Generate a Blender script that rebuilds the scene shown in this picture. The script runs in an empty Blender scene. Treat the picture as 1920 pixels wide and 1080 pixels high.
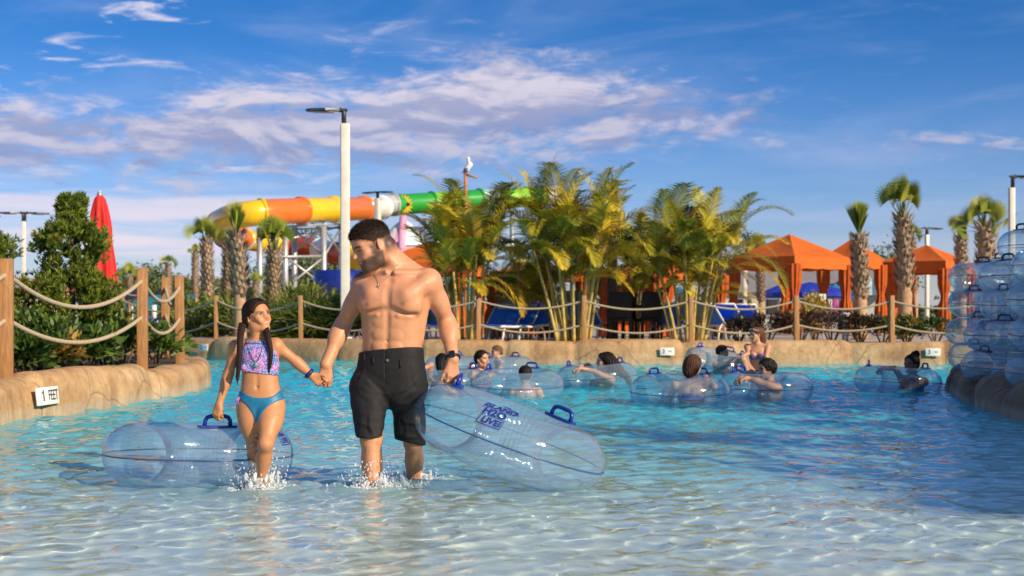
import bpy, bmesh, math, random, os
import numpy as np
from mathutils import Vector, Matrix, Euler
R = math.radians
S = bpy.context.scene
COL = S.collection
ONLY = os.environ.get('ONLY', '')
def want(k): return (not ONLY) or (k in ONLY.split(','))

# ------------------------------------------------------------------ camera
H = 0.926; HORIZON = 592.0; FPX = 1920*50/36.0
cd = bpy.data.cameras.new('camera'); cam = bpy.data.objects.new('camera', cd); COL.objects.link(cam)
cd.lens = 50; cd.sensor_width = 36; cd.clip_end = 3000; cd.clip_start = 0.05
cam.location = (0, 0, H); cam.rotation_euler = (R(90), 0, 0); cd.shift_y = (HORIZON-540)/1920.0
cd.dof.use_dof = True; cd.dof.focus_distance = 8.0; cd.dof.aperture_fstop = 4.5
S.camera = cam
# ------------------------------------------------------------------ light
SUN_AZ = R(50); SUN_EL = R(27)            # azimuth to the right of straight behind the camera
to_sun = Vector((math.sin(SUN_AZ)*math.cos(SUN_EL), -math.cos(SUN_AZ)*math.cos(SUN_EL), math.sin(SUN_EL)))
sl = bpy.data.lights.new('sun', 'SUN'); sl.energy = 5.0; sl.angle = R(0.5); sl.color = (1.0, 0.82, 0.58)
so = bpy.data.objects.new('sun', sl); COL.objects.link(so); so.rotation_euler = (-to_sun).to_track_quat('-Z', 'Y').to_euler()
so.location = to_sun*60
sl.cycles.is_caustics_light = True
S.view_settings.view_transform = 'Standard'; S.view_settings.look = 'None'
S.view_settings.exposure = 0.32; S.view_settings.gamma = 1.0
cy = S.cycles
cy.max_bounces = 12; cy.diffuse_bounces = 3; cy.glossy_bounces = 3; cy.transmission_bounces = 6; cy.transparent_max_bounces = 32
cy.sample_clamp_indirect = 4.0; cy.caustics_reflective = False; cy.caustics_refractive = True; cy.blur_glossy = 0.5
cy.use_denoising = True

def nn(nt, t, **kw):
    n = nt.nodes.new(t)
    for k, v in kw.items():
        if k.startswith('i_'): n.inputs[k[2:].replace('_', ' ')].default_value = v
        else: setattr(n, k, v)
    return n
def mth(nt, op, a, b=None, c=None, clamp=False):
    n = nt.nodes.new('ShaderNodeMath'); n.operation = op; n.use_clamp = clamp
    for i, v in enumerate((a, b, c)):
        if v is None: continue
        if hasattr(v, 'links'): nt.links.new(v, n.inputs[i])
        else: n.inputs[i].default_value = v
    return n.outputs[0]
def mixc(nt, f, a, b, mode='MIX'):
    n = nt.nodes.new('ShaderNodeMix'); n.data_type = 'RGBA'; n.blend_type = mode
    for s, v in ((n.inputs[0], f), (n.inputs[6], a), (n.inputs[7], b)):
        if hasattr(v, 'links'): nt.links.new(v, s)
        elif isinstance(v, (int, float)): s.default_value = v
        else: s.default_value = tuple(v)+((1,) if len(v) == 3 else ())
    return n.outputs[2]
def ramp(nt, f, stops, interp='LINEAR'):
    n = nt.nodes.new('ShaderNodeValToRGB'); n.color_ramp.interpolation = interp
    cr = n.color_ramp
    while len(cr.elements) < len(stops): cr.elements.new(0.5)
    for e, (p, c) in zip(cr.elements, stops):
        e.position = p; e.color = (tuple(c)+(1,)) if not isinstance(c, (int, float)) else (c, c, c, 1)
    nt.links.new(f, n.inputs[0]); return n.outputs[0]
def sstep(nt, x, a, b):
    n = nt.nodes.new('ShaderNodeMapRange'); n.interpolation_type = 'SMOOTHSTEP'
    nt.links.new(x, n.inputs[0])
    for i, v in ((1, a), (2, b)):
        if hasattr(v, 'links'): nt.links.new(v, n.inputs[i])
        else: n.inputs[i].default_value = v
    n.inputs[3].default_value = 0; n.inputs[4].default_value = 1
    return n.outputs[0]

# ------------------------------------------------------------------ sky
W = bpy.data.worlds.new('World'); S.world = W; W.use_nodes = True
def build_sky():
    nt = W.node_tree; nt.nodes.clear(); L = nt.links.new
    out = nt.nodes.new('ShaderNodeOutputWorld'); bg = nt.nodes.new('ShaderNodeBackground'); L(bg.outputs[0], out.inputs[0])
    sky = nn(nt, 'ShaderNodeTexSky', sky_type='NISHITA', sun_disc=False, sun_elevation=SUN_EL, sun_rotation=math.pi-SUN_AZ, altitude=0, air_density=1.0, dust_density=0.5, ozone_density=2.5)
    tc = nt.nodes.new('ShaderNodeTexCoord'); sp = nt.nodes.new('ShaderNodeSeparateXYZ'); L(tc.outputs['Generated'], sp.inputs[0])
    x, y, z = sp.outputs
    u = mth(nt, 'ARCTAN2', x, y)
    v = mth(nt, 'DIVIDE', z, mth(nt, 'SQRT', mth(nt, 'ADD', mth(nt, 'MULTIPLY', x, x), mth(nt, 'ADD', mth(nt, 'MULTIPLY', y, y), 1e-5))))
    def noise(su, sv, off, detail=6, rough=0.55, dist=0.0, vv=v):
        c = nt.nodes.new('ShaderNodeCombineXYZ')
        L(mth(nt, 'MULTIPLY', u, su), c.inputs[0]); L(mth(nt, 'MULTIPLY', vv, sv), c.inputs[1]); c.inputs[2].default_value = off
        n = nn(nt, 'ShaderNodeTexNoise', i_Scale=1.0, i_Detail=detail, i_Roughness=rough, i_Distortion=dist); L(c.outputs[0], n.inputs['Vector'])
        return n.outputs[0]
    # blue of the clear sky: Nishita sky deepened in view, brightened overhead for shade fill
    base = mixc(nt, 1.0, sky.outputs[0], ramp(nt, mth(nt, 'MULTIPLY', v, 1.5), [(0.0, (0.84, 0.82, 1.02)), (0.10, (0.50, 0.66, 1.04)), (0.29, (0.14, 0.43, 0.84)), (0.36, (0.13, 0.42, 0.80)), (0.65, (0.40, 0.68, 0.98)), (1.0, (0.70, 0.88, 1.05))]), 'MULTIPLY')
    # outline of the cloud bank
    uu = mth(nt, 'MULTIPLY_ADD', u, 1.25, 0.5)
    def tt(px): return 0.5+1.25*(px-960)/FPX
    def vv(py): return (HORIZON-py)/FPX*4
    top = mth(nt, 'MULTIPLY', ramp(nt, uu, [(0.0, vv(190)), (tt(0), vv(190)), (tt(230), vv(212)), (tt(400), vv(165)), (tt(620), vv(170)), (tt(800), vv(128)), (tt(950), vv(78)), (tt(1120), vv(122)), (tt(1290), vv(190)), (tt(1440), vv(212)), (tt(1520), vv(262)), (tt(1600), vv(300)), (1.0, vv(300))]), 0.25)
    bot = mth(nt, 'MULTIPLY', ramp(nt, uu, [(0.0, vv(345)), (tt(0), vv(340)), (tt(640), vv(325)), (tt(900), vv(300)), (tt(1200), vv(275)), (tt(1450), vv(252)), (tt(1600), vv(270)), (1.0, vv(270))]), 0.25)
    inside = mth(nt, 'MINIMUM', mth(nt, 'SUBTRACT', top, v), mth(nt, 'SUBTRACT', v, bot))
    n1 = noise(13, 42, 3.7, 8, 0.58, 0.5); n2 = noise(34, 95, 8.1, 6, 0.6, 0.4)
    bill = mth(nt, 'MULTIPLY_ADD', n2, 0.62, mth(nt, 'MULTIPLY', n1, 0.66))
    dens = mth(nt, 'ADD', mth(nt, 'SUBTRACT', bill, 0.565), mth(nt, 'MULTIPLY', inside, 7.5))
    a1 = sstep(nt, dens, -0.02, 0.24)
    # small stray clouds higher up and streaks lower down
    n3 = noise(16, 75, 21.3, 7, 0.6, 0.6)
    left = sstep(nt, u, 0.02, -0.25)
    a2 = mth(nt, 'MULTIPLY', sstep(nt, n3, 0.555, 0.72), mth(nt, 'MULTIPLY_ADD', left, 0.75, 0.05))
    n4 = noise(5, 60, 40.2, 6, 0.55, 0.3)
    low = mth(nt, 'MULTIPLY', sstep(nt, v, 0.135, 0.05), mth(nt, 'MULTIPLY_ADD', sstep(nt, u, 0.10, -0.22), 0.85, 0.15))
    a3 = mth(nt, 'MULTIPLY', sstep(nt, n4, 0.40, 0.66), low)
    n5 = noise(3.0, 14, 55.0, 6, 0.6, 0.8)
    a4 = mth(nt, 'MULTIPLY', sstep(nt, n5, 0.44, 0.78), 0.42)            # thin veil
    lit = sstep(nt, mth(nt, 'SUBTRACT', noise(13, 42, 3.7, 5, 0.55, 0.5), noise(13, 42, 3.7, 5, 0.55, 0.5, mth(nt, 'ADD', v, 0.008))), -0.07, 0.11)
    lit2 = mth(nt, 'MULTIPLY_ADD', sstep(nt, mth(nt, 'SUBTRACT', v, bot), 0.005, 0.075), 0.42, mth(nt, 'MULTIPLY', lit, 0.58))
    ccol = mixc(nt, lit2, (2.35, 2.65, 4.4), (6.5, 5.9, 6.6))
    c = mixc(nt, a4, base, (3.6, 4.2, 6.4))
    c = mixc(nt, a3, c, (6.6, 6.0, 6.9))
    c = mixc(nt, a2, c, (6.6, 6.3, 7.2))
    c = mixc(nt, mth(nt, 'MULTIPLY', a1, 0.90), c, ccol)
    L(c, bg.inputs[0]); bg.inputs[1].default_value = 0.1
build_sky()

# ------------------------------------------------------------------ helpers
def P(px, py, Y): return Vector(((px-960)/FPX*Y, Y, H-(py-HORIZON)/FPX*Y))
def Yw(py): return FPX*H/(py-HORIZON)            # distance of a point on the water seen at row py
def Wp(px, py, z=0.0):
    Y = FPX*(H-z)/(py-HORIZON); return Vector(((px-960)/FPX*Y, Y, z))
def tag(o, label=None, cat=None, group=None, kind=None):
    if label: o['label'] = label
    if cat: o['category'] = cat
    if group: o['group'] = group
    if kind: o['kind'] = kind
    return o
def empty(name, loc=(0, 0, 0), rz=0.0, label=None, cat=None, group=None):
    o = bpy.data.objects.new(name, None); COL.objects.link(o); o.location = loc; o.rotation_euler = (0, 0, rz)
    o.empty_display_size = 0.1
    return tag(o, label, cat, group)
def wmat(o):
    m = Matrix.LocRotScale(o.location, o.rotation_euler, o.scale)
    return wmat(o.parent) @ o.matrix_parent_inverse @ m if o.parent else m
def link(name, me, mat=None, parent=None, world=False):
    """link a mesh as one object; with world=True its vertices are world coordinates and the parent has a pure translation/rotation"""
    o = bpy.data.objects.new(name, me); COL.objects.link(o)
    if mat is not None:
        for m in (mat if isinstance(mat, (list, tuple)) else [mat]): me.materials.append(m)
    if parent is not None:
        o.parent = parent
        if world: o.matrix_parent_inverse = wmat(parent).inverted()
    return o
def copy_tree(o, parent=None):
    c = o.copy(); COL.objects.link(c)
    if parent is not None: c.parent = parent
    for ch in list(o.children): copy_tree(ch, c)
    return c
def mesh_np(name, V, Fq, smooth=True, tris=None, matidx=None):
    """fast mesh from numpy arrays; Fq (n,4) quads and/or tris (m,3)"""
    me = bpy.data.meshes.new(name)
    V = np.asarray(V, np.float32); nv = len(V)
    loops = []; tot = []
    if Fq is not None and len(Fq): Fq = np.asarray(Fq, np.int32); loops.append(Fq.ravel()); tot.append(np.full(len(Fq), 4, np.int32))
    if tris is not None and len(tris): tris = np.asarray(tris, np.int32); loops.append(tris.ravel()); tot.append(np.full(len(tris), 3, np.int32))
    loops = np.concatenate(loops); tot = np.concatenate(tot); st = np.concatenate(([0], np.cumsum(tot)[:-1])).astype(np.int32)
    me.vertices.add(nv); me.vertices.foreach_set('co', V.ravel())
    me.loops.add(len(loops)); me.loops.foreach_set('vertex_index', loops)
    me.polygons.add(len(tot)); me.polygons.foreach_set('loop_start', st)
    try: me.polygons.foreach_set('loop_total', tot)
    except Exception: pass
    me.polygons.foreach_set('use_smooth', np.full(len(tot), smooth))
    if matidx is not None: me.polygons.foreach_set('material_index', np.asarray(matidx, np.int32))
    me.update(calc_edges=True); me.validate()
    return me
def set_col(me, C, name='Col'):
    a = me.color_attributes.new(name, 'FLOAT_COLOR', 'POINT')
    c = np.ones((len(me.vertices), 4), np.float32); c[:, :3] = C; a.data.foreach_set('color', c.ravel())

class MB:
    """collects boxes, tubes, lathes ... into one mesh"""
    def __init__(s): s.V = []; s.F = []; s.M = []; s.sm = []
    def raw(s, V, F, m=0, smooth=False):
        b = len(s.V); s.V += [tuple(v) for v in V]; s.F += [tuple(i+b for i in f) for f in F]; s.M += [m]*len(F); s.sm += [smooth]*len(F)
    def box(s, c, size, rot=None, m=0, bevel=0.0):
        x, y, z = [d/2 for d in size]
        if bevel <= 0:
            V = [Vector(p) for p in ((-x,-y,-z),(x,-y,-z),(x,y,-z),(-x,y,-z),(-x,-y,z),(x,-y,z),(x,y,z),(-x,y,z))]
            F = [(0,3,2,1),(4,5,6,7),(0,1,5,4),(1,2,6,5),(2,3,7,6),(3,0,4,7)]
        else:
            bm = bmesh.new(); bmesh.ops.create_cube(bm, size=1)
            for v in bm.verts: v.co = Vector((v.co.x*2*x, v.co.y*2*y, v.co.z*2*z))
            bmesh.ops.bevel(bm, geom=bm.edges[:], offset=bevel, segments=2, affect='EDGES', profile=0.5)
            bm.verts.index_update(); V = [v.co.copy() for v in bm.verts]; F = [tuple(v.index for v in f.verts) for f in bm.faces]; bm.free()
        if rot is not None: V = [rot @ v for v in V]
        s.raw([v+Vector(c) for v in V], F, m, bevel > 0)
    def tube(s, pts, r, n=8, m=0, closed=False, caps=True, squash=None):
        pts = [Vector(p) for p in pts]; N = len(pts); rr = r if isinstance(r, (list, tuple)) else [r]*N
        T = []
        for i in range(N):
            a = pts[(i-1) % N] if (closed or i > 0) else pts[i]; b = pts[(i+1) % N] if (closed or i < N-1) else pts[i]
            T.append((b-a).normalized())
        ref = Vector((0, 0, 1)) if abs(T[0].z) < 0.9 else Vector((1, 0, 0))
        nrm = T[0].cross(ref).normalized(); V = []
        for i in range(N):
            nrm = (nrm - T[i]*nrm.dot(T[i])).normalized(); bn = T[i].cross(nrm)
            for k in range(n):
                a = 2*math.pi*k/n; d = nrm*math.cos(a)+bn*math.sin(a)
                if squash: d = d-squash[0]*d.dot(squash[0])*(1-squash[1])
                V.append(pts[i]+d*rr[i])
        F = []
        for i in range(N if closed else N-1):
            for k in range(n):
                j = (i+1) % N; F.append((i*n+k, i*n+(k+1) % n, j*n+(k+1) % n, j*n+k))
        if caps and not closed: F.append(tuple(range(n-1, -1, -1))); F.append(tuple((N-1)*n+k for k in range(n)))
        s.raw(V, F, m, True)
    def lathe(s, prof, c=(0, 0, 0), n=16, m=0, rot=None):
        V = []
        for r_, z in prof:
            for k in range(n):
                a = 2*math.pi*k/n; v = Vector((r_*math.cos(a), r_*math.sin(a), z)); V.append((rot @ v if rot else v)+Vector(c))
        F = [(i*n+k, i*n+(k+1) % n, (i+1)*n+(k+1) % n, (i+1)*n+k) for i in range(len(prof)-1) for k in range(n)]
        F.append(tuple(range(n-1, -1, -1))); F.append(tuple((len(prof)-1)*n+k for k in range(n)))
        s.raw(V, F, m, True)
    def sphere(s, c, r, n=10, m=0, sc=(1, 1, 1), rot=None):
        prof = [(max(1e-4, math.sin(math.pi*i/n))*r, -math.cos(math.pi*i/n)*r) for i in range(n+1)]
        V = []
        for r_, z in prof:
            for k in range(n+4):
                a = 2*math.pi*k/(n+4); v = Vector((r_*math.cos(a)*sc[0], r_*math.sin(a)*sc[1], z*sc[2])); V.append((rot @ v if rot else v)+Vector(c))
        q = n+4; F = [(i*q+k, i*q+(k+1) % q, (i+1)*q+(k+1) % q, (i+1)*q+k) for i in range(n) for k in range(q)]
        s.raw(V, F, m, True)
    def build(s, name, mat, parent=None, world=False):
        me = bpy.data.meshes.new(name); me.from_pydata(s.V, [], s.F)
        me.polygons.foreach_set('material_index', s.M); me.polygons.foreach_set('use_smooth', s.sm); me.update()
        return link(name, me, mat, parent, world)
def catenary(a, b, sag, n=14):
    a = Vector(a); b = Vector(b)
    return [a.lerp(b, t)-Vector((0, 0, sag*4*t*(1-t))) for t in [i/n for i in range(n+1)]]

# ------------------------------------------------------------------ materials
def mat(name, col, rough=0.6, metal=0.0, var=0.12, scale=6.0, bump=0.0, bscale=None, spec=0.5, col2=None, coat=0.0, sheen=0.0, transl=0.0, stretch=None):
    m = bpy.data.materials.new(name); m.use_nodes = True; nt = m.node_tree; b = nt.nodes['Principled BSDF']
    tc = nt.nodes.new('ShaderNodeTexCoord'); vec = tc.outputs['Object']
    if stretch:
        mp = nt.nodes.new('ShaderNodeMapping'); mp.inputs['Scale'].default_value = stretch; nt.links.new(vec, mp.inputs[0]); vec = mp.outputs[0]
    n = nn(nt, 'ShaderNodeTexNoise', i_Scale=scale, i_Detail=5, i_Roughness=0.6); nt.links.new(vec, n.inputs['Vector'])
    c2 = col2 if col2 else tuple(max(0, c*(1-2.2*var)) for c in col)
    c1 = col if col2 else tuple(min(1, c*(1+var)) for c in col)
    c = ramp(nt, n.outputs[0], [(0.3, c2), (0.7, c1)])
    nt.links.new(c, b.inputs['Base Color'])
    b.inputs['Roughness'].default_value = rough; b.inputs['Metallic'].default_value = metal; b.inputs['Specular IOR Level'].default_value = spec
    b.inputs['Coat Weight'].default_value = coat; b.inputs['Sheen Weight'].default_value = sheen
    if bump:
        n2 = nn(nt, 'ShaderNodeTexNoise', i_Scale=bscale or scale*6, i_Detail=4); nt.links.new(vec, n2.inputs['Vector'])
        bp = nn(nt, 'ShaderNodeBump', i_Strength=bump, i_Distance=0.02); nt.links.new(n2.outputs[0], bp.inputs['Height']); nt.links.new(bp.outputs[0], b.inputs['Normal'])
    if transl:
        tr = nt.nodes.new('ShaderNodeBsdfTranslucent'); nt.links.new(c, tr.inputs[0])
        mx = nt.nodes.new('ShaderNodeMixShader'); mx.inputs[0].default_value = transl
        nt.links.new(b.outputs[0], mx.inputs[1]); nt.links.new(tr.outputs[0], mx.inputs[2])
        nt.links.new(mx.outputs[0], nt.nodes['Material Output'].inputs[0])
    return m
def vmat(name, rough=0.5, sss=0.0, bump=0.0, bscale=300, spec=0.5, coat=0.0, transl=0.0, mott=0.0, mscale=25):
    """material whose colour is the mesh's colour attribute"""
    m = bpy.data.materials.new(name); m.use_nodes = True; nt = m.node_tree; b = nt.nodes['Principled BSDF']
    a = nn(nt, 'ShaderNodeVertexColor', layer_name='Col'); c = a.outputs[0]
    tc = nt.nodes.new('ShaderNodeTexCoord')
    if mott:
        n = nn(nt, 'ShaderNodeTexNoise', i_Scale=mscale, i_Detail=5); nt.links.new(tc.outputs['Object'], n.inputs['Vector'])
        c = mixc(nt, mott, c, ramp(nt, n.outputs[0], [(0.3, (0.25, 0.2, 0.2)), (0.7, (1.0, 1.0, 1.0))]), 'MULTIPLY')
    nt.links.new(c, b.inputs['Base Color']); b.inputs['Roughness'].default_value = rough; b.inputs['Specular IOR Level'].default_value = spec
    b.inputs['Coat Weight'].default_value = coat; b.inputs['Coat Roughness'].default_value = 0.15
    if sss:
        b.inputs['Subsurface Weight'].default_value = sss; b.inputs['Subsurface Radius'].default_value = (1.0, 0.35, 0.2); b.inputs['Subsurface Scale'].default_value = 0.012
    if bump:
        n2 = nn(nt, 'ShaderNodeTexNoise', i_Scale=bscale, i_Detail=3); nt.links.new(tc.outputs['Object'], n2.inputs['Vector'])
        bp = nn(nt, 'ShaderNodeBump', i_Strength=bump, i_Distance=0.004); nt.links.new(n2.outputs[0], bp.inputs['Height']); nt.links.new(bp.outputs[0], b.inputs['Normal'])
    if transl:
        tr = nt.nodes.new('ShaderNodeBsdfTranslucent'); nt.links.new(c, tr.inputs[0])
        mx = nt.nodes.new('ShaderNodeMixShader'); mx.inputs[0].default_value = transl
        nt.links.new(b.outputs[0], mx.inputs[1]); nt.links.new(tr.outputs[0], mx.inputs[2])
        nt.links.new(mx.outputs[0], nt.nodes['Material Output'].inputs[0])
    return m
# ------------------------------------------------------------------ pool: floor, water, rock curbs, deck
rng = np.random.default_rng(7)
def floor_z(Y):
    return np.where(Y < 3.0, 0.055*(3.0-Y), -np.minimum(0.055*(Y-3.0), 1.0+0.01*(Y-21)))
def make_floor():
    ys = np.concatenate((np.linspace(-3, 8, 60), np.linspace(8.2, 40, 120))); xs = np.linspace(-18, 18, 90)
    X, Y = np.meshgrid(xs, ys); Z = floor_z(Y)
    V = np.stack((X, Y, Z), -1).reshape(-1, 3); nx, ny = len(xs), len(ys)
    i = np.arange(nx*ny).reshape(ny, nx); Fq = np.stack((i[:-1, :-1], i[:-1, 1:], i[1:, 1:], i[1:, :-1]), -1).reshape(-1, 4)
    # floor colour stands in for light absorbed with depth: off-white near, aqua further in
    m = bpy.data.materials.new('depth tinted pool plaster'); m.use_nodes = True; nt = m.node_tree; b = nt.nodes['Principled BSDF']; L = nt.links.new
    tc = nt.nodes.new('ShaderNodeTexCoord'); sp = nt.nodes.new('ShaderNodeSeparateXYZ'); L(tc.outputs['Object'], sp.inputs[0])
    n = nn(nt, 'ShaderNodeTexNoise', i_Scale=0.9, i_Detail=6, i_Roughness=0.6); L(tc.outputs['Object'], n.inputs['Vector'])
    yy = mth(nt, 'MULTIPLY', mth(nt, 'ADD', sp.outputs[1], mth(nt, 'MULTIPLY_ADD', n.outputs[0], 1.6, -0.8)), 1/30.0)
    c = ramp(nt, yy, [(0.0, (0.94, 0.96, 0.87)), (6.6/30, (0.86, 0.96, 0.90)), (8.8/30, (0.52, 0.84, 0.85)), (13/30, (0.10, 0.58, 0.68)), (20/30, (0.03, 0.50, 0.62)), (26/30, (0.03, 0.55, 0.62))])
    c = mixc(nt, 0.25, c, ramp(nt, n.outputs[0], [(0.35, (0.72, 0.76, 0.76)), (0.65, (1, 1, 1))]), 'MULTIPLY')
    L(c, b.inputs['Base Color']); b.inputs['Roughness'].default_value = 0.8; b.inputs['Specular IOR Level'].default_value = 0.1
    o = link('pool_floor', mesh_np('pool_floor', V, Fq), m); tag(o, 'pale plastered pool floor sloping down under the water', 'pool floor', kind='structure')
    o.cycles.is_caustics_receiver = True
    return o
WAVES = []
def wave_setup():
    r = np.random.default_rng(11)
    for lam, n, amp in ((1.9, 5, 0.0052), (1.1, 8, 0.0046), (0.62, 12, 0.0036), (0.36, 16, 0.0030), (0.22, 22, 0.0028), (0.135, 24, 0.0019)):
        for _ in range(n):
            l = lam*r.uniform(0.75, 1.3); th = r.normal(R(90), R(48)) if lam > 0.3 else r.uniform(0, 2*math.pi)
            WAVES.append((2*math.pi/l*math.cos(th), 2*math.pi/l*math.sin(th), r.uniform(0, 6.28), amp*r.uniform(0.5, 1.2)/math.sqrt(n)*1.9, l))
wave_setup()
SPLASH = []     # (x, y, radius, amp)
def wave_h(X, Y):
    Z = np.zeros_like(X); calm = np.clip((Y-4)/9.0, 0.42, 1.45)
    for kx, ky, ph, a, l in WAVES:
        f = calm if l > 0.3 else np.clip((Y-4)/9.0, 0.62, 1.0)
        s = np.sin(kx*X+ky*Y+ph); Z += a*f*(s+0.28*(1-2*np.abs(np.sin((kx*X+ky*Y+ph)/2))) )
    for x, y, r_, a in SPLASH:
        d = np.sqrt((X-x)**2+(Y-y)**2); Z += a*np.exp(-(d/r_)**2)*np.cos(d*34)*(d > 0)
    return Z
SPLASH += [(-0.80, 7.75, 0.40, 0.016), (-1.38, 7.62, 0.36, 0.014), (-0.54, 8.2, 0.35, 0.012)]
def axis_pts(lo, hi, f):
    p = [lo]
    while p[-1] < hi: p.append(p[-1]+f(p[-1]))
    return np.array(p)
def make_water():
    ys = axis_pts(1.0, 39.0, lambda y: max(0.017, 0.0026*y))
    xr = axis_pts(0.0, 15.0, lambda x: 0.021 if x < 3.2 else 0.021*(1+(x-3.2)*0.35)); xs = np.concatenate((-xr[:0:-1], xr))
    X, Y = np.meshgrid(xs, ys); Z = wave_h(X, Y)
    nx, ny = len(xs), len(ys); V = np.stack((X, Y, Z), -1).reshape(-1, 3)
    i = np.arange(nx*ny).reshape(ny, nx); Fq = np.stack((i[:-1, :-1], i[:-1, 1:], i[1:, 1:], i[1:, :-1]), -1).reshape(-1, 4)
    # closed below, so that the water has a body
    b0 = nx*ny; ring = np.concatenate((i[0, :], i[1:, -1], i[-1, -2::-1], i[-2:0:-1, 0])); low = V[ring].copy(); low[:, 2] = -2.2
    V = np.concatenate((V, low)); n = len(ring); k = np.arange(n); k2 = (k+1) % n
    side = np.stack((ring[k2], ring[k], b0+k, b0+k2), -1)
    c0 = len(V); V = np.concatenate((V, [[0, 20, -2.2]])); tris = np.stack((b0+k2, b0+k, np.full(n, c0)), -1)
    m = bpy.data.materials.new('water'); m.use_nodes = True; nt = m.node_tree; nt.nodes.remove(nt.nodes['Principled BSDF'])
    # a mirror of the sky over clear water; where the pool is deep the water body itself scatters aqua light
    L = nt.links.new; out = nt.nodes['Material Output']
    rf = nn(nt, 'ShaderNodeBsdfGlass'); rf.inputs['Roughness'].default_value = 0.0; rf.inputs['IOR'].default_value = 1.33; rf.inputs['Color'].default_value = (0.95, 1.0, 1.0, 1)
    tc = nt.nodes.new('ShaderNodeTexCoord'); sp = nt.nodes.new('ShaderNodeSeparateXYZ'); L(tc.outputs['Object'], sp.inputs[0])
    n = nn(nt, 'ShaderNodeTexNoise', i_Scale=0.7, i_Detail=4); L(tc.outputs['Object'], n.inputs['Vector'])
    yy = mth(nt, 'MULTIPLY', mth(nt, 'ADD', sp.outputs[1], mth(nt, 'MULTIPLY_ADD', n.outputs[0], 2.0, -1.0)), 1/30.0)
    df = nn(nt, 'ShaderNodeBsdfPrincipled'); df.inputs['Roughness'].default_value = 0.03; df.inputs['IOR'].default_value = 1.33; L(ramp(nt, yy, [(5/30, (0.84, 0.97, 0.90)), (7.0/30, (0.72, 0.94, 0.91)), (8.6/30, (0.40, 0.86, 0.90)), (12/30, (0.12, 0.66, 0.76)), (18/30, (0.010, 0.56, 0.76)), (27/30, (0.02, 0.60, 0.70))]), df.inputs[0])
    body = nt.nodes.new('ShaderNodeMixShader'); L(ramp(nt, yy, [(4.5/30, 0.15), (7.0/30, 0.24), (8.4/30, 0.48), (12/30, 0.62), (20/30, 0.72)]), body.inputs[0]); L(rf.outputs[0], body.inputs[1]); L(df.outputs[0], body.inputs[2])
    L(body.outputs[0], out.inputs[0])
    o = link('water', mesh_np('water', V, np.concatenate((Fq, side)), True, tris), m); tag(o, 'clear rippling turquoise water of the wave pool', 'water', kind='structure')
    o.cycles.is_caustics_caster = True
    return o
pool_floor = make_floor()
if want('water'): water = make_water()

def path_dense(pts, step=0.08):
    """Catmull-Rom through pts, resampled evenly"""
    pts = [np.array(p, float) for p in pts]; pts = [2*pts[0]-pts[1]]+pts+[2*pts[-1]-pts[-2]]; out = []
    for i in range(1, len(pts)-2):
        p0, p1, p2, p3 = pts[i-1:i+3]
        for t in np.linspace(0, 1, 40, endpoint=False):
            out.append(0.5*((2*p1)+(-p0+p2)*t+(2*p0-5*p1+4*p2-p3)*t*t+(-p0+3*p1-3*p2+p3)*t**3))
    out.append(pts[-2]); out = np.array(out); d = np.concatenate(([0], np.cumsum(np.linalg.norm(np.diff(out, axis=0), axis=1))))
    s = np.arange(0, d[-1], step); return np.stack([np.interp(s, d, out[:, k]) for k in range(out.shape[1])], -1), s
def fbm2(a, b, seed, oct=4, f=1.0):
    r = np.random.default_rng(seed); z = np.zeros(np.broadcast(a, b).shape); amp = 1.0
    for _ in range(oct):
        for k in range(4):
            th = r.uniform(0, 6.28); z = z+amp*np.sin(f*(a*math.cos(th)+b*math.sin(th))*r.uniform(0.7, 1.4)+r.uniform(0, 6.28))/4
        amp *= 0.5; f *= 2.1
    return z
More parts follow.
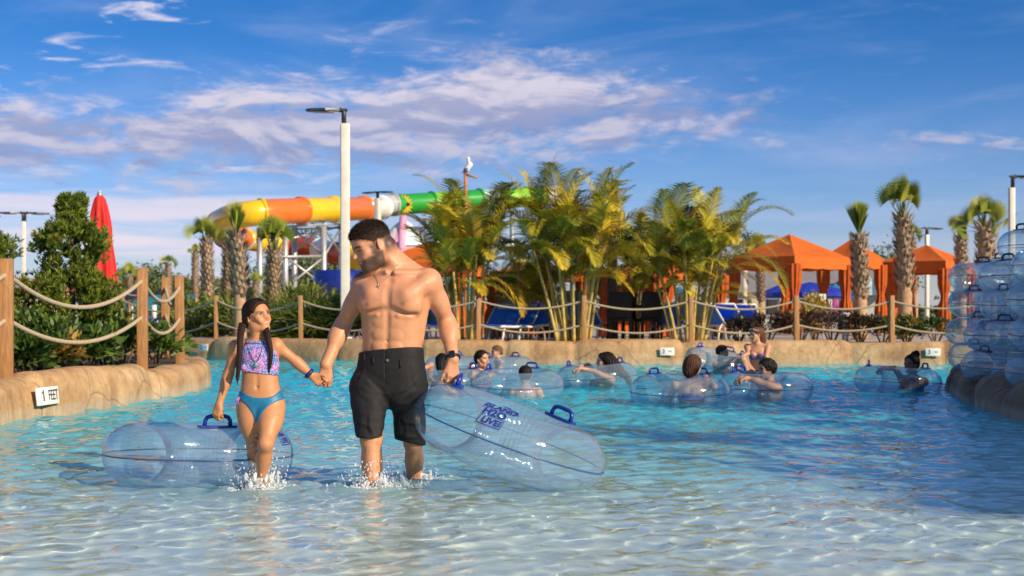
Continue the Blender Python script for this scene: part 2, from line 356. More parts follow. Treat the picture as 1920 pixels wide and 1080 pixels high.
def rock_mat(name, c1, c2, c3):
    m = bpy.data.materials.new(name); m.use_nodes = True; nt = m.node_tree; b = nt.nodes['Principled BSDF']; L = nt.links.new
    tc = nt.nodes.new('ShaderNodeTexCoord')
    n1 = nn(nt, 'ShaderNodeTexNoise', i_Scale=1.3, i_Detail=7, i_Roughness=0.62, i_Distortion=0.6); L(tc.outputs['Object'], n1.inputs['Vector'])
    n2 = nn(nt, 'ShaderNodeTexNoise', i_Scale=16, i_Detail=6, i_Roughness=0.7); L(tc.outputs['Object'], n2.inputs['Vector'])
    c = ramp(nt, n1.outputs[0], [(0.30, c3), (0.46, c2), (0.60, c1), (0.72, tuple(min(1, x*1.22) for x in c1))])
    c = mixc(nt, 0.5, c, ramp(nt, n2.outputs[0], [(0.32, (0.55, 0.5, 0.46)), (0.62, (1.0, 1.0, 1.0))]), 'MULTIPLY')
    # mineral line left by the water just above it
    sp = nt.nodes.new('ShaderNodeSeparateXYZ'); L(tc.outputs['Object'], sp.inputs[0])
    wl = mth(nt, 'ADD', sp.outputs[2], mth(nt, 'MULTIPLY', n2.outputs[0], 0.05))
    c = mixc(nt, mth(nt, 'MULTIPLY', sstep(nt, wl, 0.15, 0.06), 0.45), c, (0.50, 0.42, 0.33))
    mp = nt.nodes.new('ShaderNodeMapping'); mp.inputs['Scale'].default_value = (5.0, 5.0, 0.5); L(tc.outputs['Object'], mp.inputs[0])
    n3 = nn(nt, 'ShaderNodeTexNoise', i_Scale=1.0, i_Detail=6, i_Roughness=0.7); L(mp.outputs[0], n3.inputs['Vector'])
    c = mixc(nt, 0.55, c, ramp(nt, n3.outputs[0], [(0.36, (0.50, 0.44, 0.38)), (0.52, (1, 1, 1)), (0.66, (1, 1, 1)), (0.74, (1.0, 0.93, 0.84))]), 'MULTIPLY')
    wp = nn(nt, 'ShaderNodeTexNoise', i_Scale=2.0, i_Detail=4); L(tc.outputs['Object'], wp.inputs['Vector'])
    vo = nn(nt, 'ShaderNodeTexVoronoi', feature='DISTANCE_TO_EDGE', i_Scale=0.8); L(mixc(nt, 0.25, tc.outputs['Object'], wp.outputs['Color'], 'ADD'), vo.inputs['Vector'])
    c = mixc(nt, mth(nt, 'MULTIPLY', sstep(nt, vo.outputs['Distance'], 0.012, 0.0), 0.55), c, (0.13, 0.085, 0.05))
    L(c, b.inputs['Base Color']); b.inputs['Roughness'].default_value = 0.75
    bp = nn(nt, 'ShaderNodeBump', i_Strength=0.5, i_Distance=0.03); L(mth(nt, 'MULTIPLY_ADD', n1.outputs[0], 1.5, n2.outputs[0]), bp.inputs['Height']); L(bp.outputs[0], b.inputs['Normal'])
    return m
M_ROCK = rock_mat('carved tan concrete', (0.60, 0.40, 0.21), (0.50, 0.30, 0.14), (0.36, 0.20, 0.10))
M_ROCKD = rock_mat('carved brown concrete', (0.30, 0.20, 0.13), (0.22, 0.14, 0.09), (0.15, 0.09, 0.06))
def curb(name, pts, prof, label, seed, block=1.5, rough=0.02, matl=None, side=1, hvar=0.03, groove=0.035):
    path, s = path_dense(pts); N = len(path); T = np.gradient(path, axis=0); T /= np.linalg.norm(T, axis=1)[:, None]
    nrm = np.stack((-T[:, 1], T[:, 0]), -1)*side                       # away from the water
    r = np.random.default_rng(seed); joints = np.cumsum(r.uniform(0.7, 1.35, 60)*block)
    jd = np.abs(s[:, None]-joints[None]).min(1); k = np.searchsorted(joints, s); hb = r.uniform(-1, 1, 80)[k]*hvar
    dip = np.exp(-(jd/0.05)**2); bulge = 1-np.exp(-(jd/0.30)**2)
    # finer profile
    prof = np.array(prof, float); q = np.linspace(0, len(prof)-1, 26); pr = np.stack([np.interp(q, np.arange(len(prof)), prof[:, i]) for i in (0, 1)], -1)
    for _ in range(2): pr[1:-1] = 0.25*pr[:-2]+0.5*pr[1:-1]+0.25*pr[2:]
    o = pr[None, :, 0]+np.zeros((N, 1)); z = pr[None, :, 1]+np.zeros((N, 1)); up = np.clip(pr[None, :, 1]/max(pr[:, 1]), 0, 1)
    z = z+up*(hb[:, None]*1.0+fbm2(s[:, None], pr[None, :, 0]*2, seed, 3, 1.6)*hvar*0.8)-up*dip[:, None]*groove*0.8
    o = o+fbm2(s[:, None]*1.0, pr[None, :, 1]*2.5, seed+5, 4, 2.2)*rough*np.clip(up+0.3, 0, 1)+dip[:, None]*groove-bulge[:, None]*0.02
    V = np.stack((path[:, None, 0]+nrm[:, None, 0]*o, path[:, None, 1]+nrm[:, None, 1]*o, z), -1)
    K = V.shape[1]; i = np.arange(N*K).reshape(N, K); Fq = np.stack((i[:-1, :-1], i[1:, :-1], i[1:, 1:], i[:-1, 1:]), -1).reshape(-1, 4)
    if side < 0: Fq = Fq[:, ::-1]
    ob = link(name, mesh_np(name, V.reshape(-1, 3), Fq), matl or M_ROCK)
    return ob, path, nrm
PROF = [(0.02, -1.6), (0.0, -0.4), (-0.01, 0.0), (0.0, 0.12), (0.03, 0.25), (0.06, 0.36), (0.12, 0.43), (0.24, 0.455), (0.42, 0.445), (0.60, 0.42), (0.66, 0.30)]
FAR = [(16, 24.5), (12, 25.7), (8.2, 26.6), (5.5, 27.0), (2.95, 27.1), (0, 27.4), (-2.7, 27.9), (-4.7, 29.0), (-7.1, 30.8), (-11, 33.8), (-16, 36)]
far_curb, FP, FN = curb('pool_wall', FAR, PROF, '', 3, 1.75, 0.035, side=-1, hvar=0.03, groove=0.06)
tag(far_curb, 'long tan carved rock wall along the far edge of the pool', 'wall')
LEFT = [(-5.3, -2.0), (-5.1, 4.0), (-4.75, 9.0), (-4.43, 12.3), (-4.22, 14.0), (-4.02, 15.6), (-3.93, 17.2), (-4.05, 18.9), (-4.45, 20.6), (-5.3, 22.0), (-6.6, 22.9), (-9, 24.0), (-14, 26.0)]
PROFL = [(0.02, -1.6), (0.0, -0.3), (0.0, 0.0), (0.0, 0.12), (0.03, 0.25), (0.08, 0.33), (0.16, 0.375), (0.30, 0.375), (0.42, 0.35), (0.50, 0.20)]
left_curb, LP, LN = curb('planter_wall', LEFT, PROFL, '', 9, 2.2, 0.05, side=1, hvar=0.05, groove=0.022)
tag(left_curb, 'low rounded tan rock wall round the planted peninsula at left', 'wall')
# ground
def poly_sheet(name, pts, z, m, label, cat):
    bm = bmesh.new(); bm.faces.new([bm.verts.new((p[0], p[1], z)) for p in pts]); bmesh.ops.triangulate(bm, faces=bm.faces[:])
    me = bpy.data.meshes.new(name); bm.to_mesh(me); bm.free(); 
    for p in me.polygons:
        if p.normal.z < 0: p.flip()
    return tag(link(name, me, m), label, cat, kind='structure')
M_DECK = mat('pool deck concrete', (0.46, 0.38, 0.30), 0.85, var=0.12, scale=1.2, bump=0.2, bscale=60)
M_SOIL = mat('planter mulch', (0.085, 0.05, 0.032), 0.95, var=0.3, scale=14, bump=0.8, bscale=50)
M_LAWN = mat('grass ground', (0.10, 0.13, 0.035), 0.95, var=0.25, scale=3, bump=0.5, bscale=60)
fo = [tuple(p+n*0.45) for p, n in zip(FP[::6], FN[::6])]
poly_sheet('pool_deck', [(60, 24)]+fo+[(-60, 46), (-60, 90), (60, 90)], 0.40, M_DECK, 'concrete deck beyond the far pool wall', 'deck')
poly_sheet('ground', [(1800, -300), (1800, 1900), (-1800, 1900), (-1800, -300)], -2.6, M_LAWN, 'ground under and around the park', 'ground')
poly_sheet('field', [(-60, 90.0), (60, 90.0), (1500, 200), (1500, 1800), (-1500, 1800), (-1500, 200)], 0.36, M_LAWN, 'grass beyond the deck', 'field')
lo_ = [tuple(p+n*0.40) for p, n in zip(LP[::6], LN[::6])]
poly_sheet('planting_bed', lo_+[(-60, 46), (-60, -2)], 0.31, M_SOIL, 'dark mulch bed behind the left rock wall', 'planting bed')
# ------------------------------------------------------------------ bodies: a signed-distance sculptor and its surface
def smin(a, b, k):
    h = np.maximum(k-np.abs(a-b), 0)/k; return np.minimum(a, b)-h*h*k*0.25
def smax(a, b, k): return -smin(-a, -b, k)
class Field:
    def __init__(s, lo, hi, h):
        s.h = h; s.lo = np.array(lo, np.float32); n = np.ceil((np.array(hi)-s.lo)/h).astype(int)+1
        s.ax = [s.lo[i]+h*np.arange(n[i], dtype=np.float32) for i in range(3)]; s.v = np.full(n, 0.3, np.float32)
    def reg(s, lo, hi, pad):
        sl = []
        for i in range(3):
            a = int(np.clip(np.floor((lo[i]-pad-s.lo[i])/s.h), 0, len(s.ax[i]))); b = int(np.clip(np.ceil((hi[i]+pad-s.lo[i])/s.h)+1, 0, len(s.ax[i]))); sl.append(slice(a, b))
        if any(q.stop <= q.start for q in sl): return None, None
        return tuple(sl), (s.ax[0][sl[0]][:, None, None], s.ax[1][sl[1]][None, :, None], s.ax[2][sl[2]][None, None, :])
    def put(s, sl, d, k, op):
        if op == 'u': s.v[sl] = smin(s.v[sl], d, k)
        elif op == 's': s.v[sl] = smax(s.v[sl], -d, k)
        elif op == 'i': s.v[sl] = smax(s.v[sl], d, k)
    def cap(s, a, b, ra, rb, k=0.02, op='u', flat=None):
        """tapered limb; flat=(direction, factor>1) makes it thinner along that direction"""
        a = np.array(a, np.float32); b = np.array(b, np.float32); m = max(ra, rb); sl, g = s.reg(np.minimum(a, b)-m, np.maximum(a, b)+m, k+2*s.h)
        if sl is None: return
        ab = b-a; L2 = float(ab@ab)+1e-12; x, y, z = g[0]-a[0], g[1]-a[1], g[2]-a[2]
        t = np.clip((x*ab[0]+y*ab[1]+z*ab[2])/L2, 0, 1); x = x-t*ab[0]; y = y-t*ab[1]; z = z-t*ab[2]; d2 = x*x+y*y+z*z
        if flat is not None:
            f = np.array(flat[0], np.float32); f = f/np.linalg.norm(f); q = x*f[0]+y*f[1]+z*f[2]; d2 = d2+(flat[1]**2-1)*q*q
        s.put(sl, np.sqrt(d2)-(ra+(rb-ra)*t), k, op)
    def ell(s, c, r, A=None, k=0.02, op='u'):
        """ellipsoid with radii r along the rows of A"""
        c = np.array(c, np.float32); r = np.array(r, np.float32); A = np.eye(3, dtype=np.float32) if A is None else np.array(A, np.float32)
        ext = np.sqrt(((A*r[:, None])**2).sum(0)); sl, g = s.reg(c-ext, c+ext, k+2*s.h)
        if sl is None: return
        x, y, z = g[0]-c[0], g[1]-c[1], g[2]-c[2]
        p = [(x*A[i, 0]+y*A[i, 1]+z*A[i, 2])/r[i] for i in range(3)]; k0 = np.sqrt(p[0]**2+p[1]**2+p[2]**2); k1 = np.sqrt((p[0]/r[0])**2+(p[1]/r[1])**2+(p[2]/r[2])**2)+1e-9
        s.put(sl, k0*(k0-1)/k1, k, op)
    def loft(s, O, A, T, k=0.02, op='u', n=2.3):
        """elliptic loft: rows of T are (u, half width, half depth, forward shift, sideways shift); A rows are left, forward, up"""
        O = np.array(O, np.float32); A = np.array(A, np.float32); T = np.array(T, float)
        uu = np.linspace(T[0, 0], T[-1, 0], 120); tab = []
        for j in range(1, T.shape[1]):
            m = np.gradient(T[:, j], T[:, 0]); i = np.clip(np.searchsorted(T[:, 0], uu)-1, 0, len(T)-2); hh = T[i+1, 0]-T[i, 0]; t = (uu-T[i, 0])/hh
            tab.append((2*t**3-3*t**2+1)*T[i, j]+(t**3-2*t**2+t)*hh*m[i]+(-2*t**3+3*t**2)*T[i+1, j]+(t**3-t**2)*hh*m[i+1])
        W = max(tab[0].max(), tab[1].max())+abs(np.array(tab[2:])).max(); pts = np.array([O+A[2]*T[0, 0], O+A[2]*T[-1, 0]]); sl, g = s.reg(pts.min(0)-W, pts.max(0)+W, k+2*s.h)
        if sl is None: return
        x, y, z = g[0]-O[0], g[1]-O[1], g[2]-O[2]; l, f, u = [x*A[i, 0]+y*A[i, 1]+z*A[i, 2] for i in range(3)]
        hw, hd, of, ol = [np.interp(u, uu, t).astype(np.float32) for t in tab]
        d = ((np.abs((l-ol)/hw)**n+np.abs((f-of)/hd)**n)**(1/n)-1)*np.minimum(hw, hd)*0.9
        d = smax(d, np.maximum(u-T[-1, 0], T[0, 0]-u), 0.03); s.put(sl, d.astype(np.float32), k, op)
    def plane(s, p, nrm, k=0.004):
        """cut away everything on the side nrm points to"""
        p = np.array(p, np.float32); n = np.array(nrm, np.float32); n = n/np.linalg.norm(n)
        d = (s.ax[0][:, None, None]-p[0])*n[0]+(s.ax[1][None, :, None]-p[1])*n[1]+(s.ax[2][None, None, :]-p[2])*n[2]; s.v = smax(s.v, d, k)
    def surface(s):
        v = s.v; v[0] = v[-1] = 0.1; v[:, 0] = v[:, -1] = 0.1; v[:, :, 0] = v[:, :, -1] = 0.1
        ins = v < 0; nx, ny, nz = v.shape; c = np.zeros((nx-1, ny-1, nz-1), np.int8)
        for dx in (0, 1):
            for dy in (0, 1):
                for dz in (0, 1): c += ins[dx:nx-1+dx, dy:ny-1+dy, dz:nz-1+dz]
        I, J, K = np.nonzero((c > 0) & (c < 8)); idx = np.full(c.shape, -1, np.int32); idx[I, J, K] = np.arange(len(I))
        acc = np.zeros((len(I), 3)); cnt = np.zeros(len(I))
        cor = [(0, 0, 0), (1, 0, 0), (0, 1, 0), (1, 1, 0), (0, 0, 1), (1, 0, 1), (0, 1, 1), (1, 1, 1)]; val = [v[I+a, J+b, K+d] for a, b, d in cor]
        for p in range(8):
            for q in (1, 2, 4):
                if p & q: continue
                A_, B_ = val[p], val[p | q]; m = (A_ < 0) != (B_ < 0); t = np.where(m, A_/np.where(m, A_-B_, 1), 0)
                for ax in range(3): acc[:, ax] += np.where(m, cor[p][ax]+t*(cor[p | q][ax]-cor[p][ax]), 0)
                cnt += m
        V = (np.stack((I, J, K), -1)+acc/cnt[:, None])*s.h+s.lo; Fq = []
        for ax in range(3):
            a0 = [slice(1, -1)]*3; a0[ax] = slice(0, -1); a1 = [slice(1, -1)]*3; a1[ax] = slice(1, None); e0 = ins[tuple(a0)]; e1 = ins[tuple(a1)]
            b, d = [(1, 2), (2, 0), (0, 1)][ax]
            for fl, m in ((0, e0 & ~e1), (1, ~e0 & e1)):
                q = np.array(np.nonzero(m)); off = np.ones(3, int); off[ax] = 0; q = q+off[:, None]; r4 = []
                for sb, sd in ((-1, -1), (0, -1), (0, 0), (-1, 0)):
                    w = q.copy(); w[b] += sb; w[d] += sd; r4.append(idx[w[0], w[1], w[2]])
                r4 = np.stack(r4, -1); Fq.append(r4[:, ::-1] if fl else r4)
        Fq = np.concatenate(Fq); Fq = Fq[(Fq >= 0).all(1)]
        return V, Fq
    def sample(s, pts):
        q = np.clip(((np.asarray(pts)-s.lo)/s.h).round().astype(int), 0, np.array(s.v.shape)-1); return s.v[q[:, 0], q[:, 1], q[:, 2]]
def unit(v): v = np.array(v, float); return v/np.linalg.norm(v)
def frame(up, fwd):
    """rows: left of the person, forward, up"""
    u = unit(up); f = np.array(fwd, float); f = unit(f-u*(f@u)); return np.stack((np.cross(u, f)*1.0, f, u))
def rot_about(v, ax, a):
    v = np.array(v, float); ax = unit(ax); return v*math.cos(a)+np.cross(ax, v)*math.sin(a)+ax*(ax@v)*(1-math.cos(a))

def hand(F, w, D, Pn, T, hl, curls=((20, 25, 15),)*4, thumb=(0.55, 0.75, 0.35), thumb_curl=20, spread=4, wr=None, k=0.012):
    """five-fingered hand: w wrist, D to the fingers, Pn out of the palm, T to the thumb side, hl hand length"""
    w = np.array(w, float); D = unit(D); Pn = np.array(Pn, float); Pn = unit(Pn-D*(Pn@D)); T0 = np.cross(D, Pn); T = T0*(1 if T0@np.array(T, float) > 0 else -1)
    offs = (0.155, 0.052, -0.052, -0.150); mcp = (0.47, 0.50, 0.47, 0.43); ln = (0.41, 0.45, 0.42, 0.33); wr = wr or 0.13*hl; tips = []
    F.cap(w, w+D*0.15*hl, wr, 0.125*hl, k, flat=(Pn, 1.35))
    for i in range(4):
        b = w+D*mcp[i]*hl+T*offs[i]*hl; F.cap(w+D*0.10*hl+T*offs[i]*0.6*hl, b, 0.072*hl, 0.060*hl, k, flat=(Pn, 1.1))
    F.cap(w+D*0.2*hl+T*0.12*hl+Pn*0.02*hl, w+D*0.38*hl+T*0.16*hl+Pn*0.03*hl, 0.08*hl, 0.06*hl, k)
    for i in range(4):
        b = w+D*mcp[i]*hl+T*offs[i]*hl; d = rot_about(D, Pn, R(spread)*(1.5-i)*(1 if np.cross(Pn, D)@T > 0 else -1)); p = b; r0 = 0.053*hl*(1 if i < 3 else 0.88)
        cu = curls[i] if len(curls) > 1 else curls[0]; ang = 0; ax = np.cross(d, Pn)
        for j, fr in enumerate((0.45, 0.30, 0.25)):
            ang += R(cu[j]); dd = rot_about(d, ax, ang); q = p+dd*ln[i]*fr*hl; F.cap(p, q, r0*(1-0.10*j), r0*(0.92-0.12*j), 0.005); p = q
        tips.append(p)
    b = w+D*0.13*hl+T*0.11*hl; td = unit(D*thumb[0]+T*thumb[1]+Pn*thumb[2]); m = b+td*0.24*hl; F.cap(b, m, 0.085*hl, 0.062*hl, k)
    ax = np.cross(td, unit(D+Pn*0.6)); td2 = rot_about(td, ax, R(thumb_curl)) if np.linalg.norm(ax) > 1e-3 else td; m2 = m+td2*0.17*hl; F.cap(m, m2, 0.060*hl, 0.055*hl, 0.006)
    td3 = rot_about(td2, ax, R(thumb_curl)) if np.linalg.norm(ax) > 1e-3 else td2; F.cap(m2, m2+td3*0.14*hl, 0.055*hl, 0.045*hl, 0.004)
    return tips
def hp(c, A, h, p): return np.array(c, float)+h*(A[0]*p[0]+A[1]*p[1]+A[2]*p[2])
def head_sdf(F, c, A, h, smile=0.0, jaw=1.0, nose=1.0, ears=True):
    """c: chin level on the head's axis, A: left/forward/up, h: chin to crown"""
    q = lambda *p: hp(c, A, h, p)
    def E(p, r, k=0.02, op='u'): F.ell(q(*p), np.array(r)*h, A, k*h/0.23, op)
    def C(a, b, ra, rb, k=0.02, op='u', flat=None): F.cap(q(*a), q(*b), ra*h, rb*h, k*h/0.23, op, flat)
    E((0, -0.07, 0.645), (0.325, 0.415, 0.355)); E((0, 0.09, 0.60), (0.285, 0.30, 0.30))
    E((0, 0.10, 0.33), (0.245*jaw, 0.27, 0.31), 0.03)
    for s in (-1, 1):
        C((s*0.235*jaw, -0.04, 0.33), (s*0.20*jaw, 0.05, 0.16), 0.085, 0.075, 0.03); C((s*0.20*jaw, 0.05, 0.16), (s*0.07, 0.26, 0.06), 0.075, 0.075, 0.03)
        E((s*0.185, 0.235, 0.40), (0.095, 0.09, 0.075), 0.025)
        E((s*0.145, 0.375, 0.505), (0.085, 0.055, 0.045), 0.02, 's')
        E((s*0.145, 0.275, 0.500), (0.070, 0.068, 0.058), 0.008)
        C((s*0.045, 0.345, 0.575), (s*0.20, 0.285, 0.585), 0.035, 0.030, 0.02)
        if smile: E((s*0.155, 0.30, 0.30), (0.07, 0.06, 0.075), 0.02)
    C((0, 0.285, 0.075), (0, 0.275, 0.08), 0.085, 0.085, 0.03)
    C((0, 0.335, 0.56), (0, 0.335+0.115*nose, 0.395), 0.034, 0.048, 0.015)
    for s in (-1, 1): C((s*0.042, 0.375, 0.368), (s*0.046, 0.385, 0.368), 0.036, 0.034, 0.012)
    w = 0.095+0.035*smile; up = 0.028*smile
    E((0, 0.30, 0.24), (0.14, 0.085, 0.10), 0.02)
    for s in (-1, 1):
        C((0, 0.372, 0.268), (s*w, 0.320, 0.255+up), 0.024, 0.012, 0.008); C((0, 0.365, 0.212), (s*w*0.85, 0.318, 0.235+up), 0.028, 0.012, 0.010)
        C((0, 0.395, 0.240), (s*w, 0.335, 0.245+up), 0.013+0.008*smile, 0.008, 0.006, 's')
    if smile > 0.3: E((0, 0.312, 0.243), (0.085, 0.05, 0.03), 0.004)       # the teeth
    if ears:
        for s in (-1, 1):
            n = unit(A[0]*s*0.9-A[1]*0.45); t = unit(A[2]*1.0+A[1]*-0.15); t = unit(t-n*(t@n)); B = np.stack((n, np.cross(t, n), t))
            F.ell(q(s*0.335, -0.085, 0.47), np.array((0.028, 0.085, 0.135))*h, B, 0.008*h/0.23); F.ell(q(s*0.372, -0.065, 0.485), np.array((0.02, 0.045, 0.08))*h, B, 0.006, 's')
def gauss(L, c, r): return np.exp(-(((L-np.array(c))/np.array(r))**2).sum(1))
def head_col(V, C, c, A, h, skin, brow=(0.03, 0.02, 0.015), lips=(0.42, 0.13, 0.10), smile=0.0, eye=(0.05, 0.025, 0.012), beard=None, closed=0.0, stubble=0.0, cheeks=0.25, look=(0, 0)):
    L = ((V-np.array(c))@A.T)/h; near = (np.abs(L[:, 0]) < 0.5) & (L[:, 2] > -0.05) & (L[:, 2] < 1.1) & (np.abs(L[:, 1]) < 0.6); X = L[near]; K = C[near].copy()
    def mix(w, col): K[:] = K*(1-w[:, None])+np.array(col)*w[:, None]
    red = np.array(skin)*np.array((1.05, 0.72, 0.68))
    for s in (-1, 1):
        mix(cheeks*gauss(X, (s*0.18, 0.30, 0.37), (0.11, 0.15, 0.09)), red)
        mix(0.5*gauss(X, (s*0.35, -0.06, 0.47), (0.06, 0.12, 0.14)), red)
    mix(0.35*gauss(X, (0, 0.45, 0.39), (0.08, 0.09, 0.07)), red)
    if beard is not None:
        lo = np.clip((0.300-X[:, 2]+0.22*np.clip(np.abs(X[:, 0])-0.14, 0, 1)*1.6-0.0)/0.06, 0, 1)*np.clip((X[:, 1]+0.10)/0.05, 0, 1)
        chk = np.exp(-(((np.abs(X[:, 0])-0.0)/0.155)**2+((X[:, 2]-0.42)/0.11)**2)**2)
        side = np.clip((np.abs(X[:, 0])-0.20)/0.06, 0, 1)*np.clip((0.60-X[:, 2])/0.1, 0, 1)*np.clip((X[:, 1]+0.04)/0.05, 0, 1)*np.clip((0.20-X[:, 1])/0.08, 0, 1)
        m = np.clip(np.maximum(lo*(1-0.85*chk), side*0.9), 0, 1)*np.clip((X[:, 2]+0.06)/0.06, 0, 1)
        r_ = np.random.default_rng(5); mix(np.clip(m*(0.80+0.25*r_.random(len(m))), 0, 0.95), beard)
    mw = (0.105+0.035*smile); cur = X[:, 2]-0.03*smile*(np.abs(X[:, 0])/mw)**2
    for z0, dz in ((0.266, 0.024), (0.215, 0.030)):
        w = np.clip(1.6*np.exp(-((X[:, 0]/mw)**4+((cur-z0)/dz)**4))*(X[:, 1] > 0.27), 0, 1); mix(0.75*w, lips)
    if smile > 0.3: mix(np.clip(1.6*np.exp(-((X[:, 0]/(0.085))**4+((cur-0.243)/0.018)**4))*(X[:, 1] > 0.30)*(X[:, 1] < 0.385), 0, 1), (0.60, 0.54, 0.47))
    else: mix(0.8*np.exp(-((X[:, 0]/mw)**4+((cur-0.240)/0.012)**2))*(X[:, 1] > 0.27), np.array(lips)*0.35)
    for s in (-1, 1):
        e = np.stack((X[:, 0]-s*0.145, X[:, 2]-0.500), -1); f = (X[:, 1] > 0.22)
        op = 0.030*(1-closed); arch = e[:, 1]-0.006+3.0*e[:, 0]**2
        mix(0.85*f*(1-closed)*np.exp(-((e[:, 0]/0.075)**4+((arch-op*0.5)/(0.014+op*0.8))**4)), (0.46, 0.40, 0.36))
        mix(0.97*f*np.exp(-(((e[:, 0]-look[0])/0.040)**4+((arch-op*0.5-look[1])/(0.014+op*0.9))**4)), eye)
        mix(0.95*f*np.exp(-((e[:, 0]/0.085)**6+((arch-op-0.016)/0.011)**2)), np.array(brow)*0.6)
        mix(0.45*f*np.exp(-((e[:, 0]/0.085)**6+((arch+op*0.9+0.008)/0.010)**2)), np.array(skin)*0.35)
        b = X[:, 2]-0.585-0.03*np.cos((np.abs(X[:, 0])-0.15)*12)+0.02; mix(0.9*(X[:, 1] > 0.2)*np.exp(-((((np.abs(X[:, 0])-0.145)/0.10)**6)+(b/0.020)**2)), brow)
        mix(0.85*np.exp(-(((X[:, 0]-s*0.03)/0.018)**2+((X[:, 2]-0.352)/0.014)**2))*(X[:, 1] > 0.33), np.array(skin)*0.15)
    C[near] = K; return C
def hair_cap(F, c, A, h, t=0.035, front=0.80, back=0.30, side=0.52, part=0.0):
    """a cap of hair round the skull: cut back from the face along the hairline"""
    q = lambda *p: hp(c, A, h, p); E = lambda p, r, k, op='u': F.ell(q(*p), np.array(r)*h, A, k, op)
    E((0, -0.08, 0.655), (0.325+t, 0.415+t, 0.355+t), 0.02); E((0, 0.05, 0.66), (0.29+t, 0.30+t*0.6, 0.30+t), 0.02); E((0, -0.22, 0.42), (0.26+t*0.6, 0.25+t, 0.26), 0.03)
    E((0, 0.52, 0.40), (0.50, 0.40, front-0.40+0.03), 0.015, 's')                    # forehead and face
    for s in (-1, 1): E((s*0.46, 0.17, 0.34), (0.28, 0.27, side-0.30), 0.012, 's')  # cheeks and the ears
    F.plane(q(0, -0.2, back), -A[2]+A[1]*0.15, 0.01)
# ------------------------------------------------------------------ blades: leaves, needles and hairs
class Leaves:
    """many small blades in one mesh with a colour per blade"""
    def __init__(s): s.V = []; s.F = []; s.C = []; s.n = 0
    def blades(s, P0, D, L, W, N, col, droop=0.0, seg=2, fold=0.0):
        """arrays of bases, directions, lengths, widths, side vectors"""
        P0 = np.asarray(P0, float); D = np.asarray(D, float); D = D/(np.linalg.norm(D, axis=1)[:, None]+1e-9); sd = np.cross(D, N); sd /= np.linalg.norm(sd, axis=1)[:, None]+1e-9
        L = np.broadcast_to(L, (len(P0),))[:, None]; W = np.broadcast_to(W, (len(P0),))[:, None]; m = len(P0); rows = []
        prof = {1: (1.0, 0.15), 2: (0.55, 1.0, 0.08), 3: (0.5, 1.0, 0.8, 0.06)}[seg]; p = P0.copy(); d = D.copy()
        for k in range(seg+1):
            rows.append(p-sd*W*prof[k]/2); rows.append(p+sd*W*prof[k]/2); p = p+d*L/seg; d = d+np.array((0, 0, -1.0))*droop/seg; d /= np.linalg.norm(d, axis=1)[:, None]
        V = np.stack(rows, 1).reshape(-1, 3); K = 2*(seg+1); i = s.n+np.arange(m)[:, None]*K
        F = np.concatenate([np.stack((i[:, 0]+2*k, i[:, 0]+2*k+1, i[:, 0]+2*k+3, i[:, 0]+2*k+2), -1) for k in range(seg)])
        s.V.append(V); s.F.append(F); s.C.append(np.repeat(np.broadcast_to(col, (m, 3)), K, 0)); s.n += len(V)
    def build(s, name, parent=None, world=False, matl=None):
        me = mesh_np(name, np.concatenate(s.V), np.concatenate(s.F), False); set_col(me, np.concatenate(s.C)); return link(name, me, matl or M_LEAF, parent, world)
Strands = Leaves
# ------------------------------------------------------------------ the man and the girl
M_SKIN = vmat('skin', 0.47, sss=0.08, bump=0.22, bscale=260, spec=0.45, mott=0.16, mscale=34)
M_HAIRV = vmat('hair', 0.55, bump=0.7, bscale=220, spec=0.22, mott=0.45, mscale=90)
M_SHORTS = mat('charcoal swim fabric', (0.015, 0.014, 0.015), 0.72, var=0.2, scale=30, bump=0.15, bscale=900, spec=0.3)
M_METAL = mat('silver', (0.75, 0.68, 0.55), 0.25, metal=1.0, var=0.05)
M_BLACKP = mat('black rubber', (0.012, 0.012, 0.013), 0.4, var=0.1)
M_GLASSD = mat('dark screen', (0.008, 0.009, 0.012), 0.06, var=0.02, coat=1.0)
def surf(F, px, py, y0=6.5, y1=9.0, n=900):
    """first point of the body on the line of sight"""
    t = np.linspace(y0, y1, n); q = np.stack(((px-960)/FPX*t, t, H-(py-HORIZON)/FPX*t), -1); v = F.sample(q); ok = (q > F.lo+F.h).all(1) & (q < np.array([a[-1] for a in F.ax])-F.h).all(1); i = np.nonzero((v < 0) & ok)[0]
    return Vector(q[i[0]]) if len(i) else None
def wrinkle(V, Fq, amp, fn):
    N = np.zeros_like(V); a = V[Fq[:, 2]]-V[Fq[:, 0]]; b = V[Fq[:, 3]]-V[Fq[:, 1]]; n = np.cross(a, b)
    for j in range(4): np.add.at(N, Fq[:, j], n)
    N /= np.linalg.norm(N, axis=1)[:, None]+1e-12; return V+N*(amp*fn(V, N))[:, None], N
def sculpt(name, F, matl, parent, colf=None, dispf=None):
    V, Fq = F.surface(); N = None
    if dispf: V, N = wrinkle(V, Fq, 1.0, dispf)
    me = mesh_np(name, V, Fq)
    if colf is not None: set_col(me, colf(V) if callable(colf) else np.tile(np.array(colf), (len(V), 1)))
    return link(name, me, matl, parent, True)
def foot(F, ank, fwd, L=0.25, r=0.036, k=0.02):
    a = np.array(ank, float); f = unit(fwd); dn = np.array((0, 0, -1.0)); h = a+f*0.02+dn*0.055*L/0.25
    F.cap(a, h-f*0.05*L/0.25, r, r*0.95, k); F.cap(h, a+f*0.62*L+dn*0.068*L/0.25, r*1.0, r*0.72, k, flat=((0, 0, 1), 1.05)); s = np.array((f[1], -f[0], 0))
    for i, o in enumerate((-0.9, -0.4, 0.05, 0.5, 0.9)):
        b = a+f*0.58*L+dn*0.07*L/0.25+s*o*r*0.95; F.cap(b, b+f*(0.15-0.018*abs(i-1))*L, r*0.34, r*0.26, 0.01)

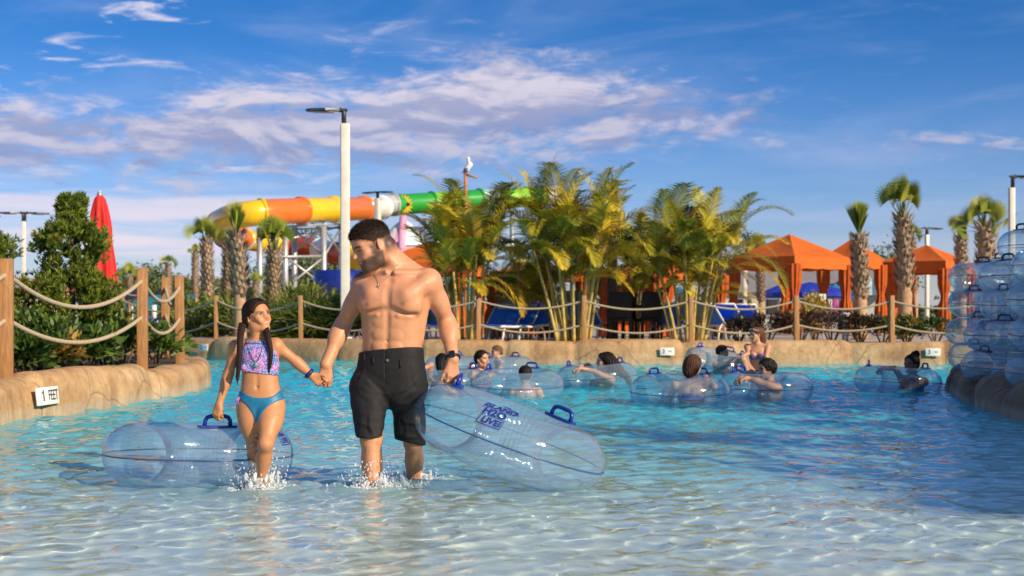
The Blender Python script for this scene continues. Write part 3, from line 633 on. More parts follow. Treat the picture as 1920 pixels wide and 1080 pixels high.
def build_man():
    Y0 = 7.9; SK = np.array((0.63, 0.295, 0.150))
    p = lambda x, y, d=0.0: np.array(P(x, y, Y0+d))
    F = Field(p(575, 395, 0)+np.array((0, -0.42, 0)), p(895, 1010, 0)+np.array((0, 0.62, 0)), 0.0045) if False else Field((p(575, 1010)[0], 7.35, -0.36), (p(898, 0)[0], 8.50, p(0, 396)[2]), 0.0046)
    T = Field((p(640, 0)[0], 7.5, p(0, 850)[2]), (p(830, 0)[0], 8.3, p(0, 470)[2]), 0.01)
    yaw = R(11); fw = np.array((-math.sin(yaw), -math.cos(yaw), 0)); up = unit(p(740, 497, -0.02)-p(733, 705)); A = frame(up, fw); O = p(733, 705)
    tab = [(-0.14, 0.140, 0.092, -0.01, 0), (-0.06, 0.156, 0.102, -0.01, 0), (0.06, 0.158, 0.098, 0.0, 0), (0.124, 0.165, 0.103, 0.0, 0.0), (0.20, 0.163, 0.100, 0.005, 0), (0.272, 0.164, 0.102, 0.008, 0), (0.37, 0.170, 0.110, 0.006, 0), (0.43, 0.178, 0.118, 0.0, 0), (0.488, 0.178, 0.118, -0.01, 0), (0.545, 0.155, 0.100, -0.02, 0), (0.59, 0.115, 0.075, -0.025, 0), (0.625, 0.07, 0.06, -0.03, 0)]
    F.loft(O, A, tab, 0.02, n=2.5)
    g = lambda l, f, u: O+A[0]*l+A[1]*f+A[2]*u
    sR, sL = p(681, 533, 0.035), p(806, 527, -0.03); eR, eL = p(645, 606, 0.10), p(837, 602, 0.08); wR, wL = p(611, 684, -0.02), p(849, 674, -0.06)
    nb, nt = p(738, 497, 0.0), p(722, 462, -0.03)
    F.cap(nb, nt, 0.064, 0.057, 0.04)
    for s, sh in ((-1, sR), (1, sL)):
        F.cap(nb+np.array((0, 0.03, 0.03)), sh+np.array((-s*0.035, 0.025, 0.028)), 0.048, 0.042, 0.045)         # trapezius
        F.cap(g(s*0.025, 0.075, 0.575), sh+np.array((-s*0.03, -0.02, 0.045)), 0.012, 0.016, 0.02)               # collarbone
        F.ell(sh+np.array((s*0.002, 0, -0.012)), (0.062, 0.066, 0.080), None, 0.035)                             # deltoid
        B = frame(A[2]*0.9+A[0]*s*0.25, A[1]); F.ell(g(s*0.086, 0.076, 0.425), (0.096, 0.048, 0.078), B, 0.035)     # pectoral
        F.ell(g(s*0.105, 0.072, 0.385), (0.06, 0.040, 0.035), A, 0.04)
        F.cap(sh+np.array((-s*0.03, -0.05, -0.02)), g(s*0.10, 0.09, 0.455), 0.046, 0.040, 0.03)
        F.cap(g(s*0.150, -0.03, 0.45), g(s*0.130, -0.02, 0.22), 0.055, 0.040, 0.03)                                # flank
        for j, (u, w) in enumerate(((0.300, 0.040), (0.232, 0.042), (0.165, 0.040))): F.ell(g(s*0.044, 0.092, u), (0.040, 0.018, 0.034), A, 0.012)
        F.ell(g(s*0.060, 0.072, 0.085), (0.05, 0.026, 0.08), A, 0.02)
        for u in (0.335, 0.365): F.cap(g(s*0.06, 0.105, u+0.01), g(s*0.155, 0.02, u-0.035), 0.009, 0.008, 0.02)
        F.cap(g(s*0.165, 0.05, 0.135), g(s*0.07, 0.11, 0.02), 0.010, 0.010, 0.03, 's')                            # groin line
    F.cap(g(0, 0.128, 0.50), g(0, 0.133, 0.375), 0.011, 0.010, 0.025, 's'); F.cap(g(0, 0.118, 0.36), g(0, 0.118, 0.14), 0.008, 0.007, 0.022, 's')
    for s in (-1, 1): F.cap(g(s*0.02, 0.124, 0.372), g(s*0.145, 0.090, 0.352), 0.006, 0.006, 0.03, 's')
    F.ell(g(0, 0.112, 0.198), (0.010, 0.018, 0.008), A, 0.008, 's'); F.ell(g(0.0, 0.10, 0.535), (0.020, 0.018, 0.02), A, 0.02, 's')
    # arms
    for s, sh, e, w, rr in ((-1, sR, eR, wR, 1.0), (1, sL, eL, wL, 1.06)):
        u = unit(e-sh); F.cap(sh, e, 0.053*rr, 0.042*rr, 0.03); F.ell(sh+(e-sh)*0.55+np.array((0, -0.018, 0)), (0.042*rr, 0.044*rr, 0.085), frame(-u, (0, -1, 0)), 0.03)
        F.ell(sh+(e-sh)*0.45+np.array((s*0.008, 0.026, 0)), (0.042*rr, 0.040, 0.09), frame(-u, (0, -1, 0)), 0.03)
        F.cap(e, w, 0.041*rr, 0.029, 0.03); v = unit(w-e); F.ell(e+(w-e)*0.27+np.array((s*0.006, 0, 0)), (0.051*rr, 0.045, 0.085), frame(-v, (0, -1, 0)), 0.03)
        F.cap(e+(w-e)*0.7, w, 0.030, 0.028, 0.02, flat=((0, 1, 0), 1.1))
    # hands: the right one closes round the girl's hand, the left one hooks the tube's handle
    hand(F, wR, (-0.10, -0.10, -1), (-0.25, 1.0, 0.0), (1, 0.2, 0), 0.178, curls=((28, 55, 40), (40, 60, 45), (48, 62, 45), (52, 62, 45)), thumb=(0.95, 0.42, 0.35), thumb_curl=14, wr=0.029)
    hand(F, wL, (0.02, -0.06, -1), (-0.55, 0.85, 0.0), (-1, -0.4, 0), 0.185, curls=((22, 60, 45), (28, 66, 48), (32, 68, 48), (34, 68, 48)), thumb=(0.90, 0.50, 0.25), thumb_curl=8, wr=0.030)
    # legs
    hR, hL = p(703, 715, -0.02), p(765, 715, 0.02); kR, kL = p(696, 822, -0.13), p(775, 828, 0.10); aR = np.array((p(703, 0, -0.16)[0], 7.70, -0.185)); aL = np.array((p(777, 0, 0.36)[0], 8.24, -0.150))
    for s, hj, kn, an, rr in ((-1, hR, kR, aR, 1.0), (1, hL, kL, aL, 0.90)):
        F.cap(hj, kn, 0.072, 0.060*rr, 0.04); F.ell(kn+np.array((0, -0.025, 0.0)), (0.045*rr, 0.038, 0.05), None, 0.025)
        F.cap(kn, an, 0.052*rr, 0.034*rr, 0.03); F.ell(kn+(an-kn)*0.30+np.array((0.004*s, 0.022, 0)), (0.058*rr, 0.055*rr, 0.105), frame(unit(kn-an), (0, -1, 0)), 0.03); F.cap(kn+(an-kn)*0.12+np.array((0, -0.028, 0)), kn+(an-kn)*0.8+np.array((0, -0.012, 0)), 0.026*rr, 0.022*rr, 0.03)
        for q in (-1, 1): F.ell(an+np.array((q*0.03, 0.005, 0)), (0.016, 0.02, 0.022), None, 0.015)
    foot(F, aR, (-0.10, -1, 0), 0.26); foot(F, aL, (0.05, -1, -0.15), 0.26)
    # head, looking down to his right
    fwd = unit((-0.84, -0.44, -0.40)); HA = frame((-0.30, -0.10, 0.95), fwd); HA = frame(HA[2], fwd) if False else np.stack((np.cross(unit(np.array((-0.38, -0.14, 0.92))-fwd*(np.array((-0.38, -0.14, 0.92))@fwd)), fwd), fwd, unit(np.array((-0.38, -0.14, 0.92))-fwd*(np.array((-0.38, -0.14, 0.92))@fwd))))
    h = 0.254; ear = p(713, 458, -0.10); c = ear-h*(HA[0]*0.335+HA[1]*-0.085+HA[2]*0.47)
    F.cap(nt, hp(c, HA, h, (0, -0.12, 0.40)), 0.056, 0.060, 0.03)
    F.cap(nb+np.array((0.01, -0.055, 0.0)), hp(c, HA, h, (0.22, -0.12, 0.30)), 0.014, 0.020, 0.025)
    head_sdf(F, c, HA, h, smile=1.0, jaw=1.04, nose=1.05)
    F.ell(hp(c, HA, h, (0, 0.20, 0.08)), np.array((0.20, 0.17, 0.10))*h, HA, 0.02)               # beard mass
    root = empty('person', (p(735, 0)[0], 7.9, float(floor_z(np.array(7.9)))), 0, 'bare-chested bearded man in dark knee-length shorts walking through the shallow water', 'person')
    nips = [np.array(surf(F, 688, 571) or p(688, 571, -0.1)), np.array(surf(F, 755, 570) or p(755, 570, -0.1))]
    HR = np.array((0.030, 0.017, 0.012))
    def colf(V):
        C = np.tile(SK, (len(V), 1)); r = np.random.default_rng(3)
        def mix(w, col): C[:] = C*(1-w[:, None])+np.array(col)*w[:, None]
        top = np.clip((V[:, 2]-0.93)/0.15, 0, 1)*np.clip((1.42-V[:, 2])/0.1, 0, 1); mix(0.28*top, (0.60, 0.26, 0.17))             # sun-reddened shoulders
        for e_ in (eR, eL): mix(0.35*np.exp(-(((V-e_)**2).sum(1)/0.05**2)), (0.48, 0.22, 0.14))
        for w_ in (wR, wL): mix(0.30*np.exp(-(((V-w_-np.array((0, 0, -0.07)))**2).sum(1)/0.08**2)), (0.58, 0.25, 0.16))
        for q in nips: mix(0.85*np.exp(-(((V-q)**2).sum(1)/0.0135**2)**2), (0.30, 0.11, 0.075)); mix(0.5*np.exp(-(((V-q)**2).sum(1)/0.022**2)), (0.38, 0.15, 0.10))
        leg = np.clip((0.30-V[:, 2])/0.05, 0, 1); st = np.sin(V[:, 0]*700+np.sin(V[:, 2]*60)*3)*np.sin(V[:, 1]*620+np.sin(V[:, 2]*75)*3); mix(0.42*leg*np.clip(st*1.6, 0, 1)*r.uniform(0.4, 1, len(V)), (0.16, 0.08, 0.05))
        fa = np.exp(-(((V-(eL+wL)/2)**2).sum(1)/0.12**2))+np.exp(-(((V-(eR+wR)/2)**2).sum(1)/0.12**2)); mix(0.28*np.clip(fa, 0, 1)*np.clip(st*1.4, 0, 1), (0.20, 0.10, 0.06))
        C2 = head_col(V, C, c, HA, h, SK, brow=(0.020, 0.012, 0.008), smile=0.8, closed=0.86, beard=(0.050, 0.034, 0.028), look=(0.0, -0.012))
        L = ((V-c)@HA.T)/h; n2 = np.abs(L).max(1) < 1.3                                            # cropped sides of the hair
        hl = 0.80-0.10*np.clip((np.abs(L[:, 0])-0.12)/0.15, 0, 1)
        m = n2*np.clip((L[:, 2]-(0.43+0.34*np.clip((L[:, 1]-0.02)/0.20, 0, 1)))/0.14, 0, 1)*np.clip((0.265-L[:, 1]+0.25*np.clip(L[:, 2]-0.72, 0, 1))/0.03, 0, 1)
        bk = n2*np.clip((-0.05-L[:, 1])/0.10, 0, 1)*np.clip((L[:, 2]-0.17)/0.22, 0, 1); m = np.maximum(m, bk)
        e_ = np.exp(-(((np.abs(L[:, 0])-0.345)/0.05)**2+((L[:, 1]+0.085)/0.10)**2+((L[:, 2]-0.47)/0.14)**2)**2); m = m*(1-e_)
        C2 = C2*(1-0.93*m[:, None])+HR*0.93*m[:, None]; return C2
    body = sculpt('body', F, M_SKIN, root, colf)
    body.cycles.is_caustics_receiver = True
    # hair on the top of the head
    G = Field(c-0.36, c+0.42, 0.0045); q = lambda *a: hp(c, HA, h, a); r_ = np.random.default_rng(8)
    G.ell(q(0, -0.07, 0.648), np.array((0.336, 0.428, 0.358))*h, HA, 0.01); G.ell(q(0, -0.03, 0.73), np.array((0.315, 0.412, 0.295))*h, HA, 0.03); G.ell(q(0, -0.20, 0.45), np.array((0.262, 0.262, 0.22))*h, HA, 0.02)
    G.ell(q(0, 0.56, 0.40), np.array((0.52, 0.36, 0.415))*h, HA, 0.012, 's'); G.plane(q(0, -0.30, 0.30), -HA[2]+HA[1]*0.75, 0.02)
    for s in (-1, 1): G.ell(q(s*0.46, 0.22, 0.40), np.array((0.26, 0.25, 0.30))*h, HA, 0.012, 's'); G.ell(q(s*0.37, -0.075, 0.45), np.array((0.12, 0.12, 0.165))*h, HA, 0.012, 's')
    def hd(V, N):
        f = np.zeros(len(V)); rr = np.random.default_rng(2)
        for k in range(9): w = unit(rr.normal(size=3))*rr.uniform(250, 700); f += np.sin(V@w+rr.uniform(0, 6.28))
        return 0.00042*f
    def hcol(V):
        L = (V-c)@HA.T/h; t = np.clip((L[:, 2]-0.42-0.05*np.clip(L[:, 1]*3, -1, 1))/0.30, 0, 1)[:, None]; t = t*t*(3-2*t); return HR*0.9*t+np.array((0.17, 0.095, 0.062))*(1-t)
    hairm = sculpt('hair', G, M_HAIRV, root, hcol, hd)
    # short strands standing out of it, longest on top
    me = hairm.data; nv = len(me.vertices); co = np.zeros(nv*3, np.float32); no = np.zeros(nv*3, np.float32); me.vertices.foreach_get('co', co); me.vertices.foreach_get('normal', no); co = co.reshape(-1, 3); no = no.reshape(-1, 3); rs = np.random.default_rng(31)
    Lh = (co-c)@HA.T/h; out = ((co-hp(c, HA, h, (0, -0.05, 0.55)))*no).sum(1) > 0; tt = np.clip((Lh[:, 2]-0.50)/0.32, 0, 1); k = np.nonzero(out & (rs.random(nv) < 0.30+0.5*tt))[0]; k = np.repeat(k, 2); m = len(k); LS = Strands()
    d = no[k]*0.75+rs.normal(0, 0.30, (m, 3))+HA[1]*0.55*tt[k][:, None]-HA[2]*0.55*(1-tt[k])[:, None]; tk = tt[k][:, None]; C = (HR*0.9*tk+np.array((0.10, 0.058, 0.04))*(1-tk))*rs.uniform(0.5, 1.9, (m, 1))
    LS.blades(co[k]+rs.normal(0, 0.0015, (m, 3))-no[k]*0.002, d, (0.005+0.010*tt[k])*rs.uniform(0.6, 1.3, m), 0.0016, rs.normal(size=(m, 3)), C, 0.2, 2); LS.build('strands', hairm, True, M_HAIRV)
    # shorts
    G = Field((p(640, 0)[0], 7.5, p(0, 850)[2]), (p(812, 0)[0], 8.4, p(0, 640)[2]), 0.0045)
    G.loft(O, A, [(-0.19, 0.10, 0.08, -0.01, 0), (-0.10, 0.192, 0.135, -0.01, 0.0), (-0.02, 0.200, 0.136, -0.005, 0), (0.06, 0.188, 0.130, 0.002, 0.0), (0.13, 0.178, 0.120, 0.004, 0), (0.18, 0.174, 0.116, 0.004, 0)], 0.02, n=2.6)
    G.cap(p(690, 728, -0.02), p(697, 824, -0.14), 0.106, 0.083, 0.03); G.cap(p(764, 728, 0.02), p(767, 830, 0.10), 0.100, 0.092, 0.03)
    G.ell(p(728, 812, -0.05), (0.024, 0.30, 0.130), None, 0.015, 's')
    G.plane(p(734, 657, 0), unit((-0.08, 0.10, 1)), 0.005)
    Vx = G.ax[0][:, None, None]; Vy = G.ax[1][None, :, None]; Vz = G.ax[2][None, None, :]; xm = p(730, 0)[0]
    cutR = (p(0, 819, -0.14)[2]-Vz)+0.02*(Vx-p(697, 0)[0]); cutL = (p(0, 829, 0.08)[2]-Vz)-0.20*(Vx-p(767, 0)[0])-0.0*Vy
    G.v = smax(G.v, np.where(Vx < xm, cutR, cutL).astype(np.float32), 0.004)
    def wr(V, N):
        z = V[:, 2]; x = V[:, 0]-xm; lo = np.clip((0.60-z)/0.25, 0, 1)
        f = 0.0026*np.sin(x*34+z*42+1.2*np.sin(z*26))*lo+0.0009*np.sin(z*95-np.abs(x)*70+V[:, 1]*24+2*np.sin(x*31))*np.clip((0.66-z)/0.12, 0, 1)
        pass
        f += 0.0050*np.sin(np.abs(x)*46-z*34+2*np.sin(V[:, 1]*14))*np.exp(-((z-0.46)/0.06)**2)
        f += +0.0015*np.clip((z-0.700)/0.003, 0, 1)-0.004*np.exp(-((x+0.012)/0.0035)**2)*np.clip((z-0.55)/0.05, 0, 1)*(V[:, 1] < 7.9)
        for x0, z0, x1, z1, am, w_ in ((-0.01, 0.49, -0.17, 0.60, 0.006, 0.012), (-0.02, 0.46, -0.19, 0.50, 0.007, 0.013), (0.02, 0.48, 0.17, 0.58, 0.006, 0.012), (0.03, 0.44, 0.19, 0.47, 0.007, 0.013), (-0.17, 0.36, -0.05, 0.30, 0.006, 0.012), (-0.18, 0.29, -0.06, 0.25, 0.005, 0.010), (-0.10, 0.42, -0.06, 0.24, 0.005, 0.012), (-0.14, 0.40, -0.15, 0.24, 0.004, 0.010), (0.06, 0.36, 0.19, 0.30, 0.006, 0.012), (0.08, 0.40, 0.10, 0.22, 0.005, 0.012), (0.17, 0.42, 0.15, 0.22, 0.004, 0.010), (0.05, 0.27, 0.18, 0.24, 0.005, 0.010), (-0.13, 0.66, -0.16, 0.52, 0.003, 0.010), (0.13, 0.66, 0.17, 0.52, 0.003, 0.010)):
            dx, dz = x1-x0, z1-z0; l2 = dx*dx+dz*dz; t = np.clip(((x-x0)*dx+(z-z0)*dz)/l2, 0, 1); sd = ((x-x0)*dz-(z-z0)*dx)/math.sqrt(l2)+0.006*np.sin(t*7+x0*50); dd = np.sqrt(sd**2+(((x-x0)*dx+(z-z0)*dz)/l2-t)**2*l2)
            f += 0.62*am*(np.exp(-(dd/w_)**2)-0.8*np.exp(-((sd-1.7*w_)/w_)**2)*(dd < 0.05))*np.sin(np.pi*np.clip(t, 0.06, 0.94))*(V[:, 1] < 8.02)
        return f
    sh = sculpt('shorts', G, M_SHORTS, root, None, wr)
    for px, py in ((683, 662), (751, 674), (700, 668)):
        s0 = surf(G, px, py+1); s1 = surf(G, px, py+16)
        if s0 and s1: mb = MB(); mb.tube([s0+Vector((0, -0.003, 0)), s0.lerp(s1, 0.5)+Vector((0, -0.006, 0)), s1+Vector((0, -0.003, 0))], 0.0055, 6); mb.build('belt_loop', M_SHORTS, sh, True)
    s0 = surf(G, 726, 676)
    if s0: mb = MB(); mb.sphere(s0+Vector((0, -0.002, 0)), 0.009, 8, sc=(1, 0.4, 1)); mb.build('button', mat('button', (0.10, 0.09, 0.08), 0.4), sh, True)
    # necklace with a small cross
    mb = MB(); L = [(747, 496), (742, 503), (735, 511), (728, 519), (721, 526), (714, 531), (710, 534)]; L2 = [(703, 510), (704, 517), (706, 524), (708, 530), (710, 534)]
    for pts in (L, L2):
        w = [surf(F, *a) for a in pts]; w = [x+Vector((0, -0.004, 0)) for x in w if x]
        if len(w) > 2: mb.tube(w, 0.0019, 5)
    nk = mb.build('necklace', M_METAL, root, True); w = surf(F, 710, 538)
    if w:
        mb = MB(); w = w+Vector((0, -0.006, 0)); mb.box(w, (0.0035, 0.003, 0.027)); mb.box(w+Vector((0, 0.0, 0.006)), (0.018, 0.0036, 0.0035)); mb.build('cross_pendant', M_METAL, nk, True)
    # watch on the left wrist
    v = unit(wL-eL); B = frame(v, (0.5, -0.85, 0)); cw = wL-v*0.012; mb = MB(); pts = [cw+B[0]*math.cos(a)*0.037+B[1]*math.sin(a)*0.033 for a in np.linspace(0, 2*math.pi, 24, endpoint=False)]
    mb.tube(pts, 0.010, 8, closed=True, squash=(Vector(v), 1.0)); wt = mb.build('watch', M_BLACKP, root, True)
    mb = MB(); rot = Matrix((B[0], B[1], B[2])).transposed(); fc = cw+B[1]*0.032+B[0]*0.022; d = unit(B[1]*0.8+B[0]*0.6); rot = Matrix((np.cross(v, d)*-1, d, v)).transposed(); mb.box(fc, (0.036, 0.014, 0.042), rot, bevel=0.005); mb.build('watch_case', M_GLASSD, wt, True)
    return root, F
def build_girl():
    Y0 = 7.72; SK = np.array((0.54, 0.245, 0.108)); p = lambda x, y, d=0.0: np.array(P(x, y, Y0+d))
    F = Field((p(388, 0)[0], 7.3, -0.34), (p(622, 0)[0], 8.30, p(0, 545)[2]), 0.0043)
    yaw = R(4); fw = np.array((-math.sin(yaw), -math.cos(yaw), 0)); O = p(489, 757); up = unit(p(486, 640)-O); A = frame(up, fw); g = lambda l, f, u: O+A[0]*l+A[1]*f+A[2]*u
    F.loft(O, A, [(-0.10, 0.085, 0.07, -0.01, 0), (-0.04, 0.112, 0.084, -0.01, 0), (0.02, 0.116, 0.084, -0.005, 0), (0.064, 0.109, 0.076, 0.002, 0), (0.131, 0.098, 0.068, 0.006, 0), (0.18, 0.096, 0.066, 0.004, 0), (0.224, 0.100, 0.072, 0.0, 0), (0.282, 0.104, 0.074, -0.006, 0), (0.317, 0.092, 0.062, -0.010, 0), (0.345, 0.06, 0.046, -0.014, 0), (0.365, 0.040, 0.036, -0.018, 0)], 0.02, n=2.3)
    sR, sL = p(441, 652, 0.01), p(518, 648, 0.0); eR, eL = p(429, 699, 0.05), p(555, 678, 0.04); wR, wL = p(411, 757, 0.02), p(583, 703, 0.05)
    nb, nt = p(486, 641, 0.015), p(480, 612, 0.005); F.cap(nb, nt, 0.041, 0.038, 0.03)
    for s, sh, e, w in ((-1, sR, eR, wR), (1, sL, eL, wL)):
        F.cap(nb+np.array((0, 0.012, 0.0)), sh+np.array((-s*0.01, 0.01, 0.006)), 0.030, 0.030, 0.03); F.ell(sh, (0.036, 0.038, 0.042), None, 0.02)
        F.cap(sh, e, 0.032, 0.026, 0.02); F.cap(e, w, 0.026, 0.0195, 0.02); v = unit(w-e); F.ell(e+(w-e)*0.28, (0.028, 0.026, 0.05), frame(-v, (0, -1, 0)), 0.02)
        F.cap(g(s*0.014, 0.040, 0.338), sh+np.array((-s*0.02, -0.010, 0.022)), 0.006, 0.009, 0.014)
    F.cap(g(0, 0.081, 0.20), g(0, 0.081, 0.09), 0.006, 0.006, 0.016, 's'); F.ell(g(0, 0.078, 0.093), (0.007, 0.014, 0.006), A, 0.006, 's')
    hand(F, wR, (-0.28, -0.10, -0.95), (0.35, 0.90, -0.1), (0.8, -0.4, 0), 0.128, curls=((25, 55, 40), (30, 60, 45), (34, 62, 45), (36, 62, 45)), thumb=(0.9, 0.5, 0.3), wr=0.0185)
    hand(F, wL, (0.75, 0.03, -0.60), (0.10, -1.0, 0.1), (0.5, 0.0, 0.8), 0.125, curls=((25, 40, 30), (30, 45, 30), (34, 48, 30), (36, 48, 30)), thumb=(0.75, 0.6, 0.3), wr=0.0185)
    hL, hR = p(511, 768, -0.01), p(467, 768, 0.0); kL, kR = p(498, 833, -0.15), p(478, 838, -0.03); aL, aR = p(489, 910, -0.06), p(475, 884, 0.20)
    for s, hj, kn, an in ((1, hL, kL, aL), (-1, hR, kR, aR)):
        F.cap(hj+np.array((0, 0, 0.01)), kn, 0.066, 0.041, 0.03); F.ell(hj+(kn-hj)*0.30, (0.066, 0.068, 0.095), frame(unit(hj-kn), (0, -1, 0)), 0.03); F.ell(kn+np.array((0, -0.016, 0.004)), (0.032, 0.028, 0.036), None, 0.02)
        F.cap(kn, an, 0.037, 0.024, 0.02); F.ell(kn+(an-kn)*0.33+np.array((0, 0.014, 0)), (0.039, 0.038, 0.07), frame(unit(kn-an), (0, -1, 0)), 0.025)
    foot(F, aL, (-0.25, -1, -0.45), 0.185, 0.026, 0.015); foot(F, aR, (-0.1, -0.3, -0.95), 0.185, 0.026, 0.015)
    # head turned to the man, chin up
    fwd = unit((0.72, -0.66, 0.17)); u0 = np.array((-0.20, 0.06, 0.97)); u0 = unit(u0-fwd*(u0@fwd)); HA = np.stack((np.cross(u0, fwd), fwd, u0)); h = 0.176
    ear = p(464, 597, -0.02); c = ear-h*(HA[0]*-0.335+HA[1]*-0.085+HA[2]*0.47)
    F.cap(nt, hp(c, HA, h, (0, -0.12, 0.36)), 0.038, 0.042, 0.02); head_sdf(F, c, HA, h, smile=0.95, jaw=0.90, nose=0.70)
    root = empty('person', (p(489, 0)[0], 7.72, float(floor_z(np.array(7.7)))), 0, 'smiling girl with two long dark braids in a blue and purple bikini', 'person')
    def colf(V):
        C = np.tile(SK, (len(V), 1))
        def mix(w, col): C[:] = C*(1-w[:, None])+np.array(col)*w[:, None]
        for q in (eR, eL, kL, kR): mix(0.30*np.exp(-(((V-q)**2).sum(1)/0.04**2)), (0.40, 0.17, 0.10))
        return head_col(V, C, c, HA, h, SK, brow=(0.13, 0.065, 0.04), lips=(0.52, 0.17, 0.14), smile=0.8, closed=0.0, cheeks=0.35, look=(0.004, 0.004))
    body = sculpt('body', F, M_SKIN, root, colf); body.cycles.is_caustics_receiver = True
    # hair: smooth cap, centre parting, two braids
    HC = np.array((0.026, 0.012, 0.008)); G = Field(c-0.30, c+0.36, 0.004); hair_cap(G, c, HA, h, t=0.055, front=0.86, back=0.26, side=0.60)
    q = lambda *a: hp(c, HA, h, a)
    for s in (-1, 1): G.ell(q(s*0.30, -0.22, 0.40), np.array((0.10, 0.17, 0.20))*h, HA, 0.015)
    G.cap(q(0, 0.30, 0.97), q(0, -0.35, 1.02), 0.006, 0.006, 0.012, 's')
    def hd(V, N): L = (V-c)@HA.T/h; a = np.arctan2(L[:, 0], L[:, 2]-0.5); return 0.0016*np.sin(a*60+L[:, 1]*6)+0.0010*np.sin(a*130+3*np.sin(L[:, 1]*9))
    hair = sculpt('hair', G, M_HAIRV, root, HC, hd)
    def braid(pts, r0, r1, rep, name):
        d, s = path_dense(pts, 0.002); n = len(d); B = Field(d.min(0)-0.04, d.max(0)+0.04, 0.0036); step = 0.0155; k = 0; L = s[-1]
        tan = np.gradient(d, axis=0); tan /= np.linalg.norm(tan, axis=1)[:, None]
        i = 0
        while i < n-3:
            t = s[i]/L; r = r0+(r1-r0)*t; sd = np.cross(tan[i], (0.0, -1.0, 0.0)); sd = unit(sd)*(1 if k % 2 else -1); e = min(n-1, i+int(0.020/0.002))
            B.cap(d[i]+sd*r*0.75, d[e]-sd*r*0.35+np.array((0, -0.35*r, 0)), r*0.72, r*0.55, 0.0035); i += max(3, int(step*(0.75+0.35*r/r0)/0.002*0.62)); k += 1
        B.cap(d[-4], d[-1]+np.array((0.0, 0, -0.03)), r1*0.8, r1*0.25, 0.004)
        return sculpt(name, B, M_HAIRV, hair, HC, None)
    bR = [p(456, 606, 0.00), p(452, 620, -0.035), p(450, 640, -0.075), p(449, 665, -0.085), p(447, 690, -0.08), p(445, 712, -0.07)]
    bL = [p(491, 612, 0.01), p(499, 620, -0.04), p(504, 640, -0.075), p(508, 660, -0.085), p(507, 680, -0.082), p(505, 692, -0.075)]
    braid(bR, 0.0165, 0.008, 1, 'braid'); braid(bL, 0.0165, 0.007, 1, 'braid')
    # bikini
    m = bpy.data.materials.new('bikini print'); m.use_nodes = True; nt_ = m.node_tree; b = nt_.nodes['Principled BSDF']; tc = nt_.nodes.new('ShaderNodeTexCoord')
    vo = nn(nt_, 'ShaderNodeTexVoronoi', i_Scale=120.0); nt_.links.new(tc.outputs['Object'], vo.inputs['Vector']); n1 = nn(nt_, 'ShaderNodeTexNoise', i_Scale=24, i_Detail=3); nt_.links.new(tc.outputs['Object'], n1.inputs['Vector'])
    cc = ramp(nt_, n1.outputs[0], [(0.36, (0.03, 0.16, 0.42)), (0.46, (0.10, 0.11, 0.42)), (0.54, (0.30, 0.12, 0.46)), (0.66, (0.55, 0.22, 0.50))]); cc = mixc(nt_, ramp(nt_, vo.outputs['Distance'], [(0.28, 0.75), (0.50, 0.0)]), cc, (0.68, 0.62, 0.80)); nt_.links.new(cc, b.inputs['Base Color']); b.inputs['Roughness'].default_value = 0.55
    M_TEAL = mat('teal swim fabric', (0.012, 0.17, 0.33), 0.5, var=0.12, scale=30, bump=0.08, bscale=700)
    G = Field((p(440, 0)[0], 7.55, p(0, 712)[2]), (p(535, 0)[0], 7.95, p(0, 632)[2]), 0.004); tb = [(0.10, 0.106, 0.078, 0.004, 0), (0.18, 0.103, 0.074, 0.004, 0), (0.224, 0.107, 0.081, 0.002, 0), (0.282, 0.111, 0.084, -0.004, 0), (0.317, 0.100, 0.074, -0.009, 0), (0.345, 0.070, 0.058, -0.013, 0), (0.385, 0.048, 0.046, -0.017, 0)]
    G.loft(O, A, tb, 0.01); G.plane(p(486, 699, 0), unit((-0.14, 0, -1)), 0.004); G.plane(p(486, 642.5, 0), (0, 0.3, 1), 0.004)
    G.plane(p(461, 652, 0), unit((-1.0, 0.35, 0.55)), 0.012); G.plane(p(509, 650, 0), unit((1.0, 0.35, 0.62)), 0.012)
    G.cap(p(458, 690, -0.06), p(447, 690, 0.06), 0.018, 0.03, 0.02); G.plane(p(486, 699, 0), unit((-0.14, 0, -1)), 0.004)
    top = sculpt('bikini_top', G, m, root); GT = G
    mb = MB()
    for pts in (([(464, 646), (463, 636), (465, 626)]), ([(497, 645), (498, 634), (496, 624)])):
        w = [surf(F, *a) for a in pts]; w = [x+Vector((0, -0.003, 0)) for x in w if x]
        if len(w) > 1: mb.tube(w, 0.0062, 6)
    w = [surf(G, x, 644.5) for x in range(463, 499, 4)]; w = [x+Vector((0, -0.001, 0)) for x in w if x]
    if len(w) > 2: mb.tube(w, 0.0048, 6)
    mb.build('strap', M_TEAL, top, True)
    G = Field((p(440, 0)[0], 7.50, p(0, 790)[2]), (p(540, 0)[0], 8.0, p(0, 725)[2]), 0.004)
    G.loft(O, A, [(-0.10, 0.090, 0.075, -0.01, 0), (-0.04, 0.117, 0.090, -0.01, 0), (0.02, 0.121, 0.090, -0.005, 0), (0.064, 0.114, 0.081, 0.002, 0), (0.10, 0.105, 0.075, 0.004, 0)], 0.02)
    for hj, kn in ((hL, kL), (hR, kR)): G.cap(hj+np.array((0, 0, 0.01)), kn, 0.071, 0.045, 0.03); G.ell(hj+(kn-hj)*0.30, (0.070, 0.072, 0.097), frame(unit(hj-kn), (0, -1, 0)), 0.03)
    G.ell(p(489, 722, -0.09), (0.125, 0.10, 0.070), None, 0.006, 's'); G.plane(p(489, 733, 0.0), (0, 0, 1), 0.004)
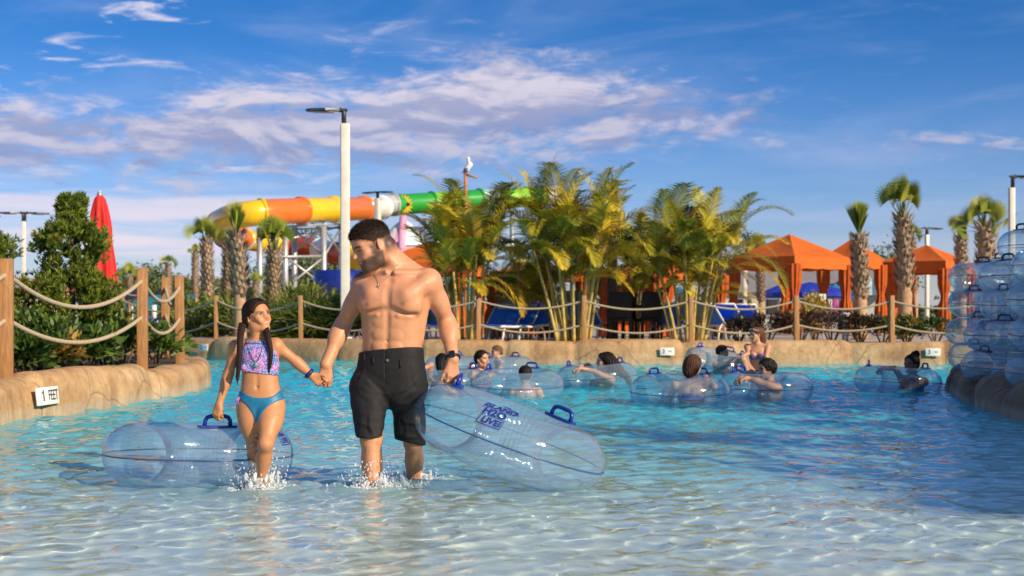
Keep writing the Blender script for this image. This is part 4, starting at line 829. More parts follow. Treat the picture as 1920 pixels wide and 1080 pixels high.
    for s, a, b2 in ((-1, (449, 745), (482, 779)), (1, (531, 747), (491, 779))):
        a = p(*a); b2 = p(*b2); t = unit(b2-a); nrm = np.array((-t[2]*1.0, 0, t[0])); nrm = nrm if nrm[2] < 0 else -nrm; mid = (a+b2)/2+nrm*0.15-nrm*0.012
        G.ell(mid, (0.152, 0.5, 0.152), None, 0.005, 's')
    bt = sculpt('bikini_bottom', G, M_TEAL, root)
    mb = MB(); r = random.Random(4)
    for k in range(4):
        s0 = Vector(p(449+k*1.5, 744, -0.045)); mb.tube([s0, s0+Vector((r.uniform(-0.02, 0.02), -0.012, -0.010)), s0+Vector((r.uniform(-0.025, 0.025), -0.016, -0.034-0.012*k))], 0.0032, 5)
    mb.build('tie_string', mat('pink cord', (0.55, 0.20, 0.42), 0.6, col2=(0.10, 0.08, 0.40), scale=60), bt, True)
    # cord necklace with a pendant
    mb = MB()
    for pts in ([(461, 640), (465, 652), (470, 664), (475, 674), (480, 680)], [(495, 640), (491, 655), (487, 668), (483, 676), (480, 680)]):
        w = [min([q for q in (surf(F, *a), surf(GT, *a)) if q] or [None], key=lambda q: q.y if q else 0) for a in pts]; w = [x+Vector((0, -0.004, 0)) for x in w if x]
        if len(w) > 2: mb.tube(w, 0.0017, 5)
    nk = mb.build('necklace', mat('dark cord', (0.02, 0.03, 0.05), 0.6), root, True); w = surf(GT, 480, 684)
    if w: mb = MB(); mb.sphere(w+Vector((0, -0.007, 0)), 0.009, 8, sc=(1, 0.5, 1.5)); mb.build('pendant', mat('green glass', (0.10, 0.42, 0.25), 0.15, var=0.3, scale=80), nk, True)
    # blue band on the left wrist
    v = unit(wL-eL); B = frame(v, (0, -1, 0)); mb = MB(); mb.tube([wL-v*0.012+B[0]*math.cos(a)*0.0215+B[1]*math.sin(a)*0.0215 for a in np.linspace(0, 2*math.pi, 18, endpoint=False)], 0.012, 8, closed=True)
    mb.build('wristband', mat('blue neoprene', (0.008, 0.02, 0.14), 0.5), root, True)
    return root, F
def build_splash():
    r = np.random.default_rng(17); m = bpy.data.materials.new('splashing water'); m.use_nodes = True; nt = m.node_tree; L = nt.links.new; b = nt.nodes['Principled BSDF']; b.inputs['Base Color'].default_value = (0.86, 0.90, 0.92, 1); b.inputs['Roughness'].default_value = 0.08; b.inputs['IOR'].default_value = 1.33
    tr = nt.nodes.new('ShaderNodeBsdfTransparent'); mx = nt.nodes.new('ShaderNodeMixShader'); mx.inputs[0].default_value = 0.45; L(tr.outputs[0], mx.inputs[1]); L(b.outputs[0], mx.inputs[2]); L(mx.outputs[0], nt.nodes['Material Output'].inputs[0])
    bm = bmesh.new(); bmesh.ops.create_icosphere(bm, subdivisions=2, radius=1); U = np.array([v.co for v in bm.verts]); T = np.array([[v.index for v in f.verts] for f in bm.faces]); bm.free()
    def drops(cx, cy, n, R_, h, lab, lean=(0, 0)):
        V = []; F = []; k = 0
        for i in range(n):
            foam = i < n*0.40; a = r.uniform(0, 6.28); q = R_*(0.22+abs(r.normal(0, 0.42)))
            x, y = cx+q*math.cos(a), cy+q*math.sin(a)*0.9; z0 = float(wave_h(np.array([x]), np.array([y]))[0])
            if foam: rad = r.uniform(0.003, 0.009); sc = np.array((1.5, 1.5, 0.45)); z = z0+0.001
            else: rad = r.uniform(0.0012, 0.0042)*(1 if r.random() < 0.9 else 1.7); sc = np.array((1, 1, r.uniform(1.0, 2.2))); z = z0+h*min(r.exponential(0.30), 0.95)*math.exp(-q/R_*0.6); x += lean[0]*z; y += lean[1]*z
            if not foam and r.random() < 0.05: q = R_*r.uniform(0.25, 0.75); x, y = cx+q*math.cos(a), cy+q*math.sin(a); rad = r.uniform(0.007, 0.016); sc = np.array((0.45+0.5*abs(math.sin(a)), 0.45+0.5*abs(math.cos(a)), r.uniform(1.0, 2.4))); z = z0+r.uniform(0, 0.30)*h*0.6
            V.append(U*rad*sc*(1+0.25*r.normal(size=(len(U), 1))*0.5)+np.array((x, y, z))); F.append(T+k); k += len(U)
        o = link('water_splash', mesh_np('water_splash', np.concatenate(V), None, True, np.concatenate(F)), m); tag(o, lab, 'splash', kind='stuff')
    drops(P(486, 0, 7.68).x, 7.68, 1250, 0.155, 0.34, 'spray and drops kicked up round the girl\'s legs'); drops(P(700, 0, 7.72).x, 7.70, 1000, 0.17, 0.19, 'splash round the man\'s nearer leg'); drops(P(777, 0, 8.2).x, 8.18, 650, 0.15, 0.14, 'splash round the man\'s rear leg'); drops(P(740, 0, 7.9).x, 7.86, 260, 0.22, 0.05, 'foam between the man\'s legs')
if want('people'):
    build_splash()
    man, MANF = build_man(); girl, GIRLF = build_girl()
# ------------------------------------------------------------------ clear vinyl ring tubes
def vinyl():
    m = bpy.data.materials.new('clear vinyl'); m.use_nodes = True; nt = m.node_tree; L = nt.links.new; nt.nodes.remove(nt.nodes['Principled BSDF']); out = nt.nodes['Material Output']
    lw = nn(nt, 'ShaderNodeLayerWeight'); lw.inputs[0].default_value = 0.5
    tc = nt.nodes.new('ShaderNodeTexCoord'); n = nn(nt, 'ShaderNodeTexNoise', i_Scale=5.0, i_Detail=3, i_Distortion=0.4); L(tc.outputs['Object'], n.inputs['Vector'])
    bp = nn(nt, 'ShaderNodeBump', i_Strength=0.35, i_Distance=0.05); L(n.outputs[0], bp.inputs['Height']); L(bp.outputs[0], lw.inputs['Normal'])
    tr = nt.nodes.new('ShaderNodeBsdfTransparent'); L(ramp(nt, lw.outputs['Facing'], [(0.0, (0.92, 0.965, 0.99)), (0.55, (0.82, 0.91, 0.98)), (1.0, (0.45, 0.66, 0.90))]), tr.inputs[0])
    df = nt.nodes.new('ShaderNodeBsdfDiffuse'); df.inputs[0].default_value = (0.66, 0.79, 0.92, 1)
    gl = nn(nt, 'ShaderNodeBsdfGlossy'); gl.inputs['Roughness'].default_value = 0.08; L(bp.outputs[0], gl.inputs['Normal'])
    a = nt.nodes.new('ShaderNodeMixShader'); L(ramp(nt, lw.outputs['Facing'], [(0.0, 0.085), (0.6, 0.14), (1.0, 0.34)]), a.inputs[0]); L(tr.outputs[0], a.inputs[1]); L(df.outputs[0], a.inputs[2])
    b = nt.nodes.new('ShaderNodeMixShader'); L(ramp(nt, lw.outputs['Facing'], [(0.0, 0.085), (0.5, 0.11), (0.75, 0.25), (1.0, 0.80)]), b.inputs[0]); L(a.outputs[0], b.inputs[1]); L(gl.outputs[0], b.inputs[2]); L(b.outputs[0], out.inputs[0])
    return m
M_VINYL = vinyl(); M_BLUE = mat('blue moulded plastic', (0.010, 0.035, 0.32), 0.28, var=0.1, scale=20); M_NAVY = mat('navy ink', (0.012, 0.018, 0.22), 0.5, var=0.1, scale=40)
M_SEAM = mat('seam weld', (0.05, 0.10, 0.24), 0.3, var=0.1); M_DKH = mat('dark blue moulded plastic', (0.008, 0.012, 0.06), 0.35, var=0.1, scale=20)
RM, RT = 0.345, 0.170
def tpt(th, ph, d=0.0, Rm=RM, rt=RT):
    return Vector(((Rm+(rt+d)*math.cos(ph))*math.cos(th), (Rm+(rt+d)*math.cos(ph))*math.sin(th), (rt+d)*math.sin(ph)))
def torus_mesh(seed=0):
    nt_, nph = 160, 64; th = np.linspace(0, 2*np.pi, nt_, endpoint=False)[:, None]; ph = np.linspace(0, 2*np.pi, nph, endpoint=False)[None]
    r = np.random.default_rng(seed); inn = np.exp(-((np.cos(ph)+1.0)/0.55)**2); eq = np.exp(-(np.sin(ph)/0.22)**2)*(np.cos(ph) > 0)
    puck = 0.0070*np.sin(th*46+1.5*np.sin(th*3))*inn+0.0035*np.sin(th*72+2*np.sin(th*5))*np.exp(-((np.abs(ph-np.pi*0.0))/0.5)**2)+0.0028*eq*np.sin(th*58+np.sin(th*7))
    rr = RT+puck+0.004*np.sin(th*2+r.uniform(0, 6))+0*ph; rr = rr-0.004*eq
    V = np.stack(((RM+rr*np.cos(ph))*np.cos(th), (RM+rr*np.cos(ph))*np.sin(th), rr*np.sin(ph)*0.97), -1).reshape(-1, 3)
    i = np.arange(nt_*nph).reshape(nt_, nph); a, b = i, np.roll(i, -1, 0); Fq = np.stack((a, b, np.roll(b, -1, 1), np.roll(a, -1, 1)), -1).reshape(-1, 4)
    return mesh_np('ring', V, Fq)
TORI = [torus_mesh(k) for k in range(3)]
def seam_mesh():
    mb = MB(); n = 96
    pts = [Vector(((RM+RT+0.002)*math.cos(a), (RM+RT+0.002)*math.sin(a), 0)) for a in [2*math.pi*k/n for k in range(n)]]
    mb.tube(pts, 0.0042, 5, closed=True); me = bpy.data.meshes.new('seam'); me.from_pydata(mb.V, [], mb.F); me.polygons.foreach_set('use_smooth', mb.sm); return me
SEAM = seam_mesh(); SEAM.materials.append(M_SEAM)
for me in TORI: me.materials.append(M_VINYL)
def handle_mesh(m):
    mb = MB(); pad = [(-0.11, 0), (-0.095, 0.026), (-0.05, 0.034), (0.05, 0.034), (0.095, 0.026), (0.11, 0), (0.095, -0.026), (0.05, -0.034), (-0.05, -0.034), (-0.095, -0.026)]
    V = [(x, y, z-0.5*y*y/RT) for z in (-0.004, 0.007) for x, y in pad]; n = len(pad); mb.raw(V, [tuple(range(n-1, -1, -1)), tuple(n+k for k in range(n))]+[(k, (k+1) % n, n+(k+1) % n, n+k) for k in range(n)])
    mb.tube([(-0.070, 0, 0), (-0.068, 0, 0.030), (-0.058, 0, 0.048), (-0.035, 0, 0.055), (0.035, 0, 0.055), (0.058, 0, 0.048), (0.068, 0, 0.030), (0.070, 0, 0)], 0.0115, 8)
    me = bpy.data.meshes.new('handle'); me.from_pydata(mb.V, [], mb.F); me.polygons.foreach_set('use_smooth', mb.sm); me.materials.append(m); return me
HMESH = handle_mesh(M_BLUE); HMESHD = handle_mesh(M_DKH)
# the printed lettering, wrapped on the ring's surface
def logo_mesh(th0, ph0, scale=1.0):
    bm = bmesh.new()
    def word(txt, x0, y0, size, shear=0.0):
        cu = bpy.data.curves.new('t', 'FONT'); cu.body = txt; cu.size = size; cu.align_x = 'CENTER'; cu.offset = 0.0022*size/0.05; cu.shear = shear
        o = bpy.data.objects.new('t', cu); COL.objects.link(o); dg = bpy.context.evaluated_depsgraph_get(); me = bpy.data.meshes.new_from_object(o.evaluated_get(dg)); bpy.data.objects.remove(o); 
        m4 = Matrix.Translation((x0, y0, 0)); me.transform(m4); bm.from_mesh(me); bpy.data.meshes.remove(me); bpy.data.curves.remove(cu)
    word('ISLAND', 0, 0.048, 0.056, 0.1); word('H2O', -0.012, -0.002, 0.060); word('LIVE!', -0.008, -0.050, 0.045, 0.12)
    def bar(x0, y0, x1, y1, w):
        d = Vector((x1-x0, y1-y0, 0)).normalized(); n = Vector((-d.y, d.x, 0))*w/2; a = Vector((x0, y0, 0)); b = Vector((x1, y1, 0)); bm.faces.new([bm.verts.new(q) for q in (a-n, b-n, b+n, a+n)])
    bar(-0.066, -0.008, 0.05, -0.008, 0.004); bar(-0.074, -0.060, 0.042, -0.060, 0.005); bar(-0.066, -0.008, -0.074, -0.060, 0.004); bar(0.05, -0.008, 0.042, -0.060, 0.004)
    # palm leaves above the words
    for sx, pts in ((0, [(-0.02, 0.112), (0.02, 0.125), (0.07, 0.112), (0.05, 0.104), (0.01, 0.108)]), (0, [(0.06, 0.100), (0.10, 0.090), (0.108, 0.05), (0.09, 0.066), (0.08, 0.085)]), (0, [(-0.01, 0.100), (0.04, 0.104), (0.07, 0.096), (0.03, 0.094)])):
        bm.faces.new([bm.verts.new((x, y, 0)) for x, y in pts])
    bmesh.ops.triangulate(bm, faces=bm.faces[:])
    for _ in range(3):
        es = [e for e in bm.edges if e.calc_length() > 0.014]
        if es: bmesh.ops.subdivide_edges(bm, edges=es, cuts=1); bmesh.ops.triangulate(bm, faces=[f for f in bm.faces if len(f.verts) > 3])
    for v in bm.verts:
        x, y = v.co.x*scale, v.co.y*scale; v.co = tpt(th0+x/(RM+RT*math.cos(ph0)), ph0+y/RT, 0.0045)
    me = bpy.data.meshes.new('print'); bm.to_mesh(me); bm.free(); me.materials.append(M_NAVY); return me
LOGO = logo_mesh(0.0, 0.75)
def ring_tube(loc, rot, label, group, handles=(0, 180), logo=None, scale=1.0, seed=0, dark=False, seam=True, lift=0.0):
    o = empty('swim_tube', loc, 0, label, 'swim tube', group); o.rotation_euler = rot if isinstance(rot, Euler) else Euler(rot); o.scale = (scale,)*3
    link('ring', TORI[seed % 3], None, o)
    if seam: link('seam', SEAM, None, o)
    for a in handles:
        h = link('handle', HMESHD if dark else HMESH, None, o); h.location = tpt(R(a), R(90), 0.0); h.rotation_euler = (0, 0, R(a+90))
    for a in ([] if logo is None else (logo if isinstance(logo, (list, tuple)) else [logo])): l = link('printed_lettering', LOGO, None, o); l.rotation_euler = (0, 0, R(a))
    return o
GP = 'clear ring tubes in the pool'
def build_tubes():
    # the man's, held by one handle and dragged on its edge
    c = P(955, 822, 7.84); ring_tube(c, Euler((R(-1.5), R(19.5), R(-6))), 'clear ring tube tilted on edge and held by the man in dark shorts', GP, handles=(186, 54), logo=(-98,), scale=1.065, seed=1)
    c = P(373, 838, 8.12); c.z = 0.135; ring_tube(c, Euler((R(-2), R(1), 0)), 'clear ring tube floating beside the girl, its blue handle in her hand', GP, handles=(-62, 36), logo=(-8,), scale=1.03, seed=2)
    def fl(px, py, label, rz=0, hd=(60, 240), logo=None, tilt=(0, 0), z=0.12, s=1.03, Y=None):
        Y = Y or Yw(py)+0.1; x = (px-960)/FPX*Y; return ring_tube(Vector((x, Y, z)), Euler((R(tilt[0]), R(tilt[1]), R(rz))), label, GP, handles=hd, logo=logo, scale=s, seed=int(px))
    fl(838, 738, 'clear ring tube beside the black watch strap, behind the man\'s forearm', hd=(150, 30), Y=17.0)
    fl(862, 705, 'clear ring tube behind the girl with the raised orange-lit arm', hd=(100, 20), Y=22.0, s=1.08)
    fl(940, 705, 'clear ring tube carrying the small fair-haired child', hd=(50, 230), Y=22.2, s=1.0)
    fl(971, 742, 'clear ring tube with the back of a dark head showing through it', hd=(62, 165), tilt=(3, 0))
    fl(1118, 725, 'clear ring tube under the girl with very long black hair', hd=(165, 20), Y=18.6, tilt=(0, -4))
    fl(1275, 757, 'clear ring tube round the woman with the bare back', hd=(135, 42), logo=None, tilt=(2, 0))
    fl(1435, 752, 'clear ring tube under the dark curly-haired man', hd=(168, 130), Y=15.9)
    fl(1683, 733, 'clear ring tube held by the shaded swimmer with hair in a topknot', hd=(165, 10), tilt=(0, 3))
    fl(1347, 697, 'clear ring tube round the man in sunglasses by the far wall', hd=(150, 60, 10), Y=23.2, s=1.08, tilt=(8, 10), z=0.16)
    # the stack of spare tubes on the rock ledge at right
    GS = 'stacked clear ring tubes'
    st = [  # px of the left rim, py of the middle, Y, text
        (1777, 670, 17.4, 'lowest in the far left column'), (1773, 620, 17.4, 'second from the bottom in the far left column'), (1778, 570, 17.4, 'third from the bottom in the far left column'), (1778, 520, 17.4, 'topmost in the far left column'),
        (1803, 687, 15.2, 'lowest in the middle column'), (1808, 630, 15.2, 'second from the bottom in the middle column'), (1838, 573, 15.2, 'third from the bottom in the middle column'), (1836, 516, 15.2, 'fourth from the bottom in the middle column'), (1872, 459, 15.2, 'topmost in the whole stack, at the frame edge'),
        (1886, 697, 13.5, 'lowest in the near column at the frame edge'), (1893, 631, 13.5, 'second from the bottom in the near column'), (1890, 565, 13.5, 'third from the bottom in the near column'), (1898, 499, 13.5, 'topmost in the near column at the frame edge'),
        (1826, 668, 18.6, 'lowest in the column behind the far left one'), (1830, 616, 18.6, 'second from the bottom in the rearmost column'), (1825, 564, 18.6, 'third from the bottom in the rearmost column'), (1830, 508, 18.6, 'topmost in the column behind the far left one')]
    rr = random.Random(6)
    for k, (lx, py, Y, t) in enumerate(st):
        X = (lx-960)/FPX*Y+0.53; z = H-(py-HORIZON)/FPX*Y
        ring_tube(Vector((X, Y, z)), Euler((R(rr.uniform(-2.5, 2.5)), R(rr.uniform(-2.5, 2.5)), 0)), 'spare clear ring tube, '+t, GS, handles=(rr.choice((200, 215, 235)), rr.choice((20, 55, 100))), logo=([-150] if k in (2, 5) else None), scale=1.0, seed=k, dark=True)
if want('tubes'): build_tubes()
# ------------------------------------------------------------------ the swimmers
def cloth(name, col, **k): return mat(name, col, 0.55, var=0.12, scale=30, **k)
def swimmer(label, hx, hy, Y, h=0.215, face=(0, 1, 0), hup=(0, 0, 1), tf=None, lean=(0, 0), sh=0.165, sz=1.0, armL=None, armR=None, skin=(0.52, 0.27, 0.16), hair=(0.02, 0.012, 0.009), style='long', tail=None, suit=None, suit2=None, glasses=False, legs='down', female=True, smile=0.2, res=0.0068, wristband=None, visor=False, tb=None):
    hc = np.array(P(hx, hy, Y)); fwd = unit(face); u0 = np.array(hup, float); u0 = unit(u0-fwd*(u0@fwd)); HA = np.stack((np.cross(u0, fwd), fwd, u0)); c = hc-HA[2]*0.5*h
    tf = unit(tf if tf is not None else (face[0], face[1], 0)); nb = c+np.array((0, 0, -0.055*sz))-0.16*h*fwd*np.array((1, 1, 0.2)); up = unit(np.array((-lean[0], -lean[1], 1.0))); A = frame(up, tf); O = nb-A[2]*0.50*sz
    sh = sh*sz; sL, sR = nb+A[0]*sh-A[2]*0.045*sz, nb-A[0]*sh-A[2]*0.045*sz; pts = [hc, O, sL, sR]; arms = []
    for s, shd, a in ((1, sL, armL), (-1, sR, armR)):
        if a is None: e = shd+A[0]*s*0.10*sz+A[1]*0.10*sz-A[2]*0.20*sz; w = e+A[1]*0.20*sz-A[0]*s*0.04*sz-A[2]*0.08*sz
        else:
            e = np.array(P(*a[0])); w = np.array(P(*a[1]))
            for v0, L_, i in ((shd, 0.27*sz, 0), ):                # keep human lengths
                d = e-v0; n_ = np.linalg.norm(d); e = v0+d/n_*min(max(n_, 0.20*sz), 0.30*sz)
            d = w-e; n_ = np.linalg.norm(d); w = e+d/n_*min(max(n_, 0.19*sz), 0.27*sz)
        arms.append((s, shd, e, w)); pts += [e, w]
    if legs == 'down': kn = [(O+A[0]*s*0.09*sz+np.array((0, 0, -0.36*sz))+A[1]*0.12*sz) for s in (1, -1)]; an = [k+np.array((0, 0, -0.30*sz))-A[1]*0.22*sz for k in kn]
    else: kn = [np.array(P(*q)) for q in legs[0]]; an = [np.array(P(*q)) for q in legs[1]]
    pts = np.array(pts+kn+an); F = Field(pts.min(0)-0.20, pts.max(0)+0.20, res)
    wf = 0.9 if female else 1.0
    T = lambda g=0.0: [(-0.08*sz, 0.10*sz+g, 0.08*sz+g, -0.01, 0), (0.0, 0.150*sz+g, 0.105*sz+g, -0.01, 0), (0.10*sz, (0.140 if female else 0.142)*sz+g, 0.092*sz+g, 0, 0), (0.18*sz, (0.118 if female else 0.140)*sz+g, 0.085*sz+g, 0.006, 0), (0.30*sz, (0.132 if female else 0.155)*sz+g, 0.10*sz+g, 0.004, 0), (0.38*sz, (0.142 if female else 0.168)*sz+g, 0.10*sz+g, 0, 0), (0.44*sz, 0.125*sz+g, 0.082*sz+g, -0.01, 0), (0.49*sz, 0.07*sz+g, 0.06*sz+g, -0.012, 0), (0.52*sz, 0.05*sz+g, 0.05*sz+g, -0.012, 0)]
    F.loft(O, A, T(), 0.02); g = lambda l, f, u: O+(A[0]*l+A[1]*f+A[2]*u)*sz
    F.cap(nb-A[2]*0.02, hp(c, HA, h, (0, -0.12, 0.38)), 0.050*sz*wf, 0.050*sz*wf, 0.03)
    for s, shd, e, w in arms:
        F.cap(nb, shd, 0.045*sz, 0.045*sz*wf, 0.03); F.ell(shd, (0.054*sz*wf, 0.054*sz*wf, 0.058*sz), None, 0.02); F.cap(shd, e, 0.048*sz*wf, 0.037*sz*wf, 0.02); F.cap(e, w, 0.037*sz*wf, 0.025*sz, 0.02)
        d = unit(w-e); pn = np.array((0, 0, -1.0)); pn = pn-d*(pn@d); pn = unit(pn) if np.linalg.norm(pn) > 0.3 else -A[1]
        hand(F, w, d+pn*0.35, pn, np.cross(d, pn)*s, 0.165*sz, curls=((24, 40, 30), (28, 44, 30), (30, 46, 30), (32, 46, 30)), wr=0.024*sz)
        if female: F.ell(g(s*0.066, 0.085, 0.325), np.array((0.062, 0.055, 0.058))*sz, A, 0.02)
        else: F.ell(g(s*0.08, 0.07, 0.37), np.array((0.085, 0.045, 0.065))*sz, A, 0.02)
    for k, a, s in zip(kn, an, (1, -1)): F.cap(O+A[0]*s*0.075*sz, k, 0.082*sz, 0.055*sz, 0.03); F.cap(k, a, 0.050*sz, 0.034*sz, 0.03); foot(F, a, A[1], 0.22*sz, 0.032*sz)
    F.cap(g(0, -0.105, 0.42), g(0, -0.100, 0.08), 0.010, 0.010, 0.03, 's')                                      # the line of the spine
    head_sdf(F, c, HA, h, smile=smile, nose=0.85); SK = np.array(skin)
    root = empty('person', (hc[0], hc[1], min(float(floor_z(np.array(hc[1]))), 0)), 0, label, 'person', 'swimmers in the pool')
    def colf(V): return head_col(V, np.tile(SK, (len(V), 1)), c, HA, h, SK, brow=np.array(hair)*0.8, smile=smile, closed=0.2, cheeks=0.25)
    body = sculpt('body', F, M_SKIN, root, colf)
    G = Field(hc-0.45, hc+0.35, 0.0065); q = lambda *a: hp(c, HA, h, a); HC = np.array(hair)
    if style == 'short': hair_cap(G, c, HA, h, t=0.03, front=0.82, back=0.34, side=0.60)
    else: hair_cap(G, c, HA, h, t=0.045, front=0.84, back=0.22, side=0.56)
    if style == 'curly':
        r = np.random.default_rng(4)
        for _ in range(150):
            d = r.normal(size=3); d /= np.linalg.norm(d)
            if d[1] > 0.45 and d[2] < 0.65: continue
            if d[2] < -0.75: continue
            G.ell(q(d[0]*0.36, -0.08+d[1]*0.44, 0.60+d[2]*0.42), np.array((0.075,)*3)*h, None, 0.006)
    if style == 'bun': G.ell(q(0, -0.34, 1.02), np.array((0.24, 0.24, 0.22))*h, HA, 0.02); G.ell(q(0.05, -0.40, 1.12), np.array((0.14, 0.14, 0.14))*h, HA, 0.01)
    if tail:
        d, s = path_dense([np.array(P(*a[:3])) for a in tail], 0.012); rr = np.interp(np.linspace(0, 1, len(d)), np.linspace(0, 1, len(tail)), [a[3] for a in tail])
        lo = d.min(0)-0.12; hi = d.max(0)+0.12; G2 = Field(np.minimum(lo, hc-0.30), np.maximum(hi, hc+0.30), 0.0065)
        if style == 'short': hair_cap(G2, c, HA, h, t=0.03, front=0.82, back=0.34, side=0.60)
        else: hair_cap(G2, c, HA, h, t=0.045, front=0.84, back=0.22, side=0.56)
        for i in range(len(d)-1): G2.cap(d[i], d[i+1], rr[i], rr[i+1], 0.02)
        G = G2
    def hd(V, N): L = (V-c)@HA.T/h; a = np.arctan2(L[:, 0], L[:, 1]+0.1); return 0.0042*np.sin(a*30+L[:, 2]*4+1.5*np.sin(L[:, 2]*5))+0.0026*np.sin(a*67+4*np.sin(L[:, 2]*4))
    hr = sculpt('hair', G, M_HAIRV, root, HC, hd)
    if suit:
        G = Field(O-0.32*sz, nb+0.30*sz, 0.0065); G.loft(O, A, T(0.006), 0.01)
        for s in (-1, 1):
            if female: G.ell(g(s*0.066, 0.088, 0.325), np.array((0.066, 0.058, 0.062))*sz, A, 0.02)
        lo, hi = suit[1], suit[2]; G.plane(g(0, 0, lo), -A[2]); G.plane(g(0, 0, hi), A[2]+A[1]*0.2); m_ = suit[0]
        if female and suit[3:] == ('v',): G.ell(g(0, 0.15, 0.44), np.array((0.085, 0.15, 0.11))*sz, A, 0.01, 's')
        sculpt('swimsuit_top', G, m_, root)
    if suit2:
        G = Field(O-0.35*sz, O+0.35*sz, 0.007); G.loft(O, A, T(0.007), 0.01)
        for k, s in zip(kn, (1, -1)): G.cap(O+A[0]*s*0.075*sz, O+A[0]*s*0.075*sz+(k-O-A[0]*s*0.075*sz)*0.25, 0.090*sz, 0.085*sz, 0.03)
        G.plane(g(0, 0, 0.09), A[2]); sculpt('swimsuit_bottom', G, suit2, root)
    if glasses:
        mb = MB(); 
        for s in (-1, 1):
            cc = Vector(q(s*0.15, 0.365, 0.505)); mb.sphere(cc, 0.115*h, 10, sc=(1, 0.30, 0.72), rot=Matrix(HA).transposed()); mb.tube([Vector(q(s*0.25, 0.34, 0.53)), Vector(q(s*0.35, 0.10, 0.52)), Vector(q(s*0.36, -0.06, 0.50))], 0.016*h, 5)
        mb.tube([Vector(q(-0.06, 0.39, 0.53)), Vector(q(0.06, 0.39, 0.53))], 0.018*h, 5); mb.build('sunglasses', M_GLASSD, root, True)
    if visor:
        mb = MB()
        for s in (-1, 1): mb.sphere(Vector(q(s*0.15, 0.26, 0.90)), 0.13*h, 8, sc=(1, 0.35, 0.7), rot=Matrix(HA).transposed())
        mb.tube([Vector(q(-0.36, -0.05, 0.78)), Vector(q(-0.28, 0.20, 0.88)), Vector(q(0, 0.31, 0.91)), Vector(q(0.28, 0.20, 0.88)), Vector(q(0.36, -0.05, 0.78))], 0.020*h, 5); mb.build('sunglasses', mat('white framed glasses', (0.7, 0.72, 0.72), 0.1, var=0.4, scale=60), root, True)
    if tb: mb = MB(); s, shd, e, w = arms[0 if tb == 'L' else 1]; v = unit(w-e); B = frame(v, (0, -1, 0.1)); mb.tube([w-v*0.02+B[0]*math.cos(a)*0.032+B[1]*math.sin(a)*0.032 for a in np.linspace(0, 2*math.pi, 14, endpoint=False)], 0.014, 6, closed=True); mb.build('wristband', M_BLUE, root, True)
    return root
